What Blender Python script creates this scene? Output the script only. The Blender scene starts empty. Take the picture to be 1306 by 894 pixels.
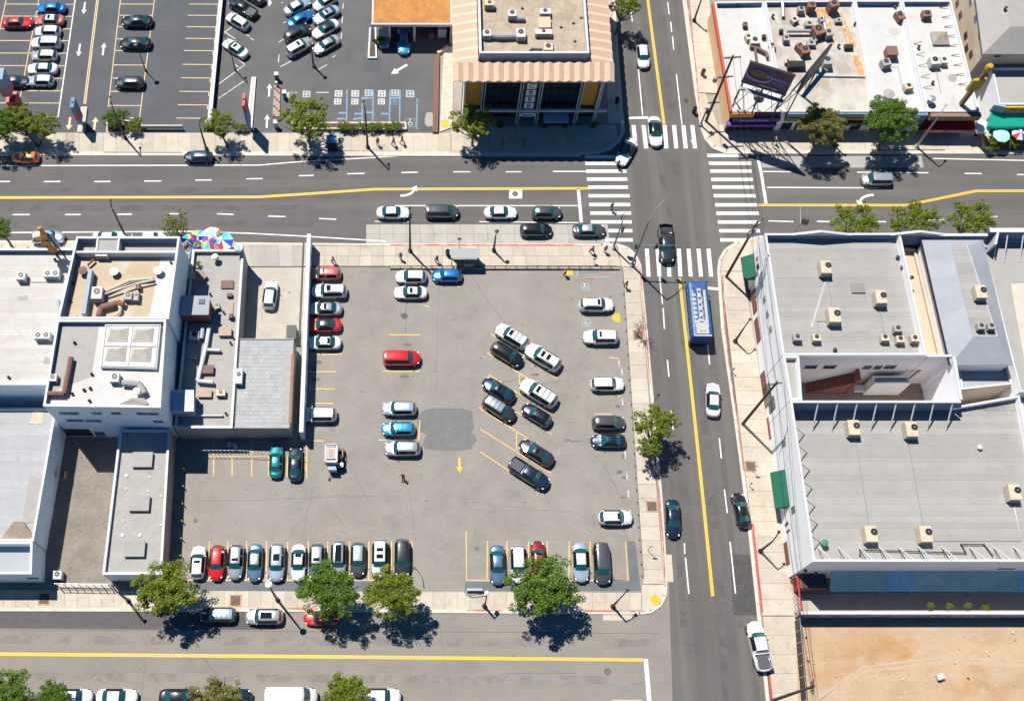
import bpy, bmesh, math, random
from mathutils import Vector
random.seed(7)
R = math.radians
sc = bpy.context.scene
COL = sc.collection
# ---------------------------------------------------------------- camera, world, sun, exposure
FPX, CX, CY, TILT, CAMH = 1440.0, 528.0, 447.0, R(22.73), 133.0
cam = bpy.data.cameras.new('camera'); camo = bpy.data.objects.new('camera', cam); COL.objects.link(camo)
cam.sensor_width = 36; cam.lens = FPX / 1306 * 36; cam.shift_x = (653 - CX) / 1306; cam.clip_end = 6000
camo.location = (0, 0, CAMH); camo.rotation_euler = (TILT, 0, 0); sc.camera = camo
SUN_EL, SUN_AZ = R(61.5), R(130)          # the sun stands in the north-west; shadows run to the south-east
w = bpy.data.worlds.new('World'); sc.world = w; w.use_nodes = True
nt = w.node_tree; bg = nt.nodes['Background']; bg.inputs[1].default_value = 0.053
sky = nt.nodes.new('ShaderNodeTexSky'); sky.sky_type = 'NISHITA'; sky.sun_disc = False
sky.sun_elevation = SUN_EL; sky.sun_rotation = math.pi / 2 - SUN_AZ; sky.ozone_density = 6; sky.dust_density = 0.1; sky.air_density = 1.1
hs_ = nt.nodes.new('ShaderNodeHueSaturation'); hs_.inputs['Saturation'].default_value = 1.32
nt.links.new(sky.outputs[0], hs_.inputs['Color']); nt.links.new(hs_.outputs[0], bg.inputs[0])
sd = bpy.data.lights.new('sun', 'SUN'); so = bpy.data.objects.new('sun', sd); COL.objects.link(so)
sd.energy = 5.0; sd.angle = R(0.5); sd.color = (1.0, 0.95, 0.865)
sv = Vector((math.cos(SUN_EL) * math.cos(SUN_AZ), math.cos(SUN_EL) * math.sin(SUN_AZ), math.sin(SUN_EL)))
so.rotation_euler = sv.to_track_quat('Z', 'Y').to_euler(); so.location = sv * 200
sc.view_settings.view_transform = 'Standard'; sc.view_settings.look = 'None'; sc.view_settings.exposure = 0.46; sc.view_settings.gamma = 1

def P(px, py, h=0.0):
    """ground plan position of a point seen at (px,py) that stands h metres above the street"""
    u = (px - CX) / FPX; v = -(py - CY) / FPX
    dy = math.sin(TILT) + v * math.cos(TILT); dz = -math.cos(TILT) + v * math.sin(TILT)
    t = (CAMH - h) / -dz
    return Vector((u * t, dy * t))
def P3(px, py, h, z=None):
    p = P(px, py, h); return Vector((p.x, p.y, h if z is None else z))
# ---------------------------------------------------------------- materials
MATS = {}
def _ramp(nt, fac, stops):
    r = nt.nodes.new('ShaderNodeValToRGB'); e = r.color_ramp.elements
    while len(e) < len(stops): e.new(0.5)
    for i, (p, c) in enumerate(stops): e[i].position = p; e[i].color = (*c, 1) if len(c) == 3 else c
    nt.links.new(fac, r.inputs[0]); return r
def mat(name, col, rough=0.8, metal=0.0, var=0.12, scale=1.5, fine=0.0, fscale=60, bump=0.0, coat=0.0, stain=None, st_amt=0.5, st_scale=0.25, st_pos=(0.55, 0.7), spec=0.5, streak=None, emit=0, trans=0):
    if name in MATS: return MATS[name]
    m = bpy.data.materials.new(name); MATS[name] = m; m.use_nodes = True
    nt = m.node_tree; b = nt.nodes['Principled BSDF']
    b.inputs['Roughness'].default_value = rough; b.inputs['Metallic'].default_value = metal
    b.inputs['Coat Weight'].default_value = coat; b.inputs['Coat Roughness'].default_value = 0.05
    b.inputs['Specular IOR Level'].default_value = spec
    geo = nt.nodes.new('ShaderNodeNewGeometry'); pos = geo.outputs['Position']
    n1 = nt.nodes.new('ShaderNodeTexNoise'); n1.inputs['Scale'].default_value = scale; n1.inputs['Detail'].default_value = 5; n1.inputs['Roughness'].default_value = 0.6
    nt.links.new(pos, n1.inputs['Vector'])
    lo = tuple(c * (1 - var) for c in col); hi = tuple(min(1, c * (1 + var)) for c in col)
    out = _ramp(nt, n1.outputs[0], [(0.3, lo), (0.7, hi)]).outputs[0]
    def mix(a, bcol, fac):
        x = nt.nodes.new('ShaderNodeMix'); x.data_type = 'RGBA'
        nt.links.new(a, x.inputs[6])
        if isinstance(bcol, tuple): x.inputs[7].default_value = (*bcol, 1)
        else: nt.links.new(bcol, x.inputs[7])
        nt.links.new(fac, x.inputs[0]); return x.outputs[2]
    if fine:
        n2 = nt.nodes.new('ShaderNodeTexNoise'); n2.inputs['Scale'].default_value = fscale / 34; n2.inputs['Detail'].default_value = 8; n2.inputs['Roughness'].default_value = 0.8
        nt.links.new(pos, n2.inputs['Vector'])
        r2 = _ramp(nt, n2.outputs[0], [(0.3, (1 - fine,) * 3), (0.7, (1 + fine,) * 3)])
        x = nt.nodes.new('ShaderNodeMix'); x.data_type = 'RGBA'; x.blend_type = 'MULTIPLY'; x.inputs[0].default_value = 1
        nt.links.new(out, x.inputs[6]); nt.links.new(r2.outputs[0], x.inputs[7]); out = x.outputs[2]
    if stain:
        n3 = nt.nodes.new('ShaderNodeTexNoise'); n3.inputs['Scale'].default_value = st_scale; n3.inputs['Detail'].default_value = 7; n3.inputs['Roughness'].default_value = 0.65; n3.inputs['Distortion'].default_value = 0.6
        nt.links.new(pos, n3.inputs['Vector'])
        r3 = _ramp(nt, n3.outputs[0], [(st_pos[0], (0, 0, 0)), (st_pos[1], (st_amt,) * 3)])
        out = mix(out, stain, r3.outputs[0])
    if streak:      # (colour, axis scales) long worn tracks
        mp = nt.nodes.new('ShaderNodeMapping'); mp.inputs['Scale'].default_value = streak[1]; nt.links.new(pos, mp.inputs[0])
        n4 = nt.nodes.new('ShaderNodeTexNoise'); n4.inputs['Scale'].default_value = 1; n4.inputs['Detail'].default_value = 4
        nt.links.new(mp.outputs[0], n4.inputs['Vector'])
        r4 = _ramp(nt, n4.outputs[0], [(0.42, (0, 0, 0)), (0.68, (streak[2],) * 3)])
        out = mix(out, streak[0], r4.outputs[0])
    nt.links.new(out, b.inputs['Base Color'])
    if bump:
        n5 = nt.nodes.new('ShaderNodeTexNoise'); n5.inputs['Scale'].default_value = 14; n5.inputs['Detail'].default_value = 6
        nt.links.new(pos, n5.inputs['Vector']); bp = nt.nodes.new('ShaderNodeBump'); bp.inputs['Strength'].default_value = bump; bp.inputs['Distance'].default_value = 0.03
        nt.links.new(n5.outputs[0], bp.inputs['Height']); nt.links.new(bp.outputs[0], b.inputs['Normal'])
    if emit:
        b.inputs['Emission Color'].default_value = (*col, 1); b.inputs['Emission Strength'].default_value = emit
    return m
def worn(name, col, under, amt=0.35):
    """traffic paint with the asphalt showing through"""
    if name in MATS: return MATS[name]
    m = mat(name, col, 0.6, var=0.06, scale=3, stain=under, st_amt=0.75, st_scale=2.2, st_pos=(0.72 - amt * 0.35, 0.8 - amt * 0.2))
    return m
ROADC, LOTC, DARKLOT = (0.098, 0.094, 0.09), (0.235, 0.215, 0.19), (0.08, 0.085, 0.094)
m_ground = mat('dry ground', (0.26, 0.235, 0.2), 0.95, var=0.25, scale=0.08, fine=0.2)
m_roadA = mat('boulevard asphalt', ROADC, 0.9, var=0.12, scale=0.12, fine=0.22, fscale=160, bump=0.3, stain=(0.05, 0.05, 0.05), st_amt=0.35, st_scale=0.12, streak=((0.14, 0.134, 0.126), (0.015, 0.55, 1), 0.6))
m_roadB = mat('avenue asphalt', (0.098, 0.092, 0.088), 0.9, var=0.12, scale=0.12, fine=0.22, fscale=160, bump=0.3, stain=(0.05, 0.05, 0.05), st_amt=0.4, st_scale=0.15, streak=((0.155, 0.143, 0.13), (0.6, 0.02, 1), 0.65))
m_roadC = mat('side street asphalt', (0.215, 0.196, 0.172), 0.92, var=0.1, scale=0.15, fine=0.16, fscale=160, bump=0.3, stain=(0.15, 0.14, 0.125), st_amt=0.4, st_scale=0.2, streak=((0.24, 0.22, 0.195), (0.02, 0.5, 1), 0.5))
m_patch = mat('new asphalt patch', (0.088, 0.084, 0.082), 0.9, var=0.1, fine=0.15, fscale=160)
m_lot = mat('aged lot asphalt', LOTC, 0.93, var=0.12, scale=0.35, fine=0.2, fscale=140, bump=0.35, stain=(0.14, 0.13, 0.12), st_amt=0.5, st_scale=0.4, st_pos=(0.57, 0.75), streak=((0.28, 0.262, 0.24), (0.12, 0.05, 1), 0.4))
m_lotstain = mat('dark sealed asphalt', (0.155, 0.15, 0.148), 0.9, var=0.1, scale=0.8, fine=0.18, fscale=140)
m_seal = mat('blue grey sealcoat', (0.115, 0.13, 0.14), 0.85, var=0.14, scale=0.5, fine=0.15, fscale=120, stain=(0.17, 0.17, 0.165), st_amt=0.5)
m_dark = mat('dark lot asphalt', DARKLOT, 0.9, var=0.12, scale=0.2, fine=0.22, fscale=150, bump=0.3, stain=(0.12, 0.12, 0.125), st_amt=0.45, st_scale=0.1, st_pos=(0.55, 0.7))
m_dark2 = mat('worn lot asphalt', (0.1, 0.1, 0.101), 0.9, var=0.13, scale=0.2, fine=0.22, fscale=150, bump=0.3, stain=(0.14, 0.138, 0.135), st_amt=0.5, st_scale=0.12, st_pos=(0.55, 0.7))
m_alley = mat('gritty yard asphalt', (0.205, 0.18, 0.15), 0.95, var=0.16, scale=0.5, fine=0.3, fscale=90, stain=(0.3, 0.27, 0.23), st_amt=0.4)
m_dirt = mat('bare dirt', (0.41, 0.295, 0.19), 0.98, var=0.12, scale=0.25, fine=0.14, fscale=100, bump=0.8, stain=(0.36, 0.19, 0.07), st_amt=0.85, st_scale=0.13, st_pos=(0.5, 0.68), streak=((0.44, 0.35, 0.25), (.05, .6, 1), .5))
m_slab = [mat('sidewalk concrete %d' % i, c, 0.9, var=0.07, scale=0.8, fine=0.1, fscale=120, stain=(0.27, 0.22, 0.165), st_amt=0.5, st_scale=0.6) for i, c in enumerate([(0.465, 0.405, 0.325), (0.445, 0.385, 0.305), (0.485, 0.425, 0.345), (0.415, 0.37, 0.305)])]
m_padc = [mat('bus pad concrete %d' % i, c, 0.9, var=0.08, scale=0.6, fine=0.1, fscale=120, stain=(0.25, 0.235, 0.21), st_amt=0.5, st_scale=0.35) for i, c in enumerate([(0.36, 0.34, 0.305), (0.335, 0.315, 0.285), (0.38, 0.36, 0.32)])]
m_base = mat('slab joint mortar', (0.2, 0.18, 0.15), 0.95)
m_kerb = mat('kerb concrete', (0.52, 0.475, 0.405), 0.9, var=0.1, scale=1.2, fine=0.1)
m_redk = mat('red kerb paint', (0.42, 0.07, 0.05), 0.7, var=0.2, scale=2, stain=(0.45, 0.36, 0.3), st_amt=0.8, st_scale=0.6, st_pos=(0.45, 0.6))
m_redk2 = mat('fresh red kerb paint', (0.6, 0.03, 0.03), 0.6, var=0.1)
m_white = worn('white road paint', (0.66, 0.655, 0.63), (.16, .155, .15), 0.42)
m_whiteold = worn('old white road paint', (0.5, 0.5, 0.48), (0.1, 0.1, 0.1), 0.65)
m_yel = worn('yellow centre line paint', (0.72, 0.43, 0.03), ROADC, 0.1)
m_yelt = worn('faded yellow stall paint', (0.6, 0.45, 0.22), (0.14, 0.13, 0.12), 0.5)
m_yellot = worn('yellow stall paint', (0.68, 0.42, 0.1), LOTC, 0.45)
m_bluep = worn('blue stall paint', (0.12, 0.27, 0.42), (0.1, 0.1, 0.1), 0.8)
m_bluefaint = worn('worn pale blue paint', (0.3, 0.37, 0.4), LOTC, 0.6)
m_tact = mat('yellow tactile pad', (0.62, 0.38, 0.02), 0.7, var=0.08)
# building and object materials
m_whitew = mat('white painted wall', (0.86, 0.86, 0.87), 0.85, var=0.05, scale=0.4, stain=(0.66, 0.65, 0.66), st_amt=0.4, st_scale=0.5)
m_pinkw = mat('pale rendered wall', (0.68, 0.63, 0.62), 0.85, var=0.06, scale=0.5)
m_bluew = mat('pale blue grey wall', (0.64, 0.76, 0.84), 0.85, var=0.1, scale=0.5, stain=(0.42, 0.48, 0.56), st_amt=0.4)
m_greyw = mat('grey rendered wall', (0.33, 0.32, 0.31), 0.9, var=0.12, scale=0.6, stain=(0.22, 0.2, 0.19), st_amt=0.4)
m_tanw = mat('tan block wall', (0.4, 0.3, 0.235), 0.9, var=0.1, scale=1)
m_beigew = mat('beige rendered wall', (0.5, 0.4, 0.3), 0.9, var=0.07, scale=0.6)
m_orangew = mat('orange beige wall', (0.66, 0.42, 0.22), 0.9, var=0.08, scale=0.6)
m_redw = mat('red painted coping', (0.5, 0.07, 0.03), 0.8, var=0.1)
m_brownp = mat('maroon brown panel', (0.2, 0.07, 0.055), 0.8, var=0.1)
m_roofw = [mat('white roof sheet %d' % i, c, 0.85, var=0.05, scale=0.5, fine=0.05, stain=(0.33, 0.28, 0.23), st_amt=0.45, st_scale=0.5, st_pos=(0.5, 0.72)) for i, c in enumerate([(0.45, 0.43, 0.405), (0.475, 0.455, 0.43), (0.425, 0.405, 0.38)])]
m_roofww = mat('bright white roof coating', (0.475, 0.472, 0.46), 0.8, var=0.05, scale=0.5, fine=.05, stain=(0.33, 0.27, 0.21), st_amt=0.4, st_scale=0.3, st_pos=(0.55, 0.72))
m_roofdirty = mat('dirty white roof coating', (0.45, 0.43, 0.39), 0.85, var=0.12, scale=0.6, stain=(0.3, 0.25, 0.195), st_amt=0.8, st_scale=0.28, st_pos=(0.46, 0.6), streak=((0.36, 0.3, 0.235), (0.5, 0.08, 1), 0.6))
m_rust = mat('rust orange roof stain', (0.48, 0.25, 0.09), 0.85, var=0.25, scale=1.5, stain=(0.5, 0.46, 0.4), st_amt=1, st_scale=0.9, st_pos=(0.5, 0.58))
m_seam = mat('roof seam', (0.2, 0.17, 0.14), 0.9, var=0.3, scale=1.5, stain=(0.38, 0.36, 0.33), st_amt=1, st_scale=.8, st_pos=(.42, .55))
m_seamg = mat('grey roof seam', (0.2, 0.195, 0.185), 0.9, var=0.2, scale=1.5, stain=(0.28, 0.275, 0.26), st_amt=1, st_scale=.8, st_pos=(.42, .55))
m_L2 = [mat('pale weathered roof %d' % i, c, 0.88, var=0.06, scale=0.5, fine=0.06, stain=(0.26, 0.24, 0.21), st_amt=0.4, st_scale=0.5) for i, c in enumerate([(0.345, 0.35, 0.36), (0.36, 0.365, 0.372), (0.33, 0.336, 0.348)])]
m_roofg = [mat('grey roof sheet %d' % i, c, 0.9, var=0.05, scale=0.5, fine=0.06, fscale=140, stain=(0.22, 0.2, 0.18), st_amt=0.35, st_scale=0.35, st_pos=(0.52, 0.76)) for i, c in enumerate([(0.3, 0.292, 0.278), (0.315, 0.306, 0.292), (0.285, 0.277, 0.263)])]
m_roofbg = [mat('blue grey roof sheet %d' % i, c, 0.85, var=0.05, scale=0.5, fine=0.05) for i, c in enumerate([(0.3, 0.318, 0.35), (0.312, 0.33, 0.362), (0.29, 0.308, 0.34)])]
m_rooftan = mat('tan roof coating', (0.43, 0.34, 0.235), 0.9, var=0.08, scale=0.4, fine=0.08, stain=(0.5, 0.47, 0.42), st_amt=0.7, st_scale=0.15, st_pos=(0.55, 0.68))
m_roofsand = mat('sandy gravel roof', (0.36, 0.29, 0.215), 0.95, var=0.16, scale=0.7, fine=0.28, fscale=90, stain=(0.24, 0.185, 0.13), st_amt=0.5, st_scale=0.4)
m_roofconc = mat('pale grey roof', (0.32, 0.308, 0.29), 0.9, var=0.07, scale=0.6, fine=0.08, stain=(0.24, 0.22, 0.195), st_amt=0.4)
m_rooforange = mat('orange brown canopy roof', (0.42, 0.18, 0.045), 0.85, var=0.2, scale=0.8, fine=.2, stain=(0.22, 0.12, 0.07), st_amt=0.8, st_scale=0.6, st_pos=(0.55, 0.7))
m_shingle = mat('grey shingle', (0.335, 0.343, 0.345), 0.9, var=0.12, scale=1.2)
m_salmon = mat('salmon roof panel', (0.62, 0.42, 0.3), 0.75, var=0.08, scale=1.5, stain=(0.48, 0.32, 0.24), st_amt=0.4, st_scale=1.2)
m_coping = mat('white metal coping', (0.5, 0.51, 0.53), 0.6, var=0.05)
m_shading = mat('blue parapet lining', (0.1, 0.17, 0.29), 0.8, var=0.12)  # blue shade of the inner parapet faces, put into the colour
m_bluegreyc = mat('blue grey parapet', (0.3, 0.36, 0.45), 0.8, var=0.08)
m_cyanroof = [mat('blue awning panel %d' % i, c, 0.6, var=0.16, scale=0.5, stain=(.3, .4, .4), st_amt=.5, st_scale=.5) for i, c in enumerate([(0.5, 0.6, 0.5), (0.4, 0.6, 0.7), (0.52, 0.62, 0.52)])]
m_glass = mat('dark window glass', (0.02, 0.03, 0.035), 0.08, var=0.1, spec=0.8)
m_sideglass = mat('side window glass', (0.006, 0.012, 0.015), 0.12, var=0.05, spec=0.35)
m_carglass = mat('car glass', (0.015, 0.07, 0.075), 0.06, var=0.05, spec=1.0, coat=1.0)
m_bglass = mat('blue window glass', (0.09, 0.14, 0.19), 0.15, var=0.1, spec=0.8)
m_frame = mat('window frame metal', (0.3, 0.31, 0.32), 0.5, 0.3)
m_black = mat('black metal', (0.02, 0.02, 0.022), 0.5, 0.2)
m_rubber = mat('tyre rubber', (0.02, 0.02, 0.02), 0.8)
m_rim = mat('alloy rim', (0.4, 0.41, 0.42), 0.35, 0.8)
m_steel = mat('galvanised steel', (0.42, 0.43, 0.44), 0.45, 0.6, var=0.1)
m_wood = mat('weathered pole wood', (0.09, 0.065, 0.05), 0.9, var=0.25, scale=3)
m_acb = mat('cream unit casing', (0.52, 0.44, 0.32), 0.6, var=0.14, scale=2, stain=(.3, .22, .14), st_amt=.5, st_scale=1.2)
m_acg = mat('grey unit casing', (0.3, 0.3, 0.3), 0.6, var=0.1)
m_acw = mat('white unit casing', (0.5, 0.5, 0.49), 0.6, var=0.06)
m_duct = mat('rusty brown duct', (0.2, 0.1, 0.075), 0.8, var=0.2, scale=2)
m_red = mat('brick red', (0.17, 0.085, 0.065), 0.85, var=0.15)
m_head = mat('headlight lens', (0.75, 0.78, 0.8), 0.1, var=0.02, spec=0.9)
m_tail = mat('tail light lens', (0.5, 0.01, 0.01), 0.15, var=0.02)
m_bark = mat('tree bark', (0.13, 0.1, 0.075), 0.95, var=0.2, scale=4)
m_soil = mat('planter soil', (0.1, 0.07, 0.05), 0.95, var=0.2)
m_skin = mat('skin', (0.42, 0.25, 0.17), 0.6)
m_hair = mat('dark hair', (0.02, 0.015, 0.01), 0.7)
def flat(name, c, rough=0.7): return mat(name, c, rough, var=0.05)
def leafmat(name, c1, c2):
    m = bpy.data.materials.new(name); m.use_nodes = True; nt = m.node_tree; b = nt.nodes['Principled BSDF']
    g = nt.nodes.new('ShaderNodeNewGeometry'); r = _ramp(nt, g.outputs['Random Per Island'], [(0.0, c1), (1.0, c2)])
    nt.links.new(r.outputs[0], b.inputs['Base Color']); b.inputs['Roughness'].default_value = 0.55; b.inputs['Specular IOR Level'].default_value = 0.3
    tr = nt.nodes.new('ShaderNodeBsdfTranslucent'); nt.links.new(r.outputs[0], tr.inputs[0])
    mx = nt.nodes.new('ShaderNodeMixShader'); mx.inputs[0].default_value = 0.32
    nt.links.new(b.outputs[0], mx.inputs[1]); nt.links.new(tr.outputs[0], mx.inputs[2]); nt.links.new(mx.outputs[0], nt.nodes['Material Output'].inputs[0]); return m
m_leaf = [leafmat('bright olive leaves', (0.09, 0.125, 0.008), (0.27, 0.33, 0.022)), leafmat('deep green leaves', (0.05, 0.11, 0.01), (0.17, 0.29, 0.025)), leafmat('yellow green leaves', (0.1, 0.14, 0.012), (0.29, 0.34, 0.03)), leafmat('dusty mauve green leaves', (0.12, 0.13, 0.025), (0.29, 0.28, 0.06))]
# ---------------------------------------------------------------- mesh builder
class B:
    def __init__(s): s.v = []; s.f = []
    def add(s, vs, fs):
        n = len(s.v); s.v += [tuple(x) for x in vs]; s.f += [tuple(i + n for i in f) for f in fs]; return s
    def box(s, c, d, rz=0.0, tilt=None):
        x, y, z = (k / 2 for k in d); cs, sn = math.cos(rz), math.sin(rz); vs = []
        for a in (-x, x):
            for b in (-y, y):
                for e in (-z, z): vs.append((c[0] + a * cs - b * sn, c[1] + a * sn + b * cs, c[2] + e))
        return s.add(vs, [(0, 1, 3, 2), (4, 6, 7, 5), (0, 4, 5, 1), (2, 3, 7, 6), (0, 2, 6, 4), (1, 5, 7, 3)])
    def prism(s, poly, z0, z1, z1s=None):
        n = len(poly); a = sum(poly[i][0] * poly[(i + 1) % n][1] - poly[(i + 1) % n][0] * poly[i][1] for i in range(n))
        if a < 0: poly = list(poly)[::-1]; z1s = z1s[::-1] if z1s else None
        z1s = z1s or [z1] * n
        vs = [(p[0], p[1], z0) for p in poly] + [(p[0], p[1], z) for p, z in zip(poly, z1s)]
        fs = [tuple(range(n))[::-1], tuple(range(n, 2 * n))] + [(i, (i + 1) % n, n + (i + 1) % n, n + i) for i in range(n)]
        return s.add(vs, fs)
    def sheet(s, pts3): return s.add(pts3, [tuple(range(len(pts3)))])
    def tube(s, path, r, n=8, cap=True):
        path = [Vector(p) for p in path]; rs = r if isinstance(r, (list, tuple)) else [r] * len(path); base = len(s.v); vs = []
        for i, p in enumerate(path):
            d = (path[min(i + 1, len(path) - 1)] - path[max(i - 1, 0)])
            d = d.normalized() if d.length > 1e-6 else Vector((0, 0, 1))
            u = d.cross(Vector((0, 0, 1)) if abs(d.z) < 0.9 else Vector((1, 0, 0))).normalized(); v = d.cross(u)
            for k in range(n):
                a = 2 * math.pi * k / n; vs.append(p + (u * math.cos(a) + v * math.sin(a)) * rs[i])
        fs = [(i * n + k, i * n + (k + 1) % n, (i + 1) * n + (k + 1) % n, (i + 1) * n + k) for i in range(len(path) - 1) for k in range(n)]
        if cap: fs += [tuple(range(n)), tuple((len(path) - 1) * n + k for k in range(n))[::-1]]
        return s.add(vs, fs)
    def cyl(s, c, r, h, n=16, axis='z', r2=None):
        d = {'z': (0, 0, h), 'x': (h, 0, 0), 'y': (0, h, 0)}[axis]
        return s.tube([c, (c[0] + d[0], c[1] + d[1], c[2] + d[2])], [r, r if r2 is None else r2], n)
    def lathe(s, c, prof, n=16):
        vs = []; fs = []; m = len(prof)
        for k in range(n):
            a = 2 * math.pi * k / n
            for r, z in prof: vs.append((c[0] + r * math.cos(a), c[1] + r * math.sin(a), c[2] + z))
        for k in range(n):
            for j in range(m - 1): fs.append((k * m + j, ((k + 1) % n) * m + j, ((k + 1) % n) * m + j + 1, k * m + j + 1))
        return s.add(vs, fs)
    def mesh(s, name, m=None, smooth=False, off=(0, 0, 0)):
        me = bpy.data.meshes.new(name); me.from_pydata([(x - off[0], y - off[1], z - off[2]) for x, y, z in s.v], [], s.f)
        if smooth: me.polygons.foreach_set('use_smooth', [True] * len(me.polygons))
        if m: me.materials.append(m)
        me.update(); return me
def link(name, data, parent=None, loc=None, rz=None):
    o = bpy.data.objects.new(name, data); COL.objects.link(o)
    if parent: o.parent = parent
    if loc is not None: o.location = loc
    if rz is not None: o.rotation_euler = (0, 0, rz)
    return o
def part(name, b, m, parent, smooth=False, label=None):
    """geometry given in world coordinates, stored relative to its thing"""
    off = (0, 0, 0); q = parent
    while q is not None: off = (off[0] + q.location[0], off[1] + q.location[1], off[2] + q.location[2]); q = q.parent
    o = link(name, b.mesh(name, m, smooth, off), parent)
    if label: o['label'] = label
    return o
def thing(name, label, cat, loc=(0, 0, 0), group=None, rz=0):
    o = link(name, None, None, loc, rz); o.empty_display_size = 0.3; o['label'] = label; o['category'] = cat
    if group: o['group'] = group
    return o
def tag(o, label=None, cat=None, group=None, kind=None):
    for k, v in (('label', label), ('category', cat), ('group', group), ('kind', kind)):
        if v: o[k] = v
    return o
def struct(name, b=None, m=None):
    o = part(name, b, m, None) if b else link(name, None)
    o['kind'] = 'structure'; return o
def bezel(o, w=0.03, seg=2):
    md = o.modifiers.new('soft edges', 'BEVEL'); md.width = w; md.segments = seg; md.limit_method = 'ANGLE'; return o
def text(name, s, m, parent, loc, size, rot=(0, 0, 0), ext=0.02, ax='CENTER'):
    c = bpy.data.curves.new(name, 'FONT'); c.body = s; c.size = size; c.extrude = ext; c.align_x = ax; c.align_y = 'CENTER'; c.resolution_u = 2; c.materials.append(m)
    off = Vector((0, 0, 0)); q = parent
    while q is not None: off += q.location; q = q.parent
    tmp = bpy.data.objects.new('tmp', c); COL.objects.link(tmp); me = bpy.data.meshes.new_from_object(tmp.evaluated_get(bpy.context.evaluated_depsgraph_get())); bpy.data.objects.remove(tmp); me.name = name
    if not me.materials: me.materials.append(m)
    o = link(name, me, parent, Vector(loc) - off); o.rotation_euler = rot; return o
def inset(poly, d):
    n = len(poly); a = sum(poly[i][0] * poly[(i + 1) % n][1] - poly[(i + 1) % n][0] * poly[i][1] for i in range(n))
    sg = 1 if a > 0 else -1; out = []
    for i in range(n):
        p0, p1, p2 = Vector(poly[i - 1][:2]), Vector(poly[i][:2]), Vector(poly[(i + 1) % n][:2])
        e1 = (p1 - p0).normalized(); e2 = (p2 - p1).normalized()
        n1 = Vector((-e1.y, e1.x)) * sg; n2 = Vector((-e2.y, e2.x)) * sg
        b = n1 + n2; k = max(0.25, 1 + n1.dot(n2)); out.append(p1 + b * (d / k))
    return out
def lerp(a, b, t): return a + (b - a) * t
def quadpt(q, u, v): return lerp(lerp(q[0], q[1], u), lerp(q[3], q[2], u), v)
# ================================================================ THE GROUND
g = struct('ground', B().sheet([(-1500, -900, -0.02), (1500, -900, -0.02), (1500, 2500, -0.02), (-1500, 2500, -0.02)]), m_ground)
def area(name, pts, z, m, parent=None, label=None):
    q = [P3(x, y, 0, z) for x, y in pts]
    if parent: return part(name, B().sheet(q), m, parent, label=label)
    return struct(name, B().sheet(q), m)
roadA = area('road', [(-250, 194), (-250, 312), (467, 312), (800, 330), (925, 330), (940, 330), (1560, 330), (1560, 190), (935, 190), (905, 172), (790, 172), (760, 194)], 0.004, m_roadA)
roadB = area('avenue', [(760, -120), (857, -120), (872, 0), (896, 168), (940, 330), (940, 545), (955, 650), (968, 770), (985, 894), (1000, 1010), (850, 1010), (848, 770), (843, 640), (832, 519), (822, 418), (806, 330), (794, 168), (782, 0)], 0.008, m_roadB)
roadC = area('side_street', [(-250, 776), (400, 777), (832, 782), (853, 745), (858, 900), (-250, 905)], 0.012, m_roadC)
area('asphalt_patch', [(-250, 779), (190, 779), (350, 779), (352, 803), (190, 802.5), (-250, 799)], 0.016, m_patch, roadC)
area('asphalt_patch', [(931, 706), (962, 708), (971, 785), (935, 784)], 0.012, mat('trench asphalt', (0.066, 0.063, 0.062), 0.9, fine=0.2), roadB)
area('concrete_pad', [(970, 200), (1175, 199), (1178, 214), (972, 214)], 0.012, m_roofconc, roadA)
# lots
lot = area('parking_lot', [(378, 341), (793, 341), (800, 400), (815, 700), (819, 755), (215, 755), (215, 550), (378, 550)], 0.006, m_lot)
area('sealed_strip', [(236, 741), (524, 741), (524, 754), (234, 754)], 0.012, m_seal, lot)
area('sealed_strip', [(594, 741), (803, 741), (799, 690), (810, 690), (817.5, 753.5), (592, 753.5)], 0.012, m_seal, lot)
def blob(cx, cy, rx, ry, n, jit, seed):
    rr = random.Random(seed); return [(cx + rx * (1 + rr.uniform(-jit, jit)) * math.copysign(abs(math.cos(a)) ** .6, math.cos(a)), cy + ry * (1 + rr.uniform(-jit, jit)) * math.copysign(abs(math.sin(a)) ** .6, math.sin(a))) for a in [2 * math.pi * k / n for k in range(n)]]
area('dark_patch', blob(569, 538, 36, 18, 22, .04, 1), 0.010, m_lotstain, lot)
area('dark_patch', blob(573, 562, 33, 13, 18, .08, 2), 0.014, m_lotstain, lot)
for i, (x, y, a, b) in enumerate([(404, 462, 9, 3), (402, 484, 8, 3), (519, 440, 8, 2), (516, 480, 9, 3), (682, 478, 9, 2), (788, 518, 4, 3), (796, 582, 5, 3), (790, 602, 6, 3), (796, 609, 5, 2.5), (795, 634, 5, 2), (249, 664, 4, 4), (608, 700, 4, 3), (400, 470, 5, 4), (513, 402, 3, 3)]):
    area('oil_stain', blob(x, y, a * .7, b * .7, 11, .35, i + 5), 0.0105 + i * 0.0002, mat('oil stained asphalt', (0.13, 0.118, 0.108), 0.85, var=0.25, scale=4), lot)
ulot = area('dark_parking_lot', [(-250, -120), (288, -120), (286, 0), (270, 164), (268, 171), (-250, 171)], 0.006, m_dark)
mlot = area('middle_parking_lot', [(289, -120), (585, -120), (577, 60), (555, 68), (552, 171), (269, 171), (271, 164), (287, 0)], 0.0065, m_dark2)
area('dark_patch', [(463, 73), (486, 73), (487, 92), (463, 92)], 0.012, m_dark, mlot)
area('dark_patch', [(540, 144), (556, 144), (556, 168), (536, 168)], 0.012, m_dark, mlot)
area('pale_patch', blob(548, 153, 6, 9, 14, .12, 9), 0.016, m_roofconc, mlot)
area('dark_patch', [(394, 70), (409, 77), (405, 85), (390, 83)], 0.012, m_dark, mlot)
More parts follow.
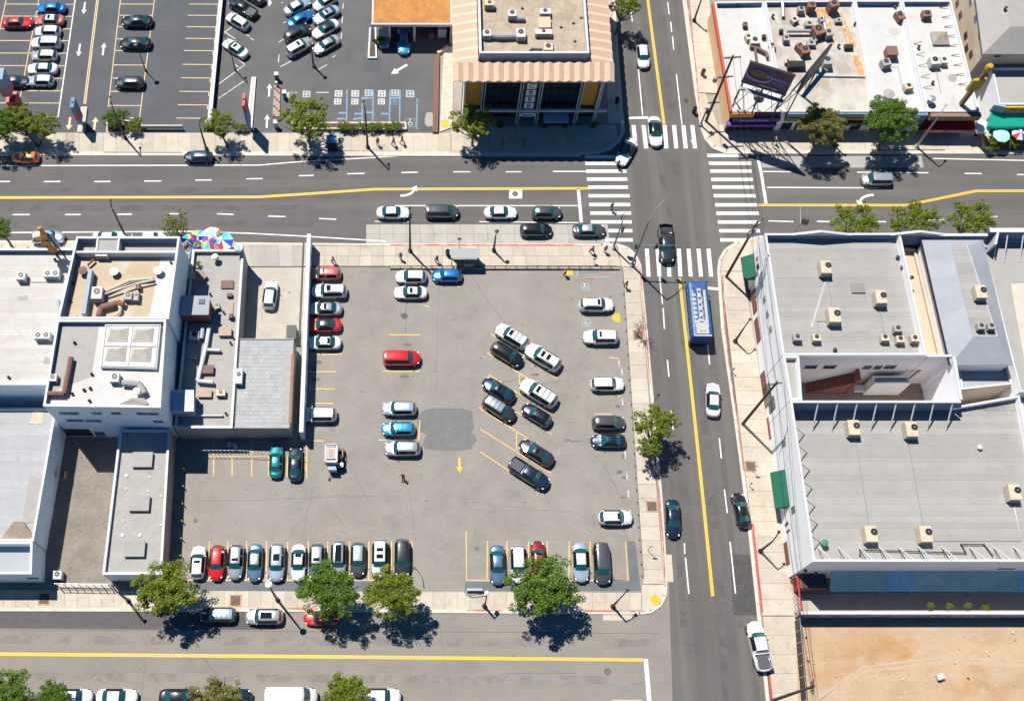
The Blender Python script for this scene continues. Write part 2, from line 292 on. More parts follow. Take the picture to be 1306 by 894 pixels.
dirt = area('dirt_lot', [(1013, 795), (1500, 792), (1500, 1000), (1020, 1000)], 0.008, m_dirt)
yard = area('yard', [(70, 545), (160, 545), (146, 742), (50, 742)], 0.007, m_alley)
drive = area('driveway', [(308, 341), (392, 341), (386, 440), (298, 440)], 0.007, mat('driveway concrete', (0.4, 0.365, 0.31), .9, var=.1, scale=.5, fine=.1, stain=(.26, .235, .2), st_amt=.6, st_scale=.35))
strip = area('service_passage', [(1008, 758), (1500, 750), (1500, 782), (1012, 786)], 0.007, mat('grey passage paving', (0.36, 0.34, 0.31), 0.9, var=0.1, scale=0.6))
patio = area('patio', [(1240, 165), (1420, 165), (1420, 196), (1252, 196)], 0.011, m_slab[3])
# ---------------------------------------------------------------- sidewalks: a base, real slabs with open joints, a kerb
def sidewalk(q, nx, ny, mats, kerb=None, name='sidewalk', z=0.13, seed=0):
    """q: four ground corners (pixels) NW NE SE SW -> nx by ny slabs"""
    rr = random.Random(seed); w = [P(x, y) for x, y in q]
    s = struct(name, B().prism(w, -0.01, z - 0.035), m_base)
    for i in range(nx):
        for j in range(ny):
            c = [quadpt(w, i / nx, j / ny), quadpt(w, (i + 1) / nx, j / ny), quadpt(w, (i + 1) / nx, (j + 1) / ny), quadpt(w, i / nx, (j + 1) / ny)]
            c = inset(c, 0.014); dz = rr.uniform(-0.004, 0.004)
            part('paving_slab', B().prism(c, z - 0.03, z + dz), rr.choice(mats), s)
    return s
def kerb(pts, parent, m=None, wd=0.42, z=0.13, z0=0.0):
    """gutter-and-kerb strip that follows a line of ground pixels"""
    w = [P(x, y) for x, y in pts]; b = B(); n = len(w)
    for i in range(n - 1):
        d = (w[i + 1] - w[i]).normalized(); nn = Vector((-d.y, d.x)) * wd / 2
        b.prism([w[i] - nn - d * 0.02, w[i + 1] - nn + d * 0.02, w[i + 1] + nn + d * 0.02, w[i] + nn - d * 0.02], z0, z)
    return part('kerb', b, m or m_kerb, parent)
def stripe(pts, wd, m, parent, z=0.02, name='painted_line', gap=None):
    """a painted line through ground pixels; gap = double line"""
    w = [P(x, y) for x, y in pts]
    for off in ((0,) if gap is None else (-gap, gap)):
        b = B(); L, Rr = [], []
        for i, p in enumerate(w):
            d = (w[min(i + 1, len(w) - 1)] - w[max(i - 1, 0)]).normalized(); nn = Vector((-d.y, d.x))
            L.append(p + nn * (off + wd / 2)); Rr.append(p + nn * (off - wd / 2))
        for i in range(len(w) - 1): b.sheet([(L[i].x, L[i].y, z), (Rr[i].x, Rr[i].y, z), (Rr[i + 1].x, Rr[i + 1].y, z), (L[i + 1].x, L[i + 1].y, z)])
        part(name, b, m, parent)
# north sidewalk, west of the avenue
sN = sidewalk([(-120, 170), (575, 170.5), (575, 194), (-120, 193)], 44, 1, m_slab, seed=1)
kerb([(-120, 195.8), (575, 196.8), (740, 197.3)], sN, wd=0.75, z=0.12)
sN2 = sidewalk([(575.6, 163), (785, 160), (789, 182), (575.6, 194)], 13, 1, m_slab[:1] + m_slab[3:], seed=2)
area_ = [(740, 196), (762, 195), (778, 190), (789, 180), (794.5, 168), (792, 140), (786, 60), (781, -20), (776, -120)]
kerb(area_, sN2, wd=0.5)
part('paving_slab', B().prism([P(x, y) for x, y in [(576, 194.1), (576, 196), (742, 196), (762, 194), (778, 188), (787, 182.4)]], 0, 0.128), m_slab[3], sN2)
sN3 = sidewalk([(763, -80), (777, -80), (791.5, 159), (776, 159)], 1, 16, m_slab, seed=3)
stripe([(415, 193.6), (512, 193.3)], 0.16, m_redk, sN, 0.133, 'red_kerb_line'); stripe([(132, 195), (232, 195.3)], 0.14, m_black, sN, 0.133, 'dark_joint')
# walkway beside the bank
sW = sidewalk([(566, 62), (579, 60), (577, 163), (560.5, 169.5)], 1, 8, m_slab[2:3], name='walkway', seed=4)
part('tactile_pad', B().prism([P(x, y) for x, y in [(564, 154), (572.5, 154), (572, 163.5), (563.5, 164)]], 0.13, 0.14), m_tact, sW)
# north side, east of the avenue
sE = sidewalk([(916, 160), (1252, 160), (1255, 192.5), (921, 192.5)], 22, 2, m_slab, seed=5)
part('paving_slab', B().prism([P(x, y) for x, y in [(915.4, 160), (920.4, 192.5), (908, 186), (900, 176), (896, 163), (890, 120), (899, 120)]], 0, 0.128), m_slab[1], sE)
kerb([(874, -80), (872.5, 0), (888, 117), (896, 165), (901, 178), (910, 188.5), (926, 194.6), (1250, 194.5), (1500, 194.5)], sE, wd=0.6)
sE2 = sidewalk([(869, -120), (893, -120), (916, 120), (889.5, 119)], 1, 16, m_slab, seed=6)
stripe([(876, 0), (884, 60)], 0.16, m_redk, sE2, 0.135, 'red_kerb_line'); stripe([(886, 75), (893, 150)], 0.16, m_redk, sE2, 0.135, 'red_kerb_line')
stripe([(1110, 192.2), (1205, 192.4)], 0.14, m_black, sE, 0.14, 'dark_joint')
# bus pad and the sidewalk north of the lot
pad = sidewalk([(467, 286.5), (775, 286.5), (778, 311), (467, 311)], 18, 2, m_padc, name='bus_pad', z=0.03, seed=7)
sM = sidewalk([(401, 314), (786, 314.3), (792, 340), (398, 340)], 26, 2, m_slab, seed=8)
sM2 = sidewalk([(300, 312), (391, 313), (391, 340.5), (306, 340.5)], 5, 1, m_padc[1:], seed=9)
kerb([(300, 311), (467, 312.5), (768, 312.8)], sM, wd=0.3)
stripe([(498, 313.2), (733, 313.4)], 0.2, m_redk, sM, 0.136, 'red_kerb_line')
part('kerb_wall', B().prism([P(x, y) for x, y in [(498, 341), (790, 342), (790, 344.5), (498, 343.5)]], 0, 0.3), mat('stained lot kerb', (0.33, 0.27, 0.22), 0.9, var=0.3, scale=2), sM)
# corner plate by the traffic signal and the sidewalk east of the lot
part('paving_slab', B().prism([P(x, y) for x, y in [(787, 313.5), (799, 318), (808, 326), (813.5, 338), (813.5, 341), (793, 341)]], 0, 0.129), m_slab[2], sM)
kerb([(767, 312.7), (786, 312.6), (800, 317), (809.5, 325.5), (815.5, 338), (823, 415), (832, 515), (843, 640), (849, 742), (847.5, 760), (842, 771), (830, 779.5), (815, 781.5)], sM, wd=0.42)
sL = sidewalk([(793.5, 341.5), (814, 341.5), (847, 745), (820, 745)], 1, 24, m_slab, seed=10)
stripe([(815.8, 343), (819, 378), (823, 420), (829, 490)], 0.16, m_redk, sL, 0.14, 'red_kerb_line'); stripe([(838, 598), (846, 700), (848, 748)], 0.16, m_redk, sL, 0.14, 'red_kerb_line')
sS = sidewalk([(-120, 752), (818, 755.5), (818, 778.5), (-120, 775)], 60, 1, m_slab, seed=11)
part('paving_slab', B().prism([P(x, y) for x, y in [(818.6, 745.6), (847.2, 745.6), (846, 760), (841, 770), (829, 777.5), (818.6, 778.5)]], 0, 0.129), m_slab[2], sS)
part('tactile_pad', B().prism([P(x, y) for x, y in [(835, 757), (843.5, 765.5), (836.5, 774), (827, 764.5)]], 0.13, 0.142), m_tact, sS)
kerb([(-120, 776.8), (400, 778), (816, 781.3)], sS, wd=0.42)
for a, b in (((366, 776.2), (405, 776.5)), ((596, 778.2), (640, 778.6)), ((660, 778.6), (735, 779)), ((745, 779.2), (822, 779.5))): stripe([a, b], 0.17, m_redk, sS, 0.136, 'red_kerb_line')
part('gutter_plate', B().prism([P(x, y) for x, y in [(769, 783.5), (806, 783.5), (806, 791), (769, 791)]], 0, 0.03), m_slab[0], sS)
part('gutter_plate', B().prism([P(x, y) for x, y in [(849, 707), (856.5, 707), (859, 742), (850.5, 742)]], 0, 0.03), m_slab[0], sL)
part('gutter_plate', B().prism([P(x, y) for x, y in [(780, 892), (819, 892), (819, 905), (780, 905)]], 0, 0.03), m_slab[0], sS)
# east sidewalk of the avenue
part_ = [(1000, 301), (968, 303), (941, 309.5), (925.5, 319), (918, 332), (916.5, 346)]
sR = sidewalk([(919, 347), (948, 347), (1017, 785), (972, 785)], 1, 24, m_slab, seed=12)
part('paving_slab', B().prism([P(x, y) for x, y in [(1000, 303), (969, 305), (943, 311), (928, 320), (920.5, 333), (919.2, 346.5), (960, 346.5), (960, 325), (1000, 322)]], 0, 0.129), m_slab[0], sR)
kerb(part_ + [(921.5, 420), (938, 535), (953, 650), (966, 770), (979, 894), (985, 940)], sR, wd=0.42)
sR2 = sidewalk([(972.4, 785.8), (1014, 785.8), (1020, 960), (990, 960)], 1, 7, m_slab, seed=13)
stripe([(921.5, 352), (924.5, 420), (930, 470), (939, 530), (948, 600)], 0.14, m_redk, sR, 0.137, 'red_kerb_line')
stripe([(959.5, 668), (966, 725), (972, 781)], 0.2, m_redk2, sR, 0.137, 'red_kerb_line'); stripe([(980, 853), (985, 900)], 0.2, m_redk2, sR2, 0.137, 'red_kerb_line')
sEE = sidewalk([(1003, 303), (1560, 303), (1560, 321), (1003, 322)], 30, 1, m_slab, seed=14); kerb([(1000, 301.5), (1560, 301.5)], sEE)
sSW = sidewalk([(-120, 903), (830, 903), (830, 925), (-120, 925)], 50, 1, m_slab, seed=15); kerb([(-120, 901), (830, 901)], sSW)
sNW = sidewalk([(-120, 310), (299, 310), (303, 325), (-120, 325)], 24, 1, m_slab, seed=16); kerb([(-120, 309), (299, 310)], sNW)
# tree wells and iron covers
def well(px, py, parent, s=1.1):
    c = P(px, py); part('tree_well_frame', B().box((c.x, c.y, 0.14), (s * 1.3, s * 1.3, 0.03)), mat('rusty frame', (0.42, 0.26, 0.16), 0.9, var=0.2), parent)
    b = B()
    for k in (1, .62, .3): b.box((c.x, c.y, 0.16 + (1 - k) * 0.02), (s * k, s * k, 0.012 + (1 - k) * 0.01))
    part('tree_well_grate', b, mat('iron grate', (0.12, 0.085, 0.06), 0.8, var=0.3, scale=4), parent)
well(300.5, 766, sS); well(831, 646, sL); well(957, 595, sR); well(814, 428, sL); well(57, 764, sS)
def cover(px, py, r, z, parent, c=(0.15, 0.11, 0.09)):
    q = P(px, py); b = B(); b.lathe((q.x, q.y, z), [(0.001, 0.012), (r * .35, 0.012), (r * .4, 0.004), (r * .8, 0.004), (r * .85, 0.014), (r, 0.012), (r * 1.01, -0.01)], 20)
    part('manhole_cover', b, mat('iron cover %.2f' % c[0], c, 0.8, var=0.2, scale=5), parent)
cover(775, 856, 0.42, 0.016, roadC); cover(657, 247.5, 0.4, 0.03, roadA); cover(875, 129, 0.35, 0.012, roadB, (0.05, 0.05, 0.05)); cover(754, 355, 0.38, 0.012, lot, (0.3, 0.14, 0.12)); cover(739.5, 229.5, 0.2, 0.012, roadA)
area('utility_square', [(650, 241.5), (666, 241.5), (666, 253.5), (649, 253.5)], 0.018, m_white, roadA)
for x, y, r in [(516, 403, 0.42), (866, 60, 0.5)]: cover(x, y, r, 0.012, lot, (0.09, 0.09, 0.09))
# ---------------------------------------------------------------- road markings
def dashes(lst, wd, m, parent, z=0.02, name='lane_dash'):
    for a in lst: stripe([a[:2], a[2:]], wd, m, parent, z, name)
stripe([(-250, 252.5), (0, 252.3), (330, 251.5), (400, 247), (478, 241.6), (752, 240.5)], 0.17, m_yel, roadA, name='centre_line', gap=0.1)
stripe([(967, 261.8), (1155, 262), (1200, 253), (1245, 243.8), (1560, 243.5)], 0.17, m_yel, roadA, name='centre_line', gap=0.1)
dashes([(x, 232, x + 21, 231.8) for x in (-71, -8, 56, 120)] + [(184, 231.3, 206, 231.2), (249, 230, 270, 229.9), (314, 228.5, 335, 228.2), (381, 224.6, 400, 224), (443, 222, 465, 221.5), (512, 220.5, 533, 220), (578, 219.5, 600, 219.5), (645, 219.5, 665, 219.5), (705, 219, 748, 219), (973, 219, 1009, 219.5), (1093, 220, 1184, 220.7), (1230, 221.5, 1252, 221.8), (1297, 223, 1320, 223)], 0.17, m_white, roadA)
dashes([(-50, 274, -28, 274), (16, 274, 38, 274), (83, 274, 103, 274), (150, 273.7, 168, 273.5), (212, 273, 233, 273), (277, 273, 298, 273.8), (342, 276, 364, 276.6), (407, 279, 429, 280), (980, 282, 1012, 283), (1042, 282.5, 1058, 283), (1120, 283, 1130, 283), (1180, 281, 1204, 280), (1250, 277, 1272, 276.5)], 0.17, m_white, roadA)
stripe([(-250, 212), (0, 211.7), (330, 211), (377, 207), (445, 203), (510, 199.3), (560, 198)], 0.16, m_white, roadA, name='edge_line'); stripe([(1190, 202.5), (1306, 205), (1500, 205)], 0.17, m_white, roadA, name='edge_line')
stripe([(-250, 297.5), (10, 297), (242, 295.5), (320, 298), (388, 301.6), (492, 308)], 0.17, m_white, roadA, 0.034, 'edge_line')
stripe([(504, 262.6), (738, 262.6)], 0.15, m_white, roadA, name='lane_line'); stripe([(978, 239.3), (1120, 240)], 0.17, m_white, roadA, name='lane_line')
dashes([(478, 282.6, 521, 283), (611, 283, 738, 284.2)], 0.14, m_white, roadA)
stripe([(737.5, 241), (741.5, 284)], 0.42, m_white, roadA, name='stop_line'); stripe([(966, 199.5), (971, 222), (977, 260)], 0.4, m_white, roadA, name='stop_line')
for y, a, b in [(200.5, 746, 800), (209, 746.5, 800), (218.8, 747.5, 799), (229, 748.5, 800), (239.2, 750, 801), (250.2, 750.5, 803), (261.3, 751.5, 803.8), (272.2, 752.8, 804.8), (283.4, 753.5, 805.6), (294.6, 776, 806.5), (306.3, 772, 807)]: stripe([(a, y), (b, y)], 0.52, m_white, roadA, 0.036, 'crosswalk_bar')
for y, a, b in [(198.6, 902, 942), (208.7, 904, 958), (218.6, 905.5, 958.5), (229.2, 907, 960), (239, 908.5, 961.5), (250, 910, 963.5), (261.6, 912, 965.5), (272.3, 913.6, 968), (283.5, 915.5, 970), (294.6, 917.3, 969), (306.3, 918.6, 960)]: stripe([(a, y), (b, y)], 0.52, m_white, roadA, name='crosswalk_bar')
for a, b in [(808, 810.8), (820.7, 824), (834.5, 837), (847.6, 850), (859.6, 862.5), (871.5, 874.5), (882.8, 886.5)]: stripe([(a, 160), (b, 189.7)], 0.56, m_white, roadB, name='crosswalk_bar')
for a, b in [(824.9, 827.2), (838.6, 841), (852, 853.7), (865.8, 867.8), (878, 881), (890.8, 894), (903.5, 907)]: stripe([(a, 317.5), (b, 353)], 0.52, m_white, roadB, name='crosswalk_bar')
stripe([(812, -120), (826, 0), (836.5, 80), (847, 159)], 0.17, m_yel, roadB, name='centre_line', gap=0.1)
stripe([(866.6, 355), (875.7, 439), (887, 545), (897.5, 645), (909, 760)], 0.17, m_yel, roadB, name='centre_line', gap=0.1)
dashes([(804, 10, 806.5, 28), (811, 55, 819.6, 148), (851.5, 3, 853.5, 19), (855.4, 28.5, 856.6, 41.5), (857.5, 47, 859.3, 64), (862.6, 95, 869.7, 159), (841.2, 354, 845, 388), (845.8, 393, 847.3, 419.6), (851, 459, 853.2, 480.5), (856, 523, 858.5, 548), (872.8, 692.5, 873.4, 706), (874.2, 711, 878.6, 757), (917.3, 559, 920, 584.6), (923.8, 624, 927.5, 654), (931, 691, 938, 756.6), (902.5, 440, 905, 465), (850, -40, 851, -15)], 0.16, m_white, roadB)
stripe([(801, 151), (827, 150.4)], 0.38, m_white, roadB, name='stop_line'); stripe([(902, 367.5), (918.5, 369)], 0.38, m_white, roadB, name='stop_line')
stripe([(-250, 833), (0, 833.7), (400, 837), (820, 841.2)], 0.17, m_yel, roadC, name='centre_line', gap=0.1); stripe([(823.5, 840), (829, 905)], 0.5, m_white, roadC, name='stop_line')
def arrow(px, py, ang, L, m, parent, z=0.022, turn=0, w=1.0):
    c = P(px, py); b = B(); cs, sn = math.cos(R(ang)), math.sin(R(ang)); T = lambda x, y: (c.x + x * cs - y * sn, c.y + x * sn + y * cs, z)
    hw, sw, hl = 0.3 * w * L * .5, 0.1 * w * L * .5, L * .36
    if turn:
        pts = [(-L / 2 + L * .72 * math.sin(t) , turn * (L * .42 * (1 - math.cos(t)))) for t in [k / 8 * R(80) for k in range(9)]]
        for i in range(8):
            p, q = Vector(pts[i]), Vector(pts[i + 1]); d = (q - p).normalized(); n = Vector((-d.y, d.x)) * L * .06
            b.sheet([T(*(p + n)), T(*(p - n)), T(*(q - n)), T(*(q + n))])
        e = Vector(pts[-1]); d = (e - Vector(pts[-2])).normalized(); n = Vector((-d.y, d.x)); b.sheet([T(*(e + n * L * .2)), T(*(e - n * L * .2)), T(*(e + d * L * .3))])
    else:
        b.sheet([T(-L / 2, sw), T(-L / 2, -sw), T(L / 2 - hl, -sw), T(L / 2 - hl, sw)]); b.sheet([T(L / 2 - hl, hw), T(L / 2 - hl, -hw), T(L / 2, 0)])
    part('arrow_marking', b, m, parent)
arrow(523, 250, 0, 2.6, m_white, roadA, turn=1); arrow(1101, 249, 180, 2.8, m_white, roadA, turn=1); arrow(884, 176, -90, 2.8, m_white, roadB, z=0.026)
arrow(586, 593, -90, 1.9, m_yel, lot, w=1.5)
for x, y, a in [(107.5, 11, -90), (101, 64.5, -90), (132, 63, 90)]: arrow(x, y, a, 2.2, m_white, ulot, w=1.2)
for x, y, a in [(88.5, 158, -90), (121, 158, 90)]: arrow(x, y, a, 2.1, m_yelt, ulot, w=1.5)
for x, y, a in [(343.5, 115.5, 90), (340.5, 155, 90), (344, 1, -90)]: arrow(x, y, a, 2.2, m_white, mlot, w=1.2)
arrow(509, 89, 215, 2.8, m_white, mlot, w=1.3)
# stall lines, main lot
def lines(lst, m, parent, wd=0.12, z=0.016):
    for a in lst: stripe([a[:2], a[2:]], wd, m, parent, z, 'stall_line')
lines([(x, 690, x - 0.6, 739) for x in (267, 290.6, 314.7, 340, 366.9, 393.3, 418, 445.6, 470.6, 499.5, 525.4, 621.7, 646.7, 674, 698, 726, 752.8)] + [(594.5, 677, 595, 740), (236, 739.6, 525, 739.6), (595, 740, 800, 740), (798, 691, 801, 740), (774, 740, 800, 740.4), (393, 451.8, 436, 451.8), (393, 474, 429, 474), (393, 496, 427, 496), (393, 514.5, 425, 514.5), (378, 562, 413, 562), (391.5, 562, 391, 610), (258, 582, 343, 582), (272.6, 560, 272.4, 607), (296, 582, 296, 607), (321, 562, 321, 607), (342.8, 582, 342.6, 607), (366.5, 582, 366, 608), (389, 582, 389, 600), (497, 427, 536, 427), (488, 473.5, 535, 473.5), (482, 561, 492, 561), (534, 562, 535.5, 536), (535, 512, 535.4, 513), (541, 390, 548, 391.5), (579, 364, 586, 366)], m_yellot, lot)
lines([(621.4, 449.8, 661, 475), (661, 475, 710, 505), (667, 453.6, 710, 482.7), (626, 426, 650, 441), (623, 478, 640, 488), (655, 498, 700, 523), (662.7, 477, 662.7, 491), (611, 520, 673.6, 559.5), (612.5, 547, 702.6, 603.4), (612.5, 576, 680.7, 621.4), (658.7, 525, 704, 554), (658.7, 550, 658.7, 576)], m_yellot, lot)
for x, y in [(789, 459), (793, 470), (793.5, 508), (794, 533), (795.5, 560), (797, 576), (799, 602), (801, 625), (803, 650)]: stripe([(x, y), (x + .8, y + 9)], 0.16, m_whiteold, lot, 0.017, 'wheel_stop_line')
lines([(777, 456, 789, 457), (764, 504, 792, 504.5), (758, 528, 780, 528)], m_yellot, lot)
# disabled bays
for (a, b, c, d) in [(737, 343, 786, 343), (737, 343, 736, 353), (749, 353.5, 778, 353.5), (742, 398, 772, 398)]: stripe([(a, b), (c, d)], 0.12, m_bluefaint, lot, 0.018, 'blue_line')
area('painted_panel', [(738.5, 341.8), (763.5, 341.8), (763.5, 348.5), (738.5, 348.5)], 0.02, mat('faded teal paint', (0.12, 0.2, 0.23), 0.8), lot)
def symbol(px, py, s, parent, z=0.02, m1=None, m2=None):
    """the wheelchair mark: a framed square, a wheel and a seated line figure"""
    c = P(px, py); fr = B(); m1 = m1 or m_bluefaint; m2 = m2 or m_whiteold
    for dx, dy, a, b in ((0, s / 2, s, .1), (0, -s / 2, s, .1), (s / 2, 0, .1, s), (-s / 2, 0, .1, s)): fr.box((c.x + dx, c.y + dy, z), (a, b, 0.004))
    part('bay_symbol_frame', fr, m1, parent); b = B(); r = s * .26
    for k in range(14):
        t0, t1 = R(120 + k * 18), R(120 + (k + 1) * 18); b.sheet([(c.x + q * math.cos(t), c.y - s * .1 + q * math.sin(t), z + 0.006) for q, t in ((r, t0), (r, t1), (r * .7, t1), (r * .7, t0))])
    b.box((c.x - s * .05, c.y + s * .14, z + .008), (.1, s * .36, .004)); b.box((c.x + s * .06, c.y + s * .02, z + .01), (s * .26, .1, .004)); b.box((c.x - s * .05, c.y + s * .37, z + .009), (.2, .2, .004))
    part('bay_symbol', b, m2, parent)
symbol(746, 366, 1.0, lot); symbol(747.5, 412, 1.0, lot); symbol(504, 129, 1.2, mlot, m1=m_bluep, m2=m_bluep); symbol(523.5, 157, 1.4, mlot, m1=m_bluep)
area('tactile_pad', [(720, 342.5), (731, 342.5), (730.5, 351.5), (720.5, 351.5)], 0.03, m_tact, lot); area('tactile_pad', [(780.5, 400), (790, 399.5), (791.5, 411), (787, 411.5), (781, 408)], 0.03, m_tact, lot)
# north-west lots
def xat(l, y): (x0, y0, x1, y1) = l; return x0 + (x1 - x0) * (y - y0) / (y1 - y0)
l1, l2, l3, l5, l6 = (8, 0, 0, 36), (49.5, 0, 24.7, 130), (96, 0, 74, 150), (153.6, 0, 138, 137), (197, 0, 177, 159)
def ext(l, y0, y1): return (xat(l, y0), y0, xat(l, y1), y1)
lines([ext(l1, -60, 60), ext(l2, -60, 131), ext(l5, -60, 137), ext(l6, -60, 159)], m_yelt, ulot); lines([ext(l3, -60, 150)], m_white, ulot, 0.16)
stripe([(133, -60), (124.5, 0), (108, 133)], 0.14, m_yelt, ulot, name='lane_line', gap=0.12)
lines([(xat(l1, y) if y < 36 else -60, y, xat(l3, y), y + .4) for y in (-40, -25, -10, 5.7, 21, 37, 52, 68, 84, 100, 116, 131.5)] + [(xat(l2, 149) + 33, 149, xat(l3, 149), 149.6)], m_yelt, ulot)
lines([(xat(l5, y), y, xat(l6, y), y + .2) for y in (-40, -25, -10, 5.7, 20, 34.6, 50, 65, 83.3, 100, 117, 135, 150.5)], m_yelt, ulot)
for y, i in zip((-40, -25, -10, 5.7, 20, 34.6, 49.5, 65, 82.5, 99.7, 117, 134, 151), range(13)):
    lines([(241 - (y - 5.7) * .11, y, 278.6 - (y - 5.7) * .107, y + .3), (278.6 - (y - 5.7) * .107, y, 278 - (y - 5.7) * .107, y + 6)], m_yelt, ulot)
lines([(287.8, 27, 318, 47), (319, 49, 324, 52), (284, 60, 312.5, 83), (312.5, 83, 278.6, 108), (278.6, 126, 311, 104), (286, 41, 300, 50), (287, 41, 296, 35), (300, 83, 304, 86)], m_whiteold, mlot, 0.14)
lines([(357, 86, 374, 77), (405, 90, 417, 83), (361, 30, 370, 26), (355, 55, 362, 50), (438, 4, 437, 12), (437, 22, 436, 30), (436, 42, 435, 50), (433, 55, 430, 60), (356, 70, 355, 80), (424, 74, 428, 71), (359, 4, 361, 4)], m_whiteold, mlot, 0.14)
for x, y0, y1 in [(442.5, 115, 156), (476, 115, 156), (462.3, 125, 156), (497.3, 115, 156), (510.2, 115, 156), (532, 126, 165)]: stripe([(x, y0), (x - .6, y1)], 0.2, m_bluep, mlot, 0.02, 'blue_line')
dashes([(432, 144.5, 441, 144.5), (452, 145.5, 462, 145.5), (462, 125.5, 476, 125.5), (486, 145.5, 497, 145.5), (497, 125.5, 510, 125.5), (467, 144, 476, 144), (430, 152, 440, 152), (450, 152.5, 462, 151)], 0.3, m_bluep, mlot, 0.024, 'blue_line')
def stencil(px, py, s, m, parent, dots=True):
    """a white square stencilled on the bay with four dark fields"""
    c = P(px, py); part('bay_stencil', B().box((c.x, c.y, .02), (s, s, .004)), m, parent)
    if dots: part('bay_stencil_mark', B().box((c.x - s * .2, c.y + s * .22, .025), (s * .2, s * .22, .004)).box((c.x + s * .2, c.y + s * .22, .025), (s * .2, s * .22, .004)).box((c.x - s * .2, c.y - s * .22, .025), (s * .2, s * .24, .004)).box((c.x + s * .2, c.y - s * .22, .025), (s * .2, s * .24, .004)), m_dark2, parent)
for x in (431.8, 453, 487): stencil(x, 119.8, 1.1, m_whiteold, mlot)
for x in (430.7, 452.5, 486.5): stencil(x, 130, 1.0, m_whiteold, mlot)
stencil(470, 119, 1.1, m_bluefaint, mlot); stencil(504, 119, 1.1, m_bluefaint, mlot); stencil(523, 120, 1.2, m_bluefaint, mlot); stencil(391, 120.5, 1.1, m_bluefaint, mlot); stencil(365, 122, 1.0, m_bluefaint, mlot, False)
stripe([(371, 118.5), (380, 118.5)], 0.15, m_redk, mlot, 0.02, 'red_line'); stripe([(403, 118.5), (419, 118.5)], 0.15, m_whiteold, mlot, 0.02, 'white_line')
# ================================================================ VEHICLES
def itp(keys, t):
    if t <= keys[0][0]: return keys[0][1]
    for (a, va), (b, vb) in zip(keys, keys[1:]):
        if t <= b:
            u = (t - a) / (b - a); return va + (vb - va) * u
    return keys[-1][1]
KINDS = dict(
 sedan=dict(L=4.7, W=1.82, top=[(0, .60), (.02, .70), (.08, .80), (.25, .93), (.28, .96), (.42, 1.40), (.5, 1.45), (.6, 1.44), (.70, 1.36), (.83, 1.06), (.86, 1.03), (.96, 1.0), (.985, .93), (1, .75)], belt=[(0, .55), (.06, .70), (.25, .88), (.6, .95), (.9, .93), (1, .7)],
   ws=(.275, .42), rw=(.70, .835), side=[(.335, .785)], roof=.60, wh=(.175, .795), r=.33),
 hatch=dict(L=4.15, W=1.78, top=[(0, .62), (.02, .74), (.08, .86), (.24, 1.0), (.27, 1.02), (.42, 1.46), (.52, 1.51), (.75, 1.48), (.87, 1.38), (.96, 1.02), (.985, .92), (1, .75)], belt=[(0, .58), (.06, .75), (.25, .93), (.6, 1.0), (.9, 1.0), (1, .7)],
   ws=(.265, .42), rw=(.875, .965), side=[(.33, .86)], roof=.63, wh=(.18, .81), r=.33),
 suv=dict(L=4.7, W=1.9, top=[(0, .72), (.015, .85), (.07, .98), (.23, 1.10), (.26, 1.12), (.38, 1.62), (.46, 1.68), (.8, 1.66), (.9, 1.58), (.965, 1.15), (.985, 1.0), (1, .8)], belt=[(0, .65), (.06, .85), (.25, 1.05), (.6, 1.1), (.9, 1.12), (1, .8)],
   ws=(.255, .385), rw=(.905, .965), side=[(.32, .885)], roof=.66, wh=(.17, .80), r=.37),
 van=dict(L=5.0, W=1.98, top=[(0, .72), (.015, .88), (.06, 1.0), (.16, 1.12), (.19, 1.16), (.33, 1.72), (.4, 1.78), (.9, 1.76), (.95, 1.7), (.985, 1.2), (1, .8)], belt=[(0, .65), (.06, .9), (.2, 1.08), (.6, 1.12), (.95, 1.12), (1, .8)],
   ws=(.185, .335), rw=(.955, .985), side=[(.27, .935)], roof=.70, wh=(.16, .80), r=.36),
 cargo=dict(L=5.9, W=2.05, top=[(0, .8), (.015, 1.0), (.05, 1.12), (.11, 1.25), (.13, 1.3), (.23, 2.2), (.28, 2.45), (.96, 2.45), (.985, 2.35), (1, 2.2)], belt=[(0, .7), (.05, 1.0), (.12, 1.2), (.25, 1.3), (.3, 1.35), (.96, 1.35), (1, 1.3)],
   ws=(.13, .235), rw=(2, 2), side=[(.18, .29)], roof=.80, wh=(.15, .78), r=.36),
 pickup=dict(L=5.6, W=1.98, top=[(0, .8), (.015, .95), (.06, 1.05), (.22, 1.16), (.24, 1.18), (.34, 1.72), (.4, 1.80), (.56, 1.79), (.60, 1.74), (.635, 1.2), (.65, 1.18), (.97, 1.16), (.99, 1.12), (1, .85)], belt=[(0, .7), (.06, .92), (.25, 1.08), (.6, 1.12), (.9, 1.12), (1, .8)],
   ws=(.235, .34), rw=(.60, .635), side=[(.29, .59)], roof=.66, wh=(.155, .80), r=.40, bed=(.665, .965)))
CARM = {}
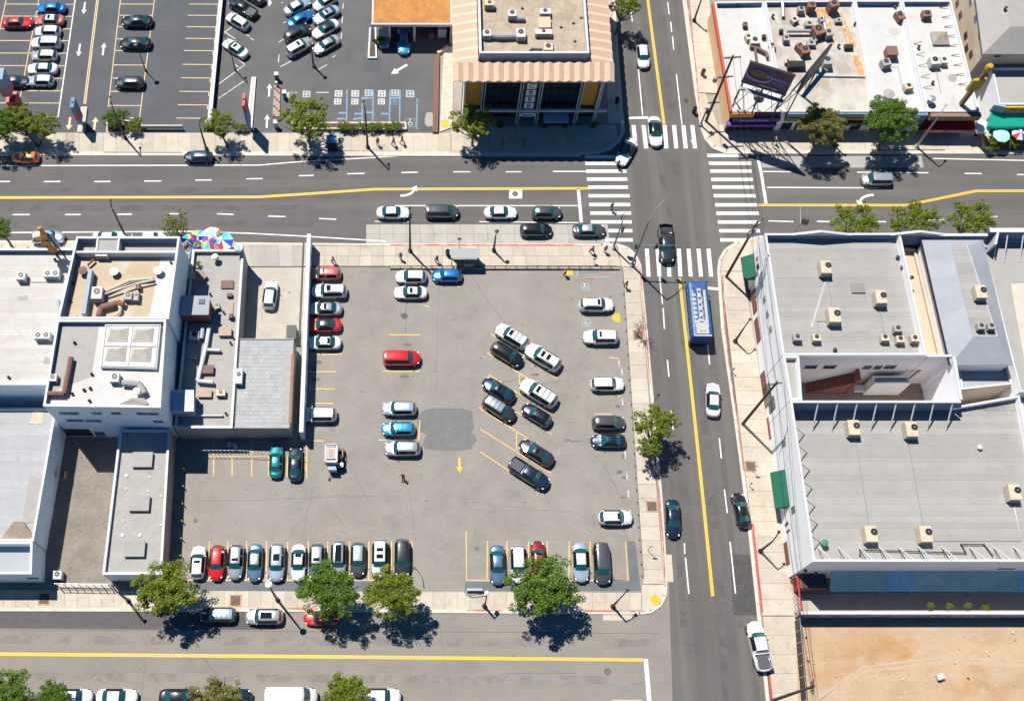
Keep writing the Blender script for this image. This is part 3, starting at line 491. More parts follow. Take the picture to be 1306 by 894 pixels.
def car_meshes(kind):
    if kind in CARM: return CARM[kind]
    K = KINDS[kind]; L, W = K['L'], K['W']; r = K['r']; ra = r + .05
    ts = {0, .015, .05, .1, .9, .985, 1}
    for a in ('ws', 'rw'): ts |= {t for t in K[a] if t <= 1}
    for a, b in K['side']: ts |= {a, b}
    for t, _ in K['top']: ts.add(t)
    for wt in K['wh']:
        for k in (-1, -.8, -.45, 0, .45, .8, 1): ts.add(round(wt + k * ra / L, 4))
    if 'bed' in K: ts |= set(K['bed'])
    ts = sorted(t for t in ts if 0 <= t <= 1); ts = [t for i, t in enumerate(ts) if i == 0 or t - ts[i - 1] > .003]
    secs = []
    for t in ts:
        zt = itp(K['top'], t); zb = itp(K['belt'], t); w = W / 2 * itp([(0, .48), (.012, .68), (.035, .82), (.07, .92), (.14, .985), (.25, 1), (.8, 1), (.91, .965), (.965, .88), (.988, .76), (1, .56)], t)
        cab = max(0, min(1, (zt - zb - .04) / .42)); wr = W / 2 * K['roof'] + (w * .84 - W / 2 * K['roof']) * (1 - cab)
        if kind == 'cargo' and t > .2: wr = W / 2 * .88
        zb2 = min(zb, zt - .03); zl = .23
        for wt in K['wh']:
            dx = abs(t - wt) * L
            if dx < ra: zl = max(zl, r + math.sqrt(ra * ra - dx * dx))
        zl = min(zl, zb2 - .12); x = L / 2 - t * L
        half = [(0, zt), (wr * .55, zt - .012), (wr * .92, zt - .04), (wr, zt - .075 if zt - .075 > zb2 else (zt + zb2) / 2), (w * .965, zb2), (w, (zb2 * .6 + .5 * .4)), (w * .995, max(zl + .02, .45) if zl < .43 else zl + .02), (w * .93 if zl < .3 else w * .97, zl)]
        bw = -.42 * max(0, 1 - t / .42) + .26 * max(0, (t - .62) / .38)
        secs.append([(x + bw * (y / (W / 2)) ** 2, y, z) for y, z in half])
    n = 8; cats = {}
    def put(cat, quad):
        cats.setdefault(cat, B()).add(quad, [tuple(range(len(quad)))])
    bd = K.get('bed', (9, 9))
    for i in range(len(ts) - 1):
        tm = (ts[i] + ts[i + 1]) / 2
        for j in range(n - 1):
            q = [secs[i][j], secs[i][j + 1], secs[i + 1][j + 1], secs[i + 1][j]]
            if K['ws'][0] < tm < K['ws'][1] and j < 3: c = 'windshield'
            elif K['rw'][0] < tm < K['rw'][1] and j < 3: c = 'rear_window'
            elif j == 3 and any(a < tm < b for a, b in K['side']): c = 'side_window'
            elif K['ws'][1] < tm < K['rw'][0] and j < 3 and tm < .97: c = 'roof'
            elif bd[0] < tm < bd[1] and j < 3: continue
            else: c = 'body'
            if c == 'side_window': put('side_window_l', q); put('side_window_r', [(x, -y, z) for x, y, z in q[::-1]])
            else: put(c, q); put(c, [(x, -y, z) for x, y, z in q[::-1]])
        a, b = secs[i][-1], secs[i + 1][-1]; put('body', [(a[0], a[1], a[2]), (b[0], b[1], b[2]), (b[0], -b[1], b[2]), (a[0], -a[1], a[2])])
    for s_, rev in ((secs[0], 0), (secs[-1], 1)):
        ring = s_ + [(x, -y, z) for x, y, z in s_[::-1] if y > 0]; put('body', ring[::-1] if rev else ring)
    D = {}
    for c, b in cats.items():
        me = b.mesh('car_' + c); bm = bmesh.new(); bm.from_mesh(me); bmesh.ops.remove_doubles(bm, verts=bm.verts, dist=.0005); bmesh.ops.recalc_face_normals(bm, faces=bm.faces); bm.to_mesh(me); bm.free()
        me.polygons.foreach_set('use_smooth', [True] * len(me.polygons)); me.materials.append(m_sideglass if 'side' in c else m_carglass if 'wind' in c else None)
        D[c] = me
    D['wheel'] = B().cyl((0, -.12, 0), r, .24, 20, 'y').mesh('car_wheel', m_rubber)
    D['rim'] = B().lathe((0, 0, 0), [(.001, .13), (r * .3, .128), (r * .62, .122), (r * .64, .1)], 14).mesh('car_rim', m_rim)
    D['headlight'] = B().lathe((0, 0, 0), [(.001, .05), (.10, .04), (.14, .0), (.1, -.05), (.001, -.06)], 10).mesh('car_headlight', m_head, True)
    D['tail_light'] = B().box((0, 0, 0), (.12, .26, .14)).mesh('car_tail_light', m_tail)
    D['mirror'] = B().lathe((0, 0, 0), [(.001, .08), (.07, .05), (.09, 0), (.07, -.05), (.001, -.07)], 8).mesh('car_mirror', None, True)
    D['grille'] = B().box((0, 0, 0), (.05, W * .42, .2)).mesh('car_grille', m_black)
    D['plate'] = B().box((0, 0, 0), (.03, .34, .14)).mesh('car_plate', m_acw)
    if 'bed' in K:
        x0, x1 = L / 2 - bd[0] * L, L / 2 - bd[1] * L; hw = W / 2 * .82; zt = 1.13
        D['bed'] = B().add([(x0, -hw, .75), (x0, hw, .75), (x1, hw, .75), (x1, -hw, .75), (x0, -hw, zt), (x0, hw, zt), (x1, hw, zt), (x1, -hw, zt), (x0, -hw - .12, zt - .01), (x0, hw + .12, zt - .01), (x1, hw + .12, zt - .01), (x1, -hw - .12, zt - .01)], [(0, 1, 2, 3), (0, 4, 5, 1), (1, 5, 6, 2), (2, 6, 7, 3), (3, 7, 4, 0), (5, 9, 10, 6), (4, 7, 11, 8)]).mesh('car_bed')
    CARM[kind] = D; return D
PAINT = {}
def paint(name, c, metal=.35, rough=.28):
    if name not in PAINT:
        PAINT[name] = mat('car paint ' + name, c, rough, metal, var=.03, coat=1.0)
    return PAINT[name]
for nme, c, mt in [('white', (.62, .63, .64), 0), ('silver', (.5, .53, .56), .6), ('paleblue', (.42, .52, .62), .45), ('grey', (.10, .105, .115), .5), ('black', (.012, .013, .016), .2), ('navy', (.015, .03, .06), .4), ('blue', (.01, .17, .55), .4), ('skyblue', (.03, .33, .62), .4), ('red', (.62, .012, .012), .15), ('darkred', (.3, .015, .02), .3), ('teal', (.01, .22, .24), .5), ('orange', (.85, .16, .005), 0), ('steelblue', (.12, .22, .36), .5), ('salmon', (.55, .12, .1), .2), ('charcoal', (.04, .043, .05), .4)]: paint(nme, c, mt)
def setmat(o, m):
    if len(o.data.materials) == 0: o.data.materials.append(None)
    o.material_slots[0].link = 'OBJECT'; o.material_slots[0].material = m
def car(kind, col, px, py, ang, label, grp='cars parked in the main lot', sun=None, roof=None, rails=False, cat=None, s=1.0, rack=False):
    K = KINDS[kind]; D = car_meshes(kind); p = P(px, py, .7); L, W, r = K['L'], K['W'], K['r']
    nm = {'sedan': 'sedan_car', 'hatch': 'hatchback_car', 'suv': 'suv_car', 'van': 'minivan', 'cargo': 'cargo_van', 'pickup': 'pickup_truck'}[kind]
    ct = cat or {'van': 'minivan', 'cargo': 'van', 'pickup': 'pickup truck'}.get(kind, 'car')
    z0 = .034 if (466 < px < 780 and 285 < py < 312) else .012
    t = thing(nm, label, ct, (p.x, p.y, z0), grp, R(ang)); t.scale = (s, s, s)
    pm = paint(col, None) if col in PAINT else PAINT['silver']
    setmat(link('body', D['body'], t), pm); setmat(link('roof', D['roof'], t), PAINT[roof] if roof else pm)
    link('windshield', D['windshield'], t)
    if 'rear_window' in D: link('rear_window', D['rear_window'], t)
    for sd_ in ('l', 'r'): link('side_window', D['side_window_' + sd_], t)
    for wt in K['wh']:
        for sy in (-1, 1):
            wo = link('wheel', D['wheel'], t, (L / 2 - wt * L, sy * (W / 2 - .13), r)); ri = link('rim', D['rim'], wo, (0, 0, 0)); ri.rotation_euler = (R(-90) * sy, 0, 0)
    zt0 = itp(K['belt'], .05)
    for sy in (-1, 1):
        h = link('headlight', D['headlight'], t, (L / 2 - .36, sy * W * .36, zt0 + .0)); h.scale = (1.0, .8, .6)
        link('tail_light', D['tail_light'], t, (-L / 2 + .21, sy * W * .355, itp(K['belt'], .95) - .12))
        mo = link('mirror', D['mirror'], t, (L / 2 - (K['ws'][0] + .07) * L, sy * (W / 2 + .06), itp(K['belt'], .3) + .06)); mo.scale = (.8, 1.1, 1); setmat(mo, pm)
    link('grille', D['grille'], t, (L / 2 - .005, 0, .5)); link('number_plate', D['plate'], t, (-L / 2 - .003, 0, .62))
    zr = lambda tt: itp(K['top'], tt)
    if sun:
        for t0, t1 in sun:
            tm = (t0 + t1) / 2; o = link('sunroof', B().box((0, 0, 0), ((t1 - t0) * L, W * .40, .02)).mesh('sunroof', m_sideglass), t, (L / 2 - tm * L, 0, zr(tm) + .006))
    if rails:
        b = B()
        for sy in (-1, 1): b.tube([(L / 2 - .45 * L, sy * W * .29, zr(.45) + .03), (L / 2 - .82 * L, sy * W * .29, zr(.82) + .05)], .02, 5)
        link('roof_rail', b.mesh('roof_rail', m_black), t)
    if rack:
        b = B()
        for tt in (.5, .62, .75): b.box((L / 2 - tt * L, 0, zr(tt) + .035), (.05, W * .6, .03))
        link('roof_rack', b.mesh('roof_rack', m_black), t)
    if 'bed' in D:
        o = link('bed', D['bed'], t); setmat(o, {'black': m_black, 'white': m_acg}.get(col, m_black))
        if col != 'charcoal': link('bed_cover', B().box((0, 0, 0), (.27 * L, W * .66, .03)).mesh('bed_cover', flat('grey bed cover', (.07, .075, .085))), t, (L / 2 - .815 * L, 0, 1.1))
    return t
PAN = [(.45, .60), (.62, .78)]; SR = [(.48, .56)]
# --- the main lot, column along the west wall
car('suv', 'salmon', 414, 349, 180, 'faded red SUV with patched panels, nearest the street beside the tall lot wall', roof='salmon', sun=[(.46, .50)], s=.93)
car('suv', 'white', 420, 371.5, 180, 'white SUV with blue sunroof panel between the faded red SUV and the silver sedan', sun=[(.43, .55)], rails=True)
car('sedan', 'silver', 414, 393.5, 180, 'silver sedan with sunroof, third down the column by the lot wall', sun=SR, s=.97)
car('sedan', 'red', 413, 414.5, 180, 'bright red sedan with dark roof parked by the lot wall', roof='charcoal', s=.97)
car('sedan', 'white', 412.5, 437, 180, 'white sedan with black rear roof, lowest of the five by the lot wall', s=.97, sun=[(.6, .69)])
car('suv', 'white', 406.5, 529, 180, 'white SUV parked alone nose to the lot wall', s=.97)
car('hatch', 'white', 524, 353, 180, 'white hatchback nearest the bus shelter, above a white sedan')
car('sedan', 'white', 523.5, 373, 180, 'white sedan with small black sunroof below the white hatchback', sun=SR, s=.94)
car('hatch', 'blue', 570, 351.5, 180, 'bright blue hatchback beside the bus shelter', s=.97)
car('van', 'red', 512, 457, 0, 'bright red minivan alone in the middle of the lot', s=.98)
car('suv', 'paleblue', 509, 521, 180, 'pale blue SUV, top of the trio left of the dark asphalt patch', s=.93)
car('suv', 'skyblue', 508, 547, 180, 'bright blue SUV, middle of the trio left of the dark asphalt patch', s=.9, rack=True)
car('suv', 'silver', 513, 572, 180, 'silver SUV, bottom of the trio left of the dark asphalt patch', s=.97)
car('sedan', 'teal', 352, 588, 90, 'teal sedan behind the shingled building, left of the black sedan', s=.9)
car('sedan', 'navy', 376.5, 591, 90, 'near black sedan behind the shingled building beside the teal sedan', s=.93)
# bottom row
for a in [('hatch', 'white', 252.5, 717, 90, 'white hatchback first in the bottom row, beside the skylight building', SR, None, .98),
          ('hatch', 'red', 276.5, 717, -90, 'bright red hatchback second in the bottom row', None, None, 1.02),
          ('hatch', 'silver', 300.5, 716, -90, 'silver hatchback with black sunroof right of the red hatchback', SR, None, 1.02),
          ('sedan', 'steelblue', 325, 717, -90, 'grey blue sedan fourth in the bottom row', None, 'silver', .95),
          ('suv', 'paleblue', 353, 717, -90, 'pale blue SUV with large sunroof in the bottom row', [(.5, .68)], None, .97),
          ('sedan', 'white', 380.5, 717, -90, 'white sedan with black rear roof glass in the bottom row', [(.58, .7)], None, .93),
          ('hatch', 'steelblue', 404, 716, -90, 'blue grey hatchback behind the street tree in the bottom row', SR, 'silver', 1.05),
          ('suv', 'silver', 431.5, 713, -90, 'silver SUV with full black panoramic roof above a street tree', [(.4, .84)], None, .95),
          ('hatch', 'grey', 456.5, 713, -90, 'small grey hatchback with pale roof in the bottom row', None, 'paleblue', .98),
          ('suv', 'white', 484.5, 712, -90, 'white SUV with two black sunroofs in the bottom row', [(.46, .56), (.64, .72)], None, 1.0),
          ('suv', 'charcoal', 513, 711, -90, 'dark charcoal SUV last in the long bottom row', None, None, .97),
          ('sedan', 'steelblue', 634.5, 720, -90, 'steel blue sedan left of the white SUV above the big tree', None, None, 1.0),
          ('suv', 'white', 661, 719, -90, 'white SUV between a blue sedan and a dark red car', None, None, .97),
          ('hatch', 'darkred', 686.5, 711, 90, 'dark red hatchback half under the big street tree', [(.4, .46)], None, .97),
          ('sedan', 'paleblue', 740.5, 717, -90, 'pale blue sedan left of the grey minivan', None, 'white', 1.0),
          ('van', 'grey', 767.5, 718, -90, 'dark grey minivan last in the row by the street corner', None, None, 1.0)]:
    car(a[0], a[1], a[2], a[3], a[4], a[5], sun=a[6], roof=a[7], s=a[8])
car('hatch', 'white', 785, 660, 0, 'white hatchback alone near the lot exit corner', sun=[(.4, .47)])
for a in [('suv', 'white', 760.5, 389, 0, 'white SUV in the disabled bay nearest the traffic signal', [(.42, .49)], .97), ('suv', 'white', 766, 430, 180, 'white SUV with sunroof below the yellow tactile pad', [(.44, .5)], .98), ('suv', 'white', 774.5, 490, 0, 'plain white SUV alone in the east column', None, .92), ('suv', 'grey', 776, 539, 0, 'grey blue SUV, upper of the dark pair by the east sidewalk', None, .9), ('sedan', 'navy', 776, 562, 180, 'dark navy sedan, lower of the dark pair by the east sidewalk', None, .92)]:
    car(a[0], a[1], a[2], a[3], a[4], a[5], sun=a[6], s=a[7], rails=a[0] == 'suv' and a[3] == 389)
A1, A2 = 146, -34
car('suv', 'white', 653, 429, A1, 'white SUV with ribbed roof, topmost of the diagonal rows', sun=[(.42, .5)], rack=True); car('suv', 'black', 646.5, 451.5, A2, 'black SUV beside the topmost white SUV of the diagonal rows', s=.97)
car('suv', 'white', 692.5, 456, A1, 'long white SUV with two roof windows in the diagonal rows', sun=[(.44, .52), (.6, .68)], s=1.07, rails=True)
car('sedan', 'navy', 636, 497, A1, 'dark blue sedan in the left diagonal row', s=.97, sun=SR); car('suv', 'charcoal', 636.5, 521, A2, 'black SUV with silver roof in the left diagonal row', roof='silver', rack=True, s=.98)
car('suv', 'white', 687, 501.5, A1, 'white three row SUV with sunroof in the right diagonal row', sun=[(.43, .5)], s=1.1, rack=True)
car('hatch', 'black', 684.5, 529, A1, 'small black hatchback in the right diagonal row', s=.98); car('sedan', 'charcoal', 684, 577, A1, 'black sedan just above the black pickup', sun=SR)
car('pickup', 'navy', 674.5, 604, A2, 'dark pickup truck with grey bed cover, lowest in the diagonal rows', s=.98)
# --- streets
G2 = 'cars waiting in the turn lane'
car('sedan', 'white', 501.5, 271, 0, 'white sedan last in the waiting lane of the boulevard', G2, s=.96); car('van', 'grey', 563.5, 270, 0, 'grey minivan second from the back of the waiting lane', G2, s=.93)
car('sedan', 'white', 638.5, 271, 0, 'white sedan between grey minivan and grey hatchback in the waiting lane', G2, s=.95); car('hatch', 'grey', 697, 271, 0, 'grey hatchback first in the waiting lane', G2)
G3 = 'cars stopped on the bus pad'
car('suv', 'black', 683.5, 293.5, 0, 'black SUV stopped on the pale bus pad', G3, s=.93); car('sedan', 'grey', 751, 293.5, 0, 'dark sedan with silver roof at the front of the bus pad', G3, roof='silver', s=.95)
G4 = 'cars driving through the crossing'
car('hatch', 'orange', 32.5, 200.5, 180, 'orange hatchback parked under the leaning street tree', G4, sun=SR, s=.92); car('suv', 'navy', 253, 200, 180, 'dark blue SUV by the north kerb of the boulevard', G4, s=.86)
car('van', 'silver', 1118.5, 229, 180, 'silver minivan driving west past the shops', G4, s=.85); car('hatch', 'white', 820, 72, -90, 'white hatchback coming down the avenue beside the bank', G4, s=.98)
car('sedan', 'white', 835.5, 168, -90, 'white sedan with black glass roof on the north crosswalk', G4, roof='black', s=1.02); car('sedan', 'white', 798.5, 194, -117, 'white sedan turning the corner below the bank', G4, roof='charcoal', s=.98)
car('pickup', 'charcoal', 849.5, 311, -92, 'black pickup truck crossing the south crosswalk', G4, s=1.02); car('sedan', 'white', 909.5, 509.5, 84, 'white sedan driving up the avenue behind the bus', G4, s=.98)
car('sedan', 'navy', 858, 661, -93, 'dark navy sedan driving down the avenue', G4); car('sedan', 'black', 945.5, 650.5, 97, 'black sedan at the east kerb beside the green awning', G4, s=.93)
car('pickup', 'white', 968, 824, 97, 'white pickup truck with black bed at the east kerb', G4, s=1.02)
G5 = 'cars parked along the side street'
car('suv', 'navy', 278, 784, 180, 'blue SUV with pale ribbed roof on the side street', G5, roof='paleblue', rack=True, s=.92); car('suv', 'silver', 337, 786, 180, 'white SUV with black panoramic roof on the side street', G5, sun=[(.42, .72)], s=.95)
car('sedan', 'red', 410, 788, 180, 'bright red sedan half hidden under a side street tree', G5, s=.88)
for k, c, x, l in [('hatch', 'white', 95, 'white hatchback poking out from the bottom left tree'), ('sedan', 'white', 149, 'white sedan cut off by the bottom edge of the picture'), ('sedan', 'black', 229, 'black sedan parked at the bottom edge left of a tree'), ('hatch', 'navy', 298, 'navy hatchback behind the small tree at the bottom edge'), ('cargo', 'white', 372, 'white cargo van at the bottom edge'), ('suv', 'white', 485, 'white SUV at the bottom edge right of the last tree')]:
    car(k, c, x, 888.5, 0, l, G5)
car('suv', 'silver', 61, 303, 0, 'silver SUV on the boulevard behind the flat white roof', G4, s=.95); car('sedan', 'white', 140, 304, 0, 'white sedan half hidden behind the tan roof parapet', G4); car('pickup', 'white', 190, 304, 0, 'white pickup half hidden behind the tan roof parapet', G4, s=.85)
# --- north-west lots
G6 = 'cars in the dark parking lot'
car('sedan', 'red', 22, 28.5, 0, 'bright red sedan alone in the far left bay', G6, s=.95)
for k, c, y, l in [('sedan', 'blue', 10, 'bright blue sedan at the top of the packed column'), ('sedan', 'salmon', 25.5, 'grey and pink sedan second in the packed column'), ('hatch', 'white', 40, 'small white hatchback third in the packed column'), ('suv', 'white', 55, 'large white SUV in the middle of the packed column'), ('hatch', 'silver', 71, 'silver grey hatchback below the large white SUV'), ('sedan', 'white', 87.5, 'white sedan second from the bottom of the packed column'), ('hatch', 'paleblue', 103, 'pale hatchback at the bottom of the packed column')]:
    car(k, c, 65 - (y - 10) * .14, y, 180, l, G6, s=.93, sun=SR if y == 25.5 else None, roof='white' if y in (25.5, 71, 103) else None)
car('pickup', 'charcoal', 17, 104, 0, 'dark pickup truck behind the tall pink and blue sign', G6, s=.85)
car('sedan', 'black', 174.5, 27, 180, 'black sedan, top of the three dark cars', G6, s=.98); car('sedan', 'black', 172.5, 55, 180, 'black sedan, middle of the three dark cars', G6, s=.98, roof='charcoal'); car('suv', 'charcoal', 165, 105.5, 180, 'dark SUV, lowest of the three dark cars', G6, s=.9)
G7 = 'cars in the middle parking lot'
car('hatch', 'white', 303, 27, 145, 'white hatchback parked by the low dividing wall below a pickup', G7, s=.95); car('pickup', 'black', 310, 10, 145, 'black pickup truck by the low dividing wall', G7, s=.86); car('sedan', 'white', 300, 61.5, 143, 'white sedan with sunroof by the low dividing wall', G7, sun=SR, s=.92); car('sedan', 'black', 322, -6, 145, 'black car at the very top edge near the dividing wall', G7, s=.9)
for k, c, x, y, a, l, rf in [('sedan', 'paleblue', 379, 8, 35, 'pale blue sedan at the top of the left angled row', 'white'), ('sedan', 'blue', 383, 24, 35, 'blue sedan second in the left angled row', None), ('suv', 'charcoal', 379, 42, 35, 'black SUV third in the left angled row', None), ('suv', 'silver', 381.5, 60, 35, 'silver SUV with sunroof at the foot of the left angled row', 'white'), ('hatch', 'white', 414, 3, -145, 'white hatchback at the top of the right angled row', None), ('sedan', 'paleblue', 416, 19, -145, 'light blue sedan second in the right angled row', None), ('sedan', 'white', 415, 37, -145, 'white sedan with black roof in the right angled row', 'charcoal'), ('sedan', 'silver', 416, 57, -145, 'silver sedan at the foot of the right angled row', None)]:
    car(k, c, x, y, a, l, G7, roof=rf, s=.93, sun=SR if y in (60, 19) else None)
car('hatch', 'steelblue', 490, 48, -90, 'blue and white hatchback half under the orange canopy', G7, roof='white', s=.9); car('sedan', 'skyblue', 515, 52, -90, 'bright teal blue sedan coming out from the orange canopy', G7, s=1.0)
car('hatch', 'white', 344.5, 376, 86, 'white hatchback in the driveway behind the duct roof building', 'cars parked in the main lot')
# --- the city bus
def bus():
    a, b_ = P(889.8, 358, 3.1), P(897, 429, 3.1); L = (a - b_).length; c = (a + b_) / 2; ang = math.atan2(a.y - b_.y, a.x - b_.x); W = 2.55
    t = thing('city_bus', 'blue and white city bus waiting at the south crosswalk', 'bus', (c.x, c.y, .012), None, ang)
    blue, blu2, wh, dk = mat('bus blue', (.01, .07, .24), .5, var=.25, scale=1.2, stain=(.02, .2, .5), st_amt=.6, st_scale=1), flat('bus deep blue', (.02, .06, .28), .35), flat('bus white', (.36, .39, .43), .5), m_black
    sec = [(-W / 2, .35), (-W / 2, 2.75), (-W / 2 + .12, 3.0), (-W / 2 + .4, 3.08), (W / 2 - .4, 3.08), (W / 2 - .12, 3.0), (W / 2, 2.75), (W / 2, .35)]
    b = B(); n = len(sec); xs = [-L / 2, -L / 2 + .12, L / 2 - .25, L / 2]; k = [(.94, -.06), (1, 0), (1, 0), (.93, -.12)]
    for x, (s_, dz) in zip(xs, k): b.v += [(x, y * s_, z + (dz if z > 1 else 0)) for y, z in sec]
    for i in range(3): b.f += [(i * n + j, (i + 1) * n + j, (i + 1) * n + (j + 1) % n, i * n + (j + 1) % n) for j in range(n)]
    b.f += [tuple(range(n)), tuple(range(3 * n, 4 * n))[::-1]]; link('body', b.mesh('body', blue), t)
    L_ = lambda nm, bb, m: link(nm, bb.mesh(nm, m), t)
    for y in (-1, 1):
        L_('side_panel', B().box((0, y * (W / 2 + .012), .85), (L - .6, .02, .9)), wh)
        for q in range(7): L_('window', B().box((-L / 2 + 1.2 + q * (L - 2) / 7 + .3, y * (W / 2 + .015), 1.95), ((L - 2) / 7 - .14, .03, 1.0)), m_glass)
        L_('roof_rail', B().box((0, y * (W / 2 - .48), 3.11), (L - 2.6, .09, .07)), wh)
        L_('mirror', B().box((L / 2 + .18, y * (W / 2 + .12), 2.3), (.12, .16, .4)), dk)
        L_('headlight', B().cyl((L / 2 - .03, y * .95, .75), .13, .06, 12, 'x'), m_head); L_('tail_light', B().box((-L / 2 - .01, y * 1.05, 1.1), (.05, .14, .4)), m_tail)
        for x in (-L / 2 + 2.4, L / 2 - 2.3):
            wo = link('wheel', B().cyl((0, -.14, 0), .5, .28, 20, 'y').mesh('wheel', m_rubber), t, (x, y * (W / 2 - .16), .5)); link('rim', B().cyl((0, -.15, 0), .28, .3, 14, 'y').mesh('rim', m_rim), wo)
    for x in (-L / 2 + 1.9, L / 2 - 3.2): L_('door', B().box((x, -W / 2 - .02, 1.45), (1.1, .03, 2.1)), m_glass)
    L_('windshield', B().box((L / 2 + .0, 0, 1.9), (.04, W * .86, 1.3)), m_glass); L_('roof_hatch', B().box((L / 2 - 1.7, 0, 3.12), (.6, .8, .1)), dk)
    L_('roof_unit', B().box((.4, .05, 3.2), (4.6, .5, .22)), wh)
    for q in range(5): L_('unit_fan', B().cyl((-1.4 + q * .9, .05, 3.31), .16, .03, 12), dk)
    L_('roof_seam', B().box((0, .42, 3.09), (L - 3, .04, .03)), blu2); L_('roof_seam', B().box((0, -.42, 3.09), (L - 3, .04, .03)), blu2); L_('roof_unit', B().box((.2, -.62, 3.15), (4.6, .26, .12)), wh)
    b = B()
    for q in range(7): b.box((-1.9 + q * .62, .72, 3.14), (.4, .5, .1))
    L_('roof_panel', b, wh); b = B()
    for q in range(5): b.box((-1.5 + q * .9, -.32, 3.13), (.5, .14, .08))
    L_('roof_vent', b, flat('bus brown', (.3, .17, .1)))
    L_('rear_cowl', B().prism([(-L / 2 + 2.7, 0), (-L / 2 + 2.0, .75), (-L / 2 + .35, .8), (-L / 2 + .35, -.8), (-L / 2 + 2.0, -.75)], 3.07, 3.14), wh)
    L_('rear_bumper', B().box((-L / 2 - .06, 0, .5), (.14, W * .9, .25)), dk); L_('rear_panel', B().box((-L / 2 - .012, 0, 1.7), (.03, W * .8, 1.0)), blu2)
    L_('sign_strip', B().box((-L / 2 + .14, 0, 3.05), (.2, W * .86, .08)), wh)
    nm = text('roof_number', '2612', flat('bus number', (.25, .2, .02)), t, (0, 0, 0), .42, ext=.004); L_('number_plate', B().box((-L / 2 + .75, 0, 3.15), (.34, .8, .02)), m_tact)
    nm.location = (-L / 2 + .75, 0, 3.165); nm.rotation_euler = (0, 0, R(-90))
bus()
# --- the flat bed sweeper trailer beside the lot wall
def trailer():
    c = P(427, 583, 1.0); t = thing('utility_trailer', 'small white utility trailer with raised box and equipment in the lot', 'trailer', (c.x, c.y, .012)); x, y = c
    w_ = m_acw; part('box', B().box((x - .35, y + .15, 1.75), (1.6, 2.4, .7)).box((x - .35, y - .5, 1.15), (1.4, .9, .5)), w_, t); f = B()
    for dx, dy, a, b in ((-.7, 0, .12, 2.3), (.7, 0, .12, 2.3), (0, 1.1, 1.5, .12), (0, -1.1, 1.5, .12), (-.5, .1, .1, 1.5), (.35, .1, .1, 1.5), (0, .85, .9, .1), (0, -.65, .9, .1)): f.box((x - .35 + dx, y + .15 + dy, 2.15), (a, b, .16))
    part('top_frame', f, m_acw, t); part('hatch', B().box((x - .4, y + .1, 2.12), (.6, 1.2, .06)), m_tanw, t)
    for dy in (.95, -.75): part('vent_slot', B().box((x - .35, y + .15 + dy, 2.115), (1.1, .22, .04)), m_black, t)
    part('cab', B().prism([(x - .95, y - 1.1), (x + .15, y - 1.1), (x + .3, y - 1.75), (x - .7, y - 1.75)], .5, 1.5), flat('grey blue cab', (.3, .36, .42)), t)
    part('hose_drum', B().cyl((x + .55, y - .1, 1.0), .42, .35, 16, 'x'), m_black, t); part('frame', B().box((x + .2, y - .1, .5), (1.7, 2.8, .12)), m_black, t); part('handle', B().tube([(x + .8, y + .9, .6), (x + .95, y + .9, 1.3), (x + .95, y + .3, 1.3), (x + .8, y - .9, .9)], .05, 6), m_yel, t)
    part('motor', B().box((x + .75, y - 1.0, .95), (.6, .5, .5)).cyl((x + .75, y - 1.0, 1.2), .15, .2, 10), m_steel, t)
    for dx in (-.8, .95):
        for dy in (-1.0, .8): part('wheel', B().cyl((x + dx, y + dy, .33), .32, .2, 16, 'x'), m_rubber, t)
    part('tow_bar', B().tube([(x - .2, y - 1.6, .5), (x - .7, y - 2.4, .35)], .06, 6), m_duct, t); part('jockey_wheel', B().cyl((x - .75, y - 2.55, .17), .16, .1, 12, 'x'), m_rubber, t)
trailer()
# ================================================================ TREES
def tree_mesh(seed, rx, ry, rz, nclump, per, leaf, gap=0.0, flatten=0.5):
    """boughs that reach out unevenly, tufts of leaves along each, open gaps between them"""
    rr = random.Random(seed); b = B(); cl = []; nb = 11; a0 = rr.uniform(0, 6)
    for i in range(nb):
        a = a0 + i * 6.283 / nb + rr.uniform(-.28, .28); reach = rr.uniform(.86, 1.06); up = rr.uniform(-.15, .55)
        for k in range(nclump // nb):
            f = rr.uniform(.2, 1.0) ** .7; sp = .2 + .16 * f
            cl.append((Vector((math.cos(a) * reach * f * .84 + max(-.42, min(.42, rr.gauss(0, sp * .5))), math.sin(a) * reach * f * .84 + max(-.42, min(.42, rr.gauss(0, sp * .5))), (up * f + .38 * (1 - f * f) + rr.gauss(0, .12)) * rz / .62)), rr.uniform(.085, .17)))
    for k in range(nclump // 7): cl.append((Vector((rr.gauss(0, .26), rr.gauss(0, .26), rr.uniform(.25, .6) * rz / .62)), rr.uniform(.1, .2)))
    for c, rad in cl:
        lim = 1.0 / max(1.0, math.hypot(c.x, c.y) / .98)
        c = Vector((c.x * lim * rx, c.y * lim * ry, c.z)); k = rr.randint(int(per * .7), int(per * 1.2))
        for _ in range(k):
            d = Vector((rr.gauss(0, 1), rr.gauss(0, 1), rr.gauss(0, .8))).normalized() * rad * rr.uniform(.2, 1) ** .6; p = c + d
            s = leaf * rr.uniform(.6, 1.3); nrm = (d.normalized() * .7 + Vector((rr.gauss(0, .6), rr.gauss(0, .6), .6))).normalized()
            u = nrm.cross(Vector((rr.uniform(-1, 1), rr.uniform(-1, 1), rr.uniform(-1, 1)))).normalized(); v = nrm.cross(u)
            b.add([p + u * s, p + v * s * .55, p - u * s, p - v * s * .55], [(0, 1, 2, 3)])
    return b.mesh('crown'), cl
TV = {}
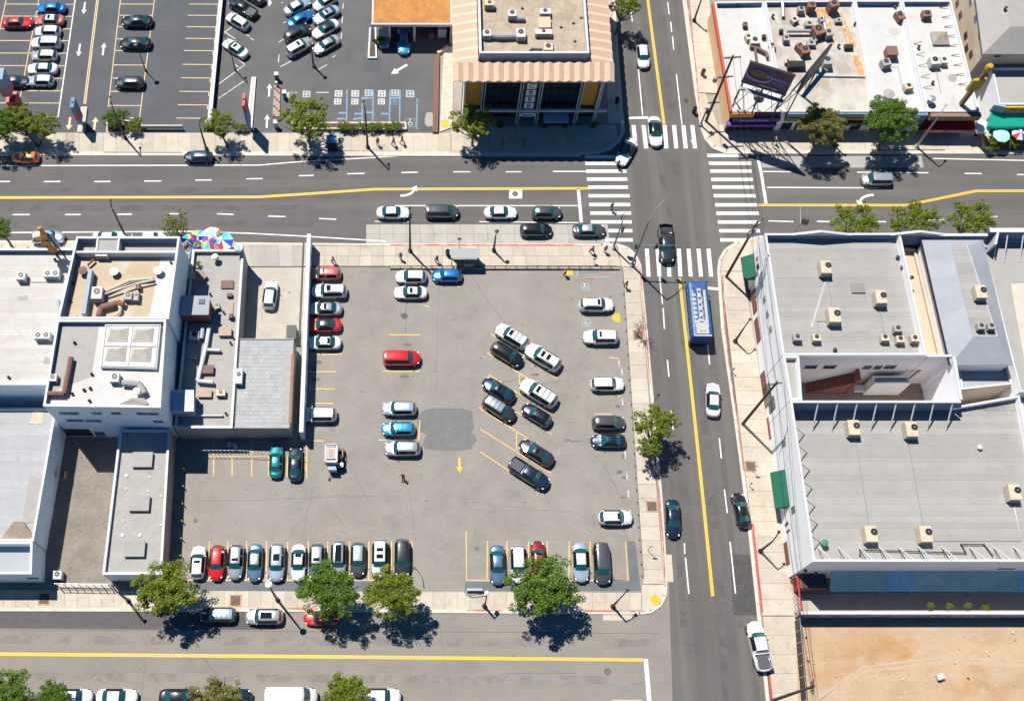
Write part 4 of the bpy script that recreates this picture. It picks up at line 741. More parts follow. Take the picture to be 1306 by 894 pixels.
def tree(px, py, h, cw, label, lm=0, var=0, base=None, lean=0, cat='tree', group='street trees', ch=.36, name='street_tree', trunk=True, dens=1.0, sy=.86):
    """px,py: where the middle of the crown is seen; h: height of the crown's middle; cw: crown width in metres"""
    key = (var, round(dens, 2))
    if key not in TV: TV[key] = tree_mesh(40 + var, 1, 1, .62 + .05 * (var % 3), int([150, 190, 130, 100][var % 4] * dens), int([78, 78, 68, 60][var % 4]), [.036, .034, .037, .04][var % 4])
    me, cl = TV[key]; c = P(px, py, h); bs = c if base is None else P(*base)
    t = thing(name, label, cat, (bs.x, bs.y, .1), group)
    me2 = me.copy() if False else me
    cr = link('crown', me2, t, (c.x - bs.x, c.y - bs.y, h - .1)); sc_ = cw / 2 * (1.02 if 740 < py < 770 else 1); cr.scale = (sc_, sc_ * sy, sc_ * .8); cr.rotation_euler = (0, 0, (px * 7.3) % .6 - .3)
    if len(me.materials) == 0: me.materials.append(m_leaf[0])
    cr.material_slots[0].link = 'OBJECT'; cr.material_slots[0].material = m_leaf[lm]
    if trunk:
        b = B(); top = Vector((c.x, c.y, h - cw * .16)); B0 = Vector((bs.x, bs.y, .05)); fork = B0.lerp(top, .55); fork.x += lean * .2
        b.tube([B0, B0.lerp(fork, .4) + Vector((.06, .03, 0)), fork], [.2, .15, .13], 8); rr = random.Random(int(px))
        mz = [cr.matrix_basis]
        for k in range(14):
            a = k * 2.4 + rr.uniform(-.3, .3); rd = cw / 2 * rr.uniform(.45, .92); e = Vector((c.x + rd * math.cos(a), c.y + rd * math.sin(a), h + rr.uniform(-.1, .5) * cw * .3)); md = fork.lerp(e, .5) + Vector((0, 0, -.05 * cw))
            b.tube([fork, md, e], [.10, .06, .025], 6); e2 = e + Vector((rr.uniform(-1, 1), rr.uniform(-1, 1), .4)) * cw * .12; b.tube([md, e2], [.045, .015], 5)
        part('trunk', b, m_bark, t, True)
    return t
tree(24, 156, 3.5, 5.6, 'leaning broad tree beside the tall pink and blue sign', 2, 0, base=(49, 188)); tree(-3, 160, 4.2, 6.0, 'dark tree cut by the left edge north of the boulevard', 1, 1); tree(57, 162, 3.5, 4.6, 'smaller green crown right beside the leaning broad tree', 2, 2, base=(51, 186))
tree(279, 160, 3.6, 4.6, 'small round tree by the dividing wall entrance', 2, 2, base=(290, 189)); tree(391, 153, 4.6, 7.6, 'wide see-through tree below the angled parking rows', 2, 3, base=(395, 189)); tree(602, 159, 4.2, 6.0, 'light green tree left of the bank facade', 2, 2, base=(602, 187))
tree(797, 8, 5, 4.8, 'tree at the top edge beside the avenue', 0, 3, base=(784, 45)); tree(1047, 161, 5.2, 6.6, 'yellowish mauve tree in front of the purple shop', 3, 1, base=(1037, 187)); tree(1133, 154, 5.6, 7.6, 'dense bright green tree before the middle shops', 1, 1, base=(1119, 190))
tree(1090, 285, 6.2, 6.4, 'leftmost tree rising behind the big white parapet', 0, 3); tree(1165, 285, 6.0, 6.6, 'middle tree rising behind the big white parapet', 0, 2); tree(1239, 281, 6.2, 6.2, 'rightmost tree rising behind the big white parapet', 0, 3)
tree(836, 541, 4.6, 5.6, 'tree with reaching branches beside the avenue, upper part', 0, 2, base=(827, 592)); tree(828, 570, 4.0, 3.3, 'small low crown just below the avenue tree', 0, 3, base=(829, 594))
tree(213, 754, 5.0, 7.6, 'olive green tree at the corner of the skylight building', 0, 0, base=(222, 778)); tree(421, 753, 5.0, 7.2, 'deep green round tree over the bright red sedan', 1, 1, base=(428, 777)); tree(501, 756, 5.0, 6.6, 'olive round tree right of the deep green round tree', 0, 1, base=(508, 779)); tree(693, 752, 5.2, 8.4, 'largest green tree below the dark red hatchback', 1, 0, base=(700, 780))
tree(14, 884, 4.6, 6.0, 'tree in the bottom left corner', 1, 0); tree(70, 888, 4.6, 4.2, 'second tree from the left at the bottom edge', 1, 1); tree(278, 893, 5.0, 6.2, 'yellowish small tree over the navy hatchback at the bottom', 3, 2); tree(443, 886, 5.0, 5.6, 'olive tree between cargo van and white SUV at the bottom', 0, 1)
tree(225, 289, 6, 4.2, 'sparse tree behind the tan roof parapet', 3, 3, dens=.6); tree(0, 293, 4.5, 3.6, 'tree cut by the left edge behind the white roof', 1, 0)
def bush(px, py, r_, label, lm=1, var=0, group='planter shrubs', h=.6):
    return tree(px, py, h, r_ * 2, label, lm, var, cat='shrub', group=group, name='shrub', trunk=False)
bush(144, 153, 1.5, 'tall dark shrub at the left end of the lot planter', 1, 1, h=1.6); bush(156, 149, 1.2, 'round dark shrub behind the lot planter', 1, 2, h=1.5); bush(170, 164, 1.2, 'bright low shrub at the right end of the lot planter', 0, 0, h=1.0); bush(176, 155, .8, 'small dark shrub above the bright low shrub', 1, 3, h=1.0)
for i, x in enumerate((438, 449, 461, 473, 482, 494, 504)): bush(x, 162 + (i % 2), .75 + .2 * (i % 3 == 0), ['first','second','third','fourth','fifth','sixth','last'][i] + ' low shrub from the left in the long raised planter bed', 0, i % 4, 'shrubs in the raised planter', .9)
for i, x in enumerate((302, 311, 330)[:2]): bush(x, 163, .7, ['left small shrub in the bed beside the lot entrance', 'right small shrub in the bed beside the lot entrance'][i], 0, i, 'shrubs by the lot entrance', .8)
for i, (x, y, r_) in enumerate([(1196, 163, .8), (1251, 166, .9), (1270, 182, 1.3), (1293, 183, 1.0), (1302, 172, 1.6), (1262, 190, .6)][1:]): bush(x, y, r_, ['leafy plant by the white umbrella at the alley mouth', 'leafy plant below the mint green umbrella', 'leafy plant below the striped umbrella', 'largest patio plant, cut by the right edge', 'small patio plant beside the sidewalk wall'][i], 0, i % 4, 'patio plants', 1.0)
for i, (x, y) in enumerate([(1187, 772), (1211, 773), (1234, 772), (1257, 775)]): bush(x, y, .5, ['leftmost bright green weed along the low wall', 'second bright green weed along the low wall', 'third bright green weed along the low wall', 'rightmost bright green weed along the low wall'][i], 0, i % 4, 'weeds along the low wall', 1.4)
bush(485, 52, .8, 'round shrub in the narrow bed by the orange canopy', 0, 1, 'shrubs by the orange canopy', .9)
def bare(px, py):
    c = P(px, py); t = thing('bare_sapling', 'leafless sapling in the iron tree well beside the avenue', 'tree', (c.x, c.y, .13)); rr = random.Random(3); b = B(); top = Vector((c.x, c.y, 3.2))
    b.tube([(c.x, c.y, .1), (c.x + .05, c.y, 1.6), top], [.07, .055, .04], 6)
    for k in range(16):
        a = k * 2.4; s_ = Vector((c.x, c.y, rr.uniform(1.4, 3.1))); e = s_ + Vector((math.cos(a), math.sin(a), .8)) * rr.uniform(.7, 1.5); b.tube([s_, e], [.035, .012], 5)
        for q in range(2): b.tube([s_.lerp(e, .6), s_.lerp(e, .6) + Vector((rr.uniform(-1, 1), rr.uniform(-1, 1), .6)) * .5], [.018, .008], 4)
    part('trunk', b, m_bark, t)
bare(812, 428)
# ================================================================ POLES, LAMPS, SIGNALS
def lamp(base, top, arm, label, h, col=None, r_=.13, hm=None, group='street lamps', head=.5, name='street_lamp', cat='street lamp', armh=.6):
    """base: pixel of the foot; h: height; arm: (dx,dy) metres of the outreach"""
    c = P(*base); t = thing(name, label, cat, (c.x, c.y, .12), group); m = col or m_black
    part('base', B().cyl((c.x, c.y, .1), r_ * 2.2, .35, 10), m, t); part('pole', B().tube([(c.x, c.y, .1), (c.x, c.y, h)], [r_ * 1.3, r_ * .7], 8), m, t)
    ex, ey = c.x + arm[0], c.y + arm[1]; d = math.atan2(arm[1], arm[0])
    part('arm', B().tube([(c.x, c.y, h - .05), (c.x + arm[0] * .5, c.y + arm[1] * .5, h + armh * .8), (ex, ey, h + armh)], r_ * .55, 6), m, t)
    b = B(); b.lathe((ex, ey, h + armh), [(.001, .1), (head * .3, .07), (head * .42, 0), (head * .3, -.08), (.001, -.1)], 10); o = part('lamp_head', b, hm or m, t); return t
lamp((523, 321), None, (-.05, .8), 'tall black street lamp west of the bus shelter', 9.5, head=.6); lamp((629.5, 320.5), None, (.1, .3), 'short black lamp post east of the bus shelter', 4.3, head=.7)
lamp((469, 189), None, (-.3, 1.2), 'tall black street lamp below the blue disabled bays', 8.6); lamp((160, 177), None, (-.4, 1.5), 'street lamp on the north sidewalk by the planter shrubs', 7.0); lamp((263.5, 191), None, (0, .9), 'short street lamp left of the small round tree', 5.2)
lamp((1168, 188), None, (.8, 1.2), 'grey street lamp in front of the red awning shop', 7.6, m_steel); lamp((1063, 187), None, (0, .2), 'short lamp post beside the yellowish tree', 3.4)
lamp((884.7, 28), None, (-.3, .5), 'street lamp at the top of the east sidewalk', 5.0); lamp((617.5, 773), None, (.1, .8), 'white topped lamp on the side street sidewalk', 3.4, head=.7, hm=m_acw); lamp((781, 773.5), None, (1.0, 1.0), 'lamp with side arm near the yellow corner pad', 4.2, head=.5)
lamp((164, 766), None, (-.2, .5), 'lamp left of the olive street tree', 6.2); lamp((354, 765), None, (0, .1), 'tall lamp with white globe among the bottom row cars', 8.8, head=.95, armh=.2, hm=flat('lamp globe', (.75, .75, .75)))
lamp((937, 436), None, (.7, .9), 'short black lamp on the east sidewalk beside maroon panels', 4.4); lamp((969, 703), None, (.6, .9), 'lamp with cluttered crossarm by the red kerb', 5.4); lamp((828, 524), None, (.5, .8), 'slim pole above the avenue tree', 3.0, r_=.06)
lamp((160, 301), None, (-.1, .8), 'black lamp behind the tan roof parapet', 7.4, r_=.13)
lamp((300, 90), None, (-.6, 1.2), 'light pole straddling the low dividing wall', 5.5, r_=.07); lamp((186, 91), None, (-.2, .3), 'light pole between the dark cars and comb bays', 5.0, head=.9, r_=.07); lamp((400, 85), None, (-.1, .2), 'brown light pole at the foot of the angled rows', 4.6, m_duct, head=.7)
def utility(base, h, label, arms, ang, trans=None):
    c = P(*base); t = thing('utility_pole', label, 'utility pole', (c.x, c.y, .12), 'wooden utility poles')
    part('pole', B().tube([(c.x, c.y, .1), (c.x, c.y, h)], [.2, .13], 10), m_wood, t)
    cs, sn = math.cos(R(ang)), math.sin(R(ang))
    for z, L in arms:
        ca = part('crossarm', B().box((c.x, c.y, z), (L, .14, .14), R(ang)), m_wood, t)
        for k in (-.45, -.22, .22, .45): part('insulator', B().lathe((c.x + cs * L * k, c.y + sn * L * k, z + .07), [(.05, 0), (.07, .08), (.03, .12), (.05, .2), (.001, .22)], 8), m_acg, t)
        part('brace', B().tube([(c.x + cs * L * .3, c.y + sn * L * .3, z), (c.x, c.y, z - .7), (c.x - cs * L * .3, c.y - sn * L * .3, z)], .03, 5), m_steel, t)
    for k, (dx, z) in enumerate(trans or []): part('transformer', B().lathe((c.x + cs * dx, c.y + sn * dx, z), [(.001, 0), (.28, 0), (.3, .1), (.3, .8), (.2, .9), (.001, .92)], 12), m_acg, t)
utility((926, 353.5), 14.9, 'tall wooden pole with crossarms at the southeast corner, by the green awning', [(14.4, 2.4), (13.2, 2.4)], 38, [(.4, 11.6), (-.4, 11.8)])
utility((947, 541), 14.6, 'tall wooden pole leaning over the avenue mid block beside maroon panels', [(14.0, 1.4)], 10); utility((900, 155.5), 14.7, 'tall wooden pole at the northeast corner beside the orange wall', [(14.3, 2.2), (10.2, 2.4), (4.5, 1.6)], 5, [(-1.1, 9.4)])
utility((985, 893), 14.5, 'wooden pole crossing the dirt lot corner at the bottom', [(14.2, 1.6), (13.6, 1.2)], 80)
def cables():
    T = [(P(900, 155.5), 14.3, 5), (P(926, 353.5), 14.4, 38), (P(947, 541), 14.0, 10), (P(985, 893), 14.2, 80)]
    for i in range(3):
        (a, za, ra), (b, zb, rb) = T[i], T[i + 1]
        for k, off in enumerate((-.9, 0, .9)):
            p = Vector((a.x + off * math.cos(R(ra)), a.y + off * math.sin(R(ra)), za + .3)); q = Vector((b.x + off * math.cos(R(rb)), b.y + off * math.sin(R(rb)), zb + .3)); m_ = [p.lerp(q, t) + Vector((0, 0, -4 * .9 * t * (1 - t))) for t in [j / 14 for j in range(15)]]
            o = part('overhead_cable', B().tube(m_, .022, 5), m_black, None); tag(o, ('west', 'middle', 'east')[k] + ' cable of the ' + ('top span between the two corner poles', 'middle span down to the mid block pole', 'bottom span towards the dirt lot pole')[i], 'cable', 'overhead cables on the east side of the avenue')
cables()
def signal(base, h, arm, label, heads, lean=None):
    c = P(*base); t = thing('traffic_signal', label, 'traffic signal', (c.x, c.y, .12), 'traffic signals'); part('base', B().cyl((c.x, c.y, .1), .28, .4, 12), m_steel, t)
    m = flat('signal pole', (.16, .2, .24), .5); part('pole', B().tube([(c.x, c.y, .1), (c.x, c.y, h)], [.15, .09], 10), m, t)
    for (z, ex, ey, dz) in arm: part('arm', B().tube([(c.x, c.y, z), (c.x + ex * .5, c.y + ey * .5, z + dz * .8), (c.x + ex, c.y + ey, z + dz)], [.09, .07, .05], 8), m, t)
    for (x, y, z, a) in heads:
        hd = part('signal_head', B().box((c.x + x, c.y + y, z), (.34, .3, 1.0), R(a)), m_black, t)
        for k, cl in enumerate([(.5, .02, .02), (.5, .3, .02), (.02, .35, .1)]):
            part('lens', B().cyl((c.x + x + .16 * math.cos(R(a)), c.y + y + .16 * math.sin(R(a)), z + .3 - k * .3), .1, .03, 10, 'x'), flat('lens %d' % k, cl, .3), hd)
signal((805.5, 339), 12.0, [(12.0, 1.9, 2.4, 1.2), (5.6, 4.6, -.1, .2)], 'tall blue grey signal mast with long lamp arm at the lot corner', [(4.2, -.1, 5.4, 0), (-.35, .1, 5.2, 90), (2.2, 0, 5.4, 0)])
signal((782, 317), 7.2, [(7.2, .3, 1.5, .4)], 'black signal pole with rusty base beside the bus pad', [(.5, .3, 4.6, 90), (.2, 1.0, 6.6, 90)])
signal((1008.5, 305), 4.2, [(4.2, .2, 3.0, .3)], 'signal with green head rising behind the white parapet', [(.3, .2, 4.4, 90), (.9, .3, 4.0, 0)]); signal((893, 160.5), 4.2, [(4.2, -.5, -.2, .1)], 'small signal post on the northeast corner', [(.3, 0, 3.4, 0)])
def post(base, h, label, pl=(.5, .4), col=None, ang=0, txt=None, cat='sign', grp='small street signs', name='street_sign'):
    c = P(*base); t = thing(name, label, cat, (c.x, c.y, .12), grp); part('post', B().tube([(c.x, c.y, .1), (c.x, c.y, h)], .04, 6), m_steel, t); part('sign_plate', B().box((c.x, c.y - .05, h - pl[1] / 2), (pl[0], .03, pl[1]), R(ang)), col or m_acw, t)
post((585, 315.5), 2.8, 'bus stop sign pole behind the shelter', (.45, .7), m_acw); post((791, 168), 2.6, 'small sign by the bank corner', (.4, .5)); post((757, 335), 1.3, 'small sign at the lot edge near the disabled bay')
post((826, 702), 2.6, 'parking sign on the east lot sidewalk'); post((1007, 740), 2.4, 'small sign beside the red gate'); post((958, 600), 2.4, 'parking sign beside the tree well')
for x, y, l in [(933, 475, 'upper parking meter on the east sidewalk'), (955, 620, 'lower parking meter on the east sidewalk')]:
    c = P(x, y); t = thing('parking_meter', l, 'parking meter', (c.x, c.y, .13), 'parking meters'); part('post', B().cyl((c.x, c.y, .12), .04, 1.0, 8), m_steel, t); part('meter_head', B().lathe((c.x, c.y, 1.1), [(.001, 0), (.09, .02), (.11, .2), (.07, .33), (.001, .36)], 10), m_black, t)
# utility crosses and bins
def binn(px, py, col, label, s=(.6, .6, 1.0), name='litter_bin', cat='litter bin'):
    c = P(px, py, .8); t = thing(name, label, cat, (c.x, c.y, .13)); part('bin', B().lathe((c.x, c.y, .13), [(.001, 0), (s[0] * .42, 0), (s[0] * .5, s[2]), (s[0] * .45, s[2] + .02), (s[0] * .4, s[2] - .1), (.001, s[2] - .12)], 14), col, t); part('lid', B().lathe((c.x, c.y, .13 + s[2]), [(s[0] * .5, -.02), (s[0] * .5, .06), (s[0] * .3, .14), (s[0] * .28, .1)], 14), m_black, t)
binn(571, 322, m_black, 'black litter bin left of the shelter');
binn(886, 140, m_black, 'dark litter bin near the northeast corner'); binn(787, 128, m_black, 'dark bin in the bank shade', ); binn(897, 92, m_duct, 'brown bin beside the orange wall')
def newsbox(px, py, col, label, grp='news boxes'):
    c = P(px, py, .5); t = thing('news_box', label, 'news box', (c.x, c.y, .13), grp); part('cabinet', B().box((c.x, c.y, .85), (.5, .45, .75)), col, t); part('stand', B().box((c.x, c.y, .3), (.2, .2, .36)), m_black, t); part('window', B().box((c.x, c.y - .235, .95), (.36, .02, .4)), m_bglass, t); part('coin_slot', B().box((c.x + .15, c.y, 1.25), (.1, .1, .08)), m_steel, t)
# kiosk under the tree
def kiosk():
    c = P(423.5, 184, 1.2); t = thing('blue_kiosk', 'blue and dark street kiosk beside the wide see-through tree', 'kiosk', (c.x, c.y, .13)); x, y = c
    part('cabinet', B().box((x, y, 1.3), (1.3, 1.1, 2.3)), m_black, t); part('roof', B().prism([(x - .7, y - .6), (x + .7, y - .6), (x + .7, y + .6), (x - .7, y + .6)], 2.46, 2.56), flat('kiosk blue', (.03, .22, .5)), t); part('emblem', B().lathe((x, y, 2.57), [(.001, .02), (.28, .02), (.3, 0)], 14), flat('kiosk pale blue', (.3, .5, .7)), t); part('shade', B().prism([(x - .5, y + .9), (x + .5, y + .9), (x + .25, y + .5), (x - .25, y + .5)], 2.6, 2.66), m_bluegreyc, t)
kiosk()
# the bus shelter
def shelter():
    a, b_ = P(575, 317, 2.6), P(612, 329.5, 2.6); x0, y1, x1, y0 = a.x, a.y, b_.x, b_.y; cx, cy = (x0 + x1) / 2, (y0 + y1) / 2
    t = thing('bus_shelter', 'grey roofed bus shelter with bench on the boulevard sidewalk', 'bus shelter', (cx, cy, .13)); part('roof', B().prism([(x0, y0), (x1, y0), (x1, y1), (x0, y1)], 2.5, 2.62), flat('shelter roof', (.26, .28, .3), .5), t)
    for x in (x0 + .15, x1 - .15):
        for y in (y0 + .15, y1 - .15): part('post', B().box((x, y, 1.3), (.1, .1, 2.38)), m_black, t)
    part('back_panel', B().box((cx, y1 - .15, 1.4), ((x1 - x0) - .5, .03, 1.7)), m_glass, t); part('ad_panel', B().box((x1 - .15, cy, 1.3), (.12, (y1 - y0) - .3, 1.9)), m_acw, t)
    part('bench', B().box((cx - .3, cy - .1, .55), (1.8, .45, .06)).box((cx - 1.0, cy - .1, .33), (.08, .4, .4)).box((cx + .4, cy - .1, .33), (.08, .4, .4)), m_steel, t)
    c = P(598.5, 335, .8); t2 = thing('sidewalk_planter_box', 'pale box with two openings in front of the shelter', 'box', (c.x, c.y, .13)); part('box', B().box((c.x, c.y, .5), (1.4, .7, .74)), m_acw, t2); part('opening', B().box((c.x - .3, c.y, .88), (.4, .4, .02)).box((c.x + .3, c.y, .88), (.4, .4, .02)), m_tanw, t2)
shelter()
# ================================================================ PEOPLE
def skinned(name, chains, m, parent, loc):
    me = bpy.data.meshes.new(name); vs, es, rs = [], [], []
    idx = {}
    for ch in chains:
        prev = None
        for (p, r_) in ch:
            k = tuple(round(q, 3) for q in p)
            if k not in idx: idx[k] = len(vs); vs.append(p); rs.append(r_)
            i = idx[k]
            if prev is not None and (prev, i) not in es: es.append((prev, i))
            prev = i
    me.from_pydata(vs, es, []); o = bpy.data.objects.new(name + '_tmp', me); COL.objects.link(o)
    sk = o.modifiers.new('s', 'SKIN'); sk.use_smooth_shade = True
    for i, r_ in enumerate(rs): me.skin_vertices[0].data[i].radius = (r_, r_)
    me.skin_vertices[0].data[0].use_root = True; sb = o.modifiers.new('u', 'SUBSURF'); sb.levels = 1; sb.render_levels = 1
    dg = bpy.context.evaluated_depsgraph_get(); nm = bpy.data.meshes.new_from_object(o.evaluated_get(dg)); bpy.data.objects.remove(o); nm.name = name; nm.materials.clear(); nm.materials.append(None); return nm
def person_meshes(walk):
    s = .34 if walk else .06; a = .28 if walk else .05
    hips = (0, 0, .95); 
    def leg(sy, f): return [(hips, .11), ((0, sy * .09, .9), .1), ((f * s * .55, sy * .1, .50), .06), ((f * s - (.1 if f < 0 else 0), sy * .1, .09), .045), ((f * s + .16, sy * .11, .045 + (.04 if f < 0 and walk else 0)), .035)]
    def armc(sy, f):
        sh = (0, sy * .19, 1.42); el = (-.03 + f * a * .5, sy * .25, 1.14); wr = (f * a + .05, sy * .25, .90); pm = (f * a + .08, sy * .25, .83); ch = [[((0, 0, 1.4), .1), (sh, .055), (el, .04), (wr, .028), (pm, .032)]]
        for k, ln in enumerate((.075, .085, .08, .06)): ch.append([(pm, .032), ((pm[0] - .03 + k * .02, pm[1] + sy * .004, pm[2] - .04), .011), ((pm[0] - .02 + k * .02, pm[1], pm[2] - .04 - ln), .009)])
        ch.append([(pm, .032), ((pm[0] + .045, pm[1] - sy * .01, pm[2] - .01), .011), ((pm[0] + .06, pm[1] - sy * .015, pm[2] - .05), .009)]); return ch
    head = [((0, 0, 1.4), .1), ((.01, 0, 1.5), .055), ((.02, 0, 1.6), .085), ((.015, 0, 1.69), .09), ((.01, 0, 1.75), .05)]
    body = [[(hips, .11), ((0, 0, 1.15), .115), ((0, 0, 1.4), .1)], leg(1, 1), leg(-1, -1)] + armc(1, -1) + armc(-1, 1) + [head, [((.02, 0, 1.6), .085), ((.12, 0, 1.615), .018)]]
    D = {'body': skinned('body', body, None, None, None)}
    D['shirt'] = skinned('shirt', [[((0, 0, .97), .135), ((0, 0, 1.18), .14), ((0, 0, 1.40), .12)]] + [[((0, 0, 1.40), .12), ((0, sy * .185, 1.42), .075), ((-.02, sy * .235, 1.22), .062)] for sy in (-1, 1)], None, None, None)
    D['trousers'] = skinned('trousers', [[((0, 0, .98), .13), ((0, sy * .095, .88), .115), ((f * s * .55, sy * .1, .50), .08), ((f * s * .95 - (.08 if f < 0 else 0), sy * .1, .14), .065)] for sy, f in ((1, 1), (-1, -1))], None, None, None)
    D['hair'] = B().lathe((-.005, 0, 1.64), [(.105, -.06), (.108, .02), (.09, .09), (.05, .125), (.001, .135)], 12).mesh('hair', m_hair, True)
    D['eyes'] = B().lathe((.1, .032, 1.65), [(.001, .012), (.012, 0), (.001, -.012)], 6).lathe((.1, -.032, 1.65), [(.001, .012), (.012, 0), (.001, -.012)], 6).mesh('eyes', m_black)
    return D
PM = {0: person_meshes(False), 1: person_meshes(True)}
def person(px, py, ang, walk, shirt, pants, label, hair=None, z=.13, grp='people on foot', h=0):
    c = P(px, py, h); D = PM[walk]; t = thing('person', label, 'person', (c.x, c.y, h + z), grp, R(ang))
    for nm, m in (('body', m_skin), ('shirt', shirt), ('trousers', pants), ('hair', hair or m_hair)): setmat(link(nm, D[nm], t), m)
    link('eyes', D['eyes'], t)
dk, rd, wt, bl, gy = flat('dark cloth', (.02, .022, .03), .9), flat('red cloth', (.55, .015, .015), .9), flat('white cloth', (.7, .7, .7), .9), flat('blue cloth', (.04, .1, .3), .9), flat('grey cloth', (.15, .15, .16), .9); pk = flat('pink cloth', (.5, .3, .42), .9); bg_ = flat('khaki cloth', (.3, .24, .16), .9)
person(513.5, 610, -120, 1, rd, dk, 'person in a red top walking across the lot below the silver SUV', z=.012); person(511, 331, -90, 0, dk, bg_, 'person in dark clothes standing left of the tall lamp'); person(557, 335, -60, 1, dk, gy, 'person in dark clothes beside the blue hatchback')
person(754.5, 323, -40, 1, dk, dk, 'person in black with a red bag near the signal pole'); c = P(754.5, 323); tag(part('shoulder_bag', B().lathe((c.x - .22, c.y, 1.0), [(.001, .3), (.12, .28), (.16, .1), (.12, 0), (.001, 0)], 10), rd, None), 'small red shoulder bag hanging beside the person in black', 'bag')
person(771, 322, -70, 0, dk, bl, 'person in dark top waiting at the boulevard crosswalk'); person(797, 367, -80, 1, gy, dk, 'person in grey walking down the sidewalk from the signal mast'); person(720, 351, -45, 0, wt, dk, 'person in white beside the yellow tactile pad', z=.012)
person(425.5, 336, -50, 1, wt, dk, 'person in white top near the faded red SUV'); person(645, 180, 180, 1, pk, pk, 'person in pink in the bank shade'); person(641, 187, 0, 1, dk, dk, 'person in black in the bank shade, left of centre'); person(668, 187, 0, 0, dk, dk, 'person in black standing below the bank door')
person(779, 268, 90, 1, dk, bl, 'person crossing the west crosswalk'); person(787, 214, -90, 1, bl, dk, 'person in blue crossing near the bank corner'); person(987, 184, 0, 1, pk, dk, 'person in pale top in the shop shade'); person(502, 186, -40, 1, bl, dk, 'person in blue on the north sidewalk, second from the right'); person(482, 186, -60, 0, dk, gy, 'person in black on the north sidewalk below the planter'); person(513, 184, 150, 1, dk, bg_, 'person in black, rightmost on the north sidewalk')
# ================================================================ BUILDINGS
def bld(name, label, px, h, hr, wm, rm, t=.22, cm=None, cat='building', group=None, z0=0.0, grow=-0.02, roofparts=None, skip=(), raw=None, coping=True, wms=None, hs=None, shading=None):
    """px: roof corners (pixels, seen at height h) in order; walls, coping and roof deck become parts"""
    o = raw if raw else [P(x, y, h) for x, y in px]; o = [Vector(p) for p in o]
    o = inset(o, -grow) if grow else o
    ins = inset(o, t); n = len(o); c = sum(o, Vector((0, 0))) / n
    T = thing(name, label, cat, (c.x, c.y, z0), group)
    for i in range(n):
        if i in skip: continue
        j = (i + 1) % n; part('wall', B().prism([o[i], o[j], ins[j], ins[i]], z0, (hs or {}).get(i, h)), (wms or {}).get(i, wm), T)
        if shading and i in shading: d_ = (ins[j] - ins[i]).normalized(); i2 = inset(o, t + .03); part('parapet_shading', B().prism([ins[i] + d_ * .05, ins[j] - d_ * .05, i2[j], i2[i]], hr + .01, h - .04), m_shading, T)  # added panel that paints blue shade on an inner parapet face
    if coping:
        co, ci = inset(o, -.03), inset(o, t + .03)
        for i in range(n):
            if i in skip: continue
            j = (i + 1) % n; hh = (hs or {}).get(i, h); part('coping', B().prism([co[i], co[j], ci[j], ci[i]], hh + .002, hh + .05), cm or m_coping, T)
    r = inset(o, t + .005)
    if roofparts is None: part('roof', B().prism(r, hr - .3, hr), rm if not isinstance(rm, list) else rm[0], T)
    else: part('roof', B().prism(r, hr - .3, hr - .03), m_seamg if rm is m_roofg else m_seam, T); roofparts(T, r, hr)
    return dict(T=T, o=o, h=h, hr=hr, ins=ins)
def strips(n, mats, axis=0, lo=.0):
    """roofing membrane laid in n overlapping runs"""
    def f(T, r, hr):
        q = r[:4]; rr = random.Random(n)
        for i in range(n):
            u0, u1 = i / n, (i + 1) / n + (.12 / n if i < n - 1 else 0)
            if axis: c = [quadpt(q, u0, 0), quadpt(q, u1, 0), quadpt(q, u1, 1), quadpt(q, u0, 1)]
            else: c = [quadpt(q, 0, u0), quadpt(q, 1, u0), quadpt(q, 1, u1), quadpt(q, 0, u1)]
            dz = .012 * (i % 2); part('roofing_run', B().prism(inset(c, .02), hr - .028, hr - .012 + dz), rr.choice(mats), T)
    return f
def hitwall(p0, p1, px, py):
    """where the line of sight of a pixel meets the vertical wall p0-p1: metres along it and height"""
    a = P3(px, py, 0, 0); bb = P(px, py, 10); n = Vector((-(p1 - p0).y, (p1 - p0).x)); A = Vector((a.x, a.y)); d = bb - A
    s = n.dot(p0 - A) / n.dot(d); q = A + d * s; return (q - p0).dot((p1 - p0).normalized()), 10 * s
def wallbox(Bd, i, px, py, w, h, m, name, dep=.08, out=.02, uz=None, T=None, label=None):
    p0, p1 = Bd['o'][i], Bd['o'][(i + 1) % len(Bd['o'])]; d = (p1 - p0).normalized(); nn = Vector((d.y, -d.x))
    c = sum(Bd['o'], Vector((0, 0))) / len(Bd['o'])
    if (p0 - c).dot(nn) < 0: nn = -nn
    u, z = uz if uz else hitwall(p0, p1, px, py); q = p0 + d * u + nn * (out + dep / 2 - .02)
    return part(name, B().box((q.x, q.y, z), (w, dep, h), math.atan2(d.y, d.x)), m, T or Bd['T'], label=label), q, z, d, nn
def window(Bd, i, px, py, w, h, pane=None, fr=None, uz=None):
    o, q, z, d, nn = wallbox(Bd, i, px, py, w, h, fr or m_frame, 'window', .07, .0, uz)
    a = math.atan2(d.y, d.x)
    for k in (-1, 1):
        c = q + d * (k * w * .24) + nn * .02; part('pane', B().box((c.x, c.y, z), (w * .44, .06, h * .84), a), pane or m_glass, o)
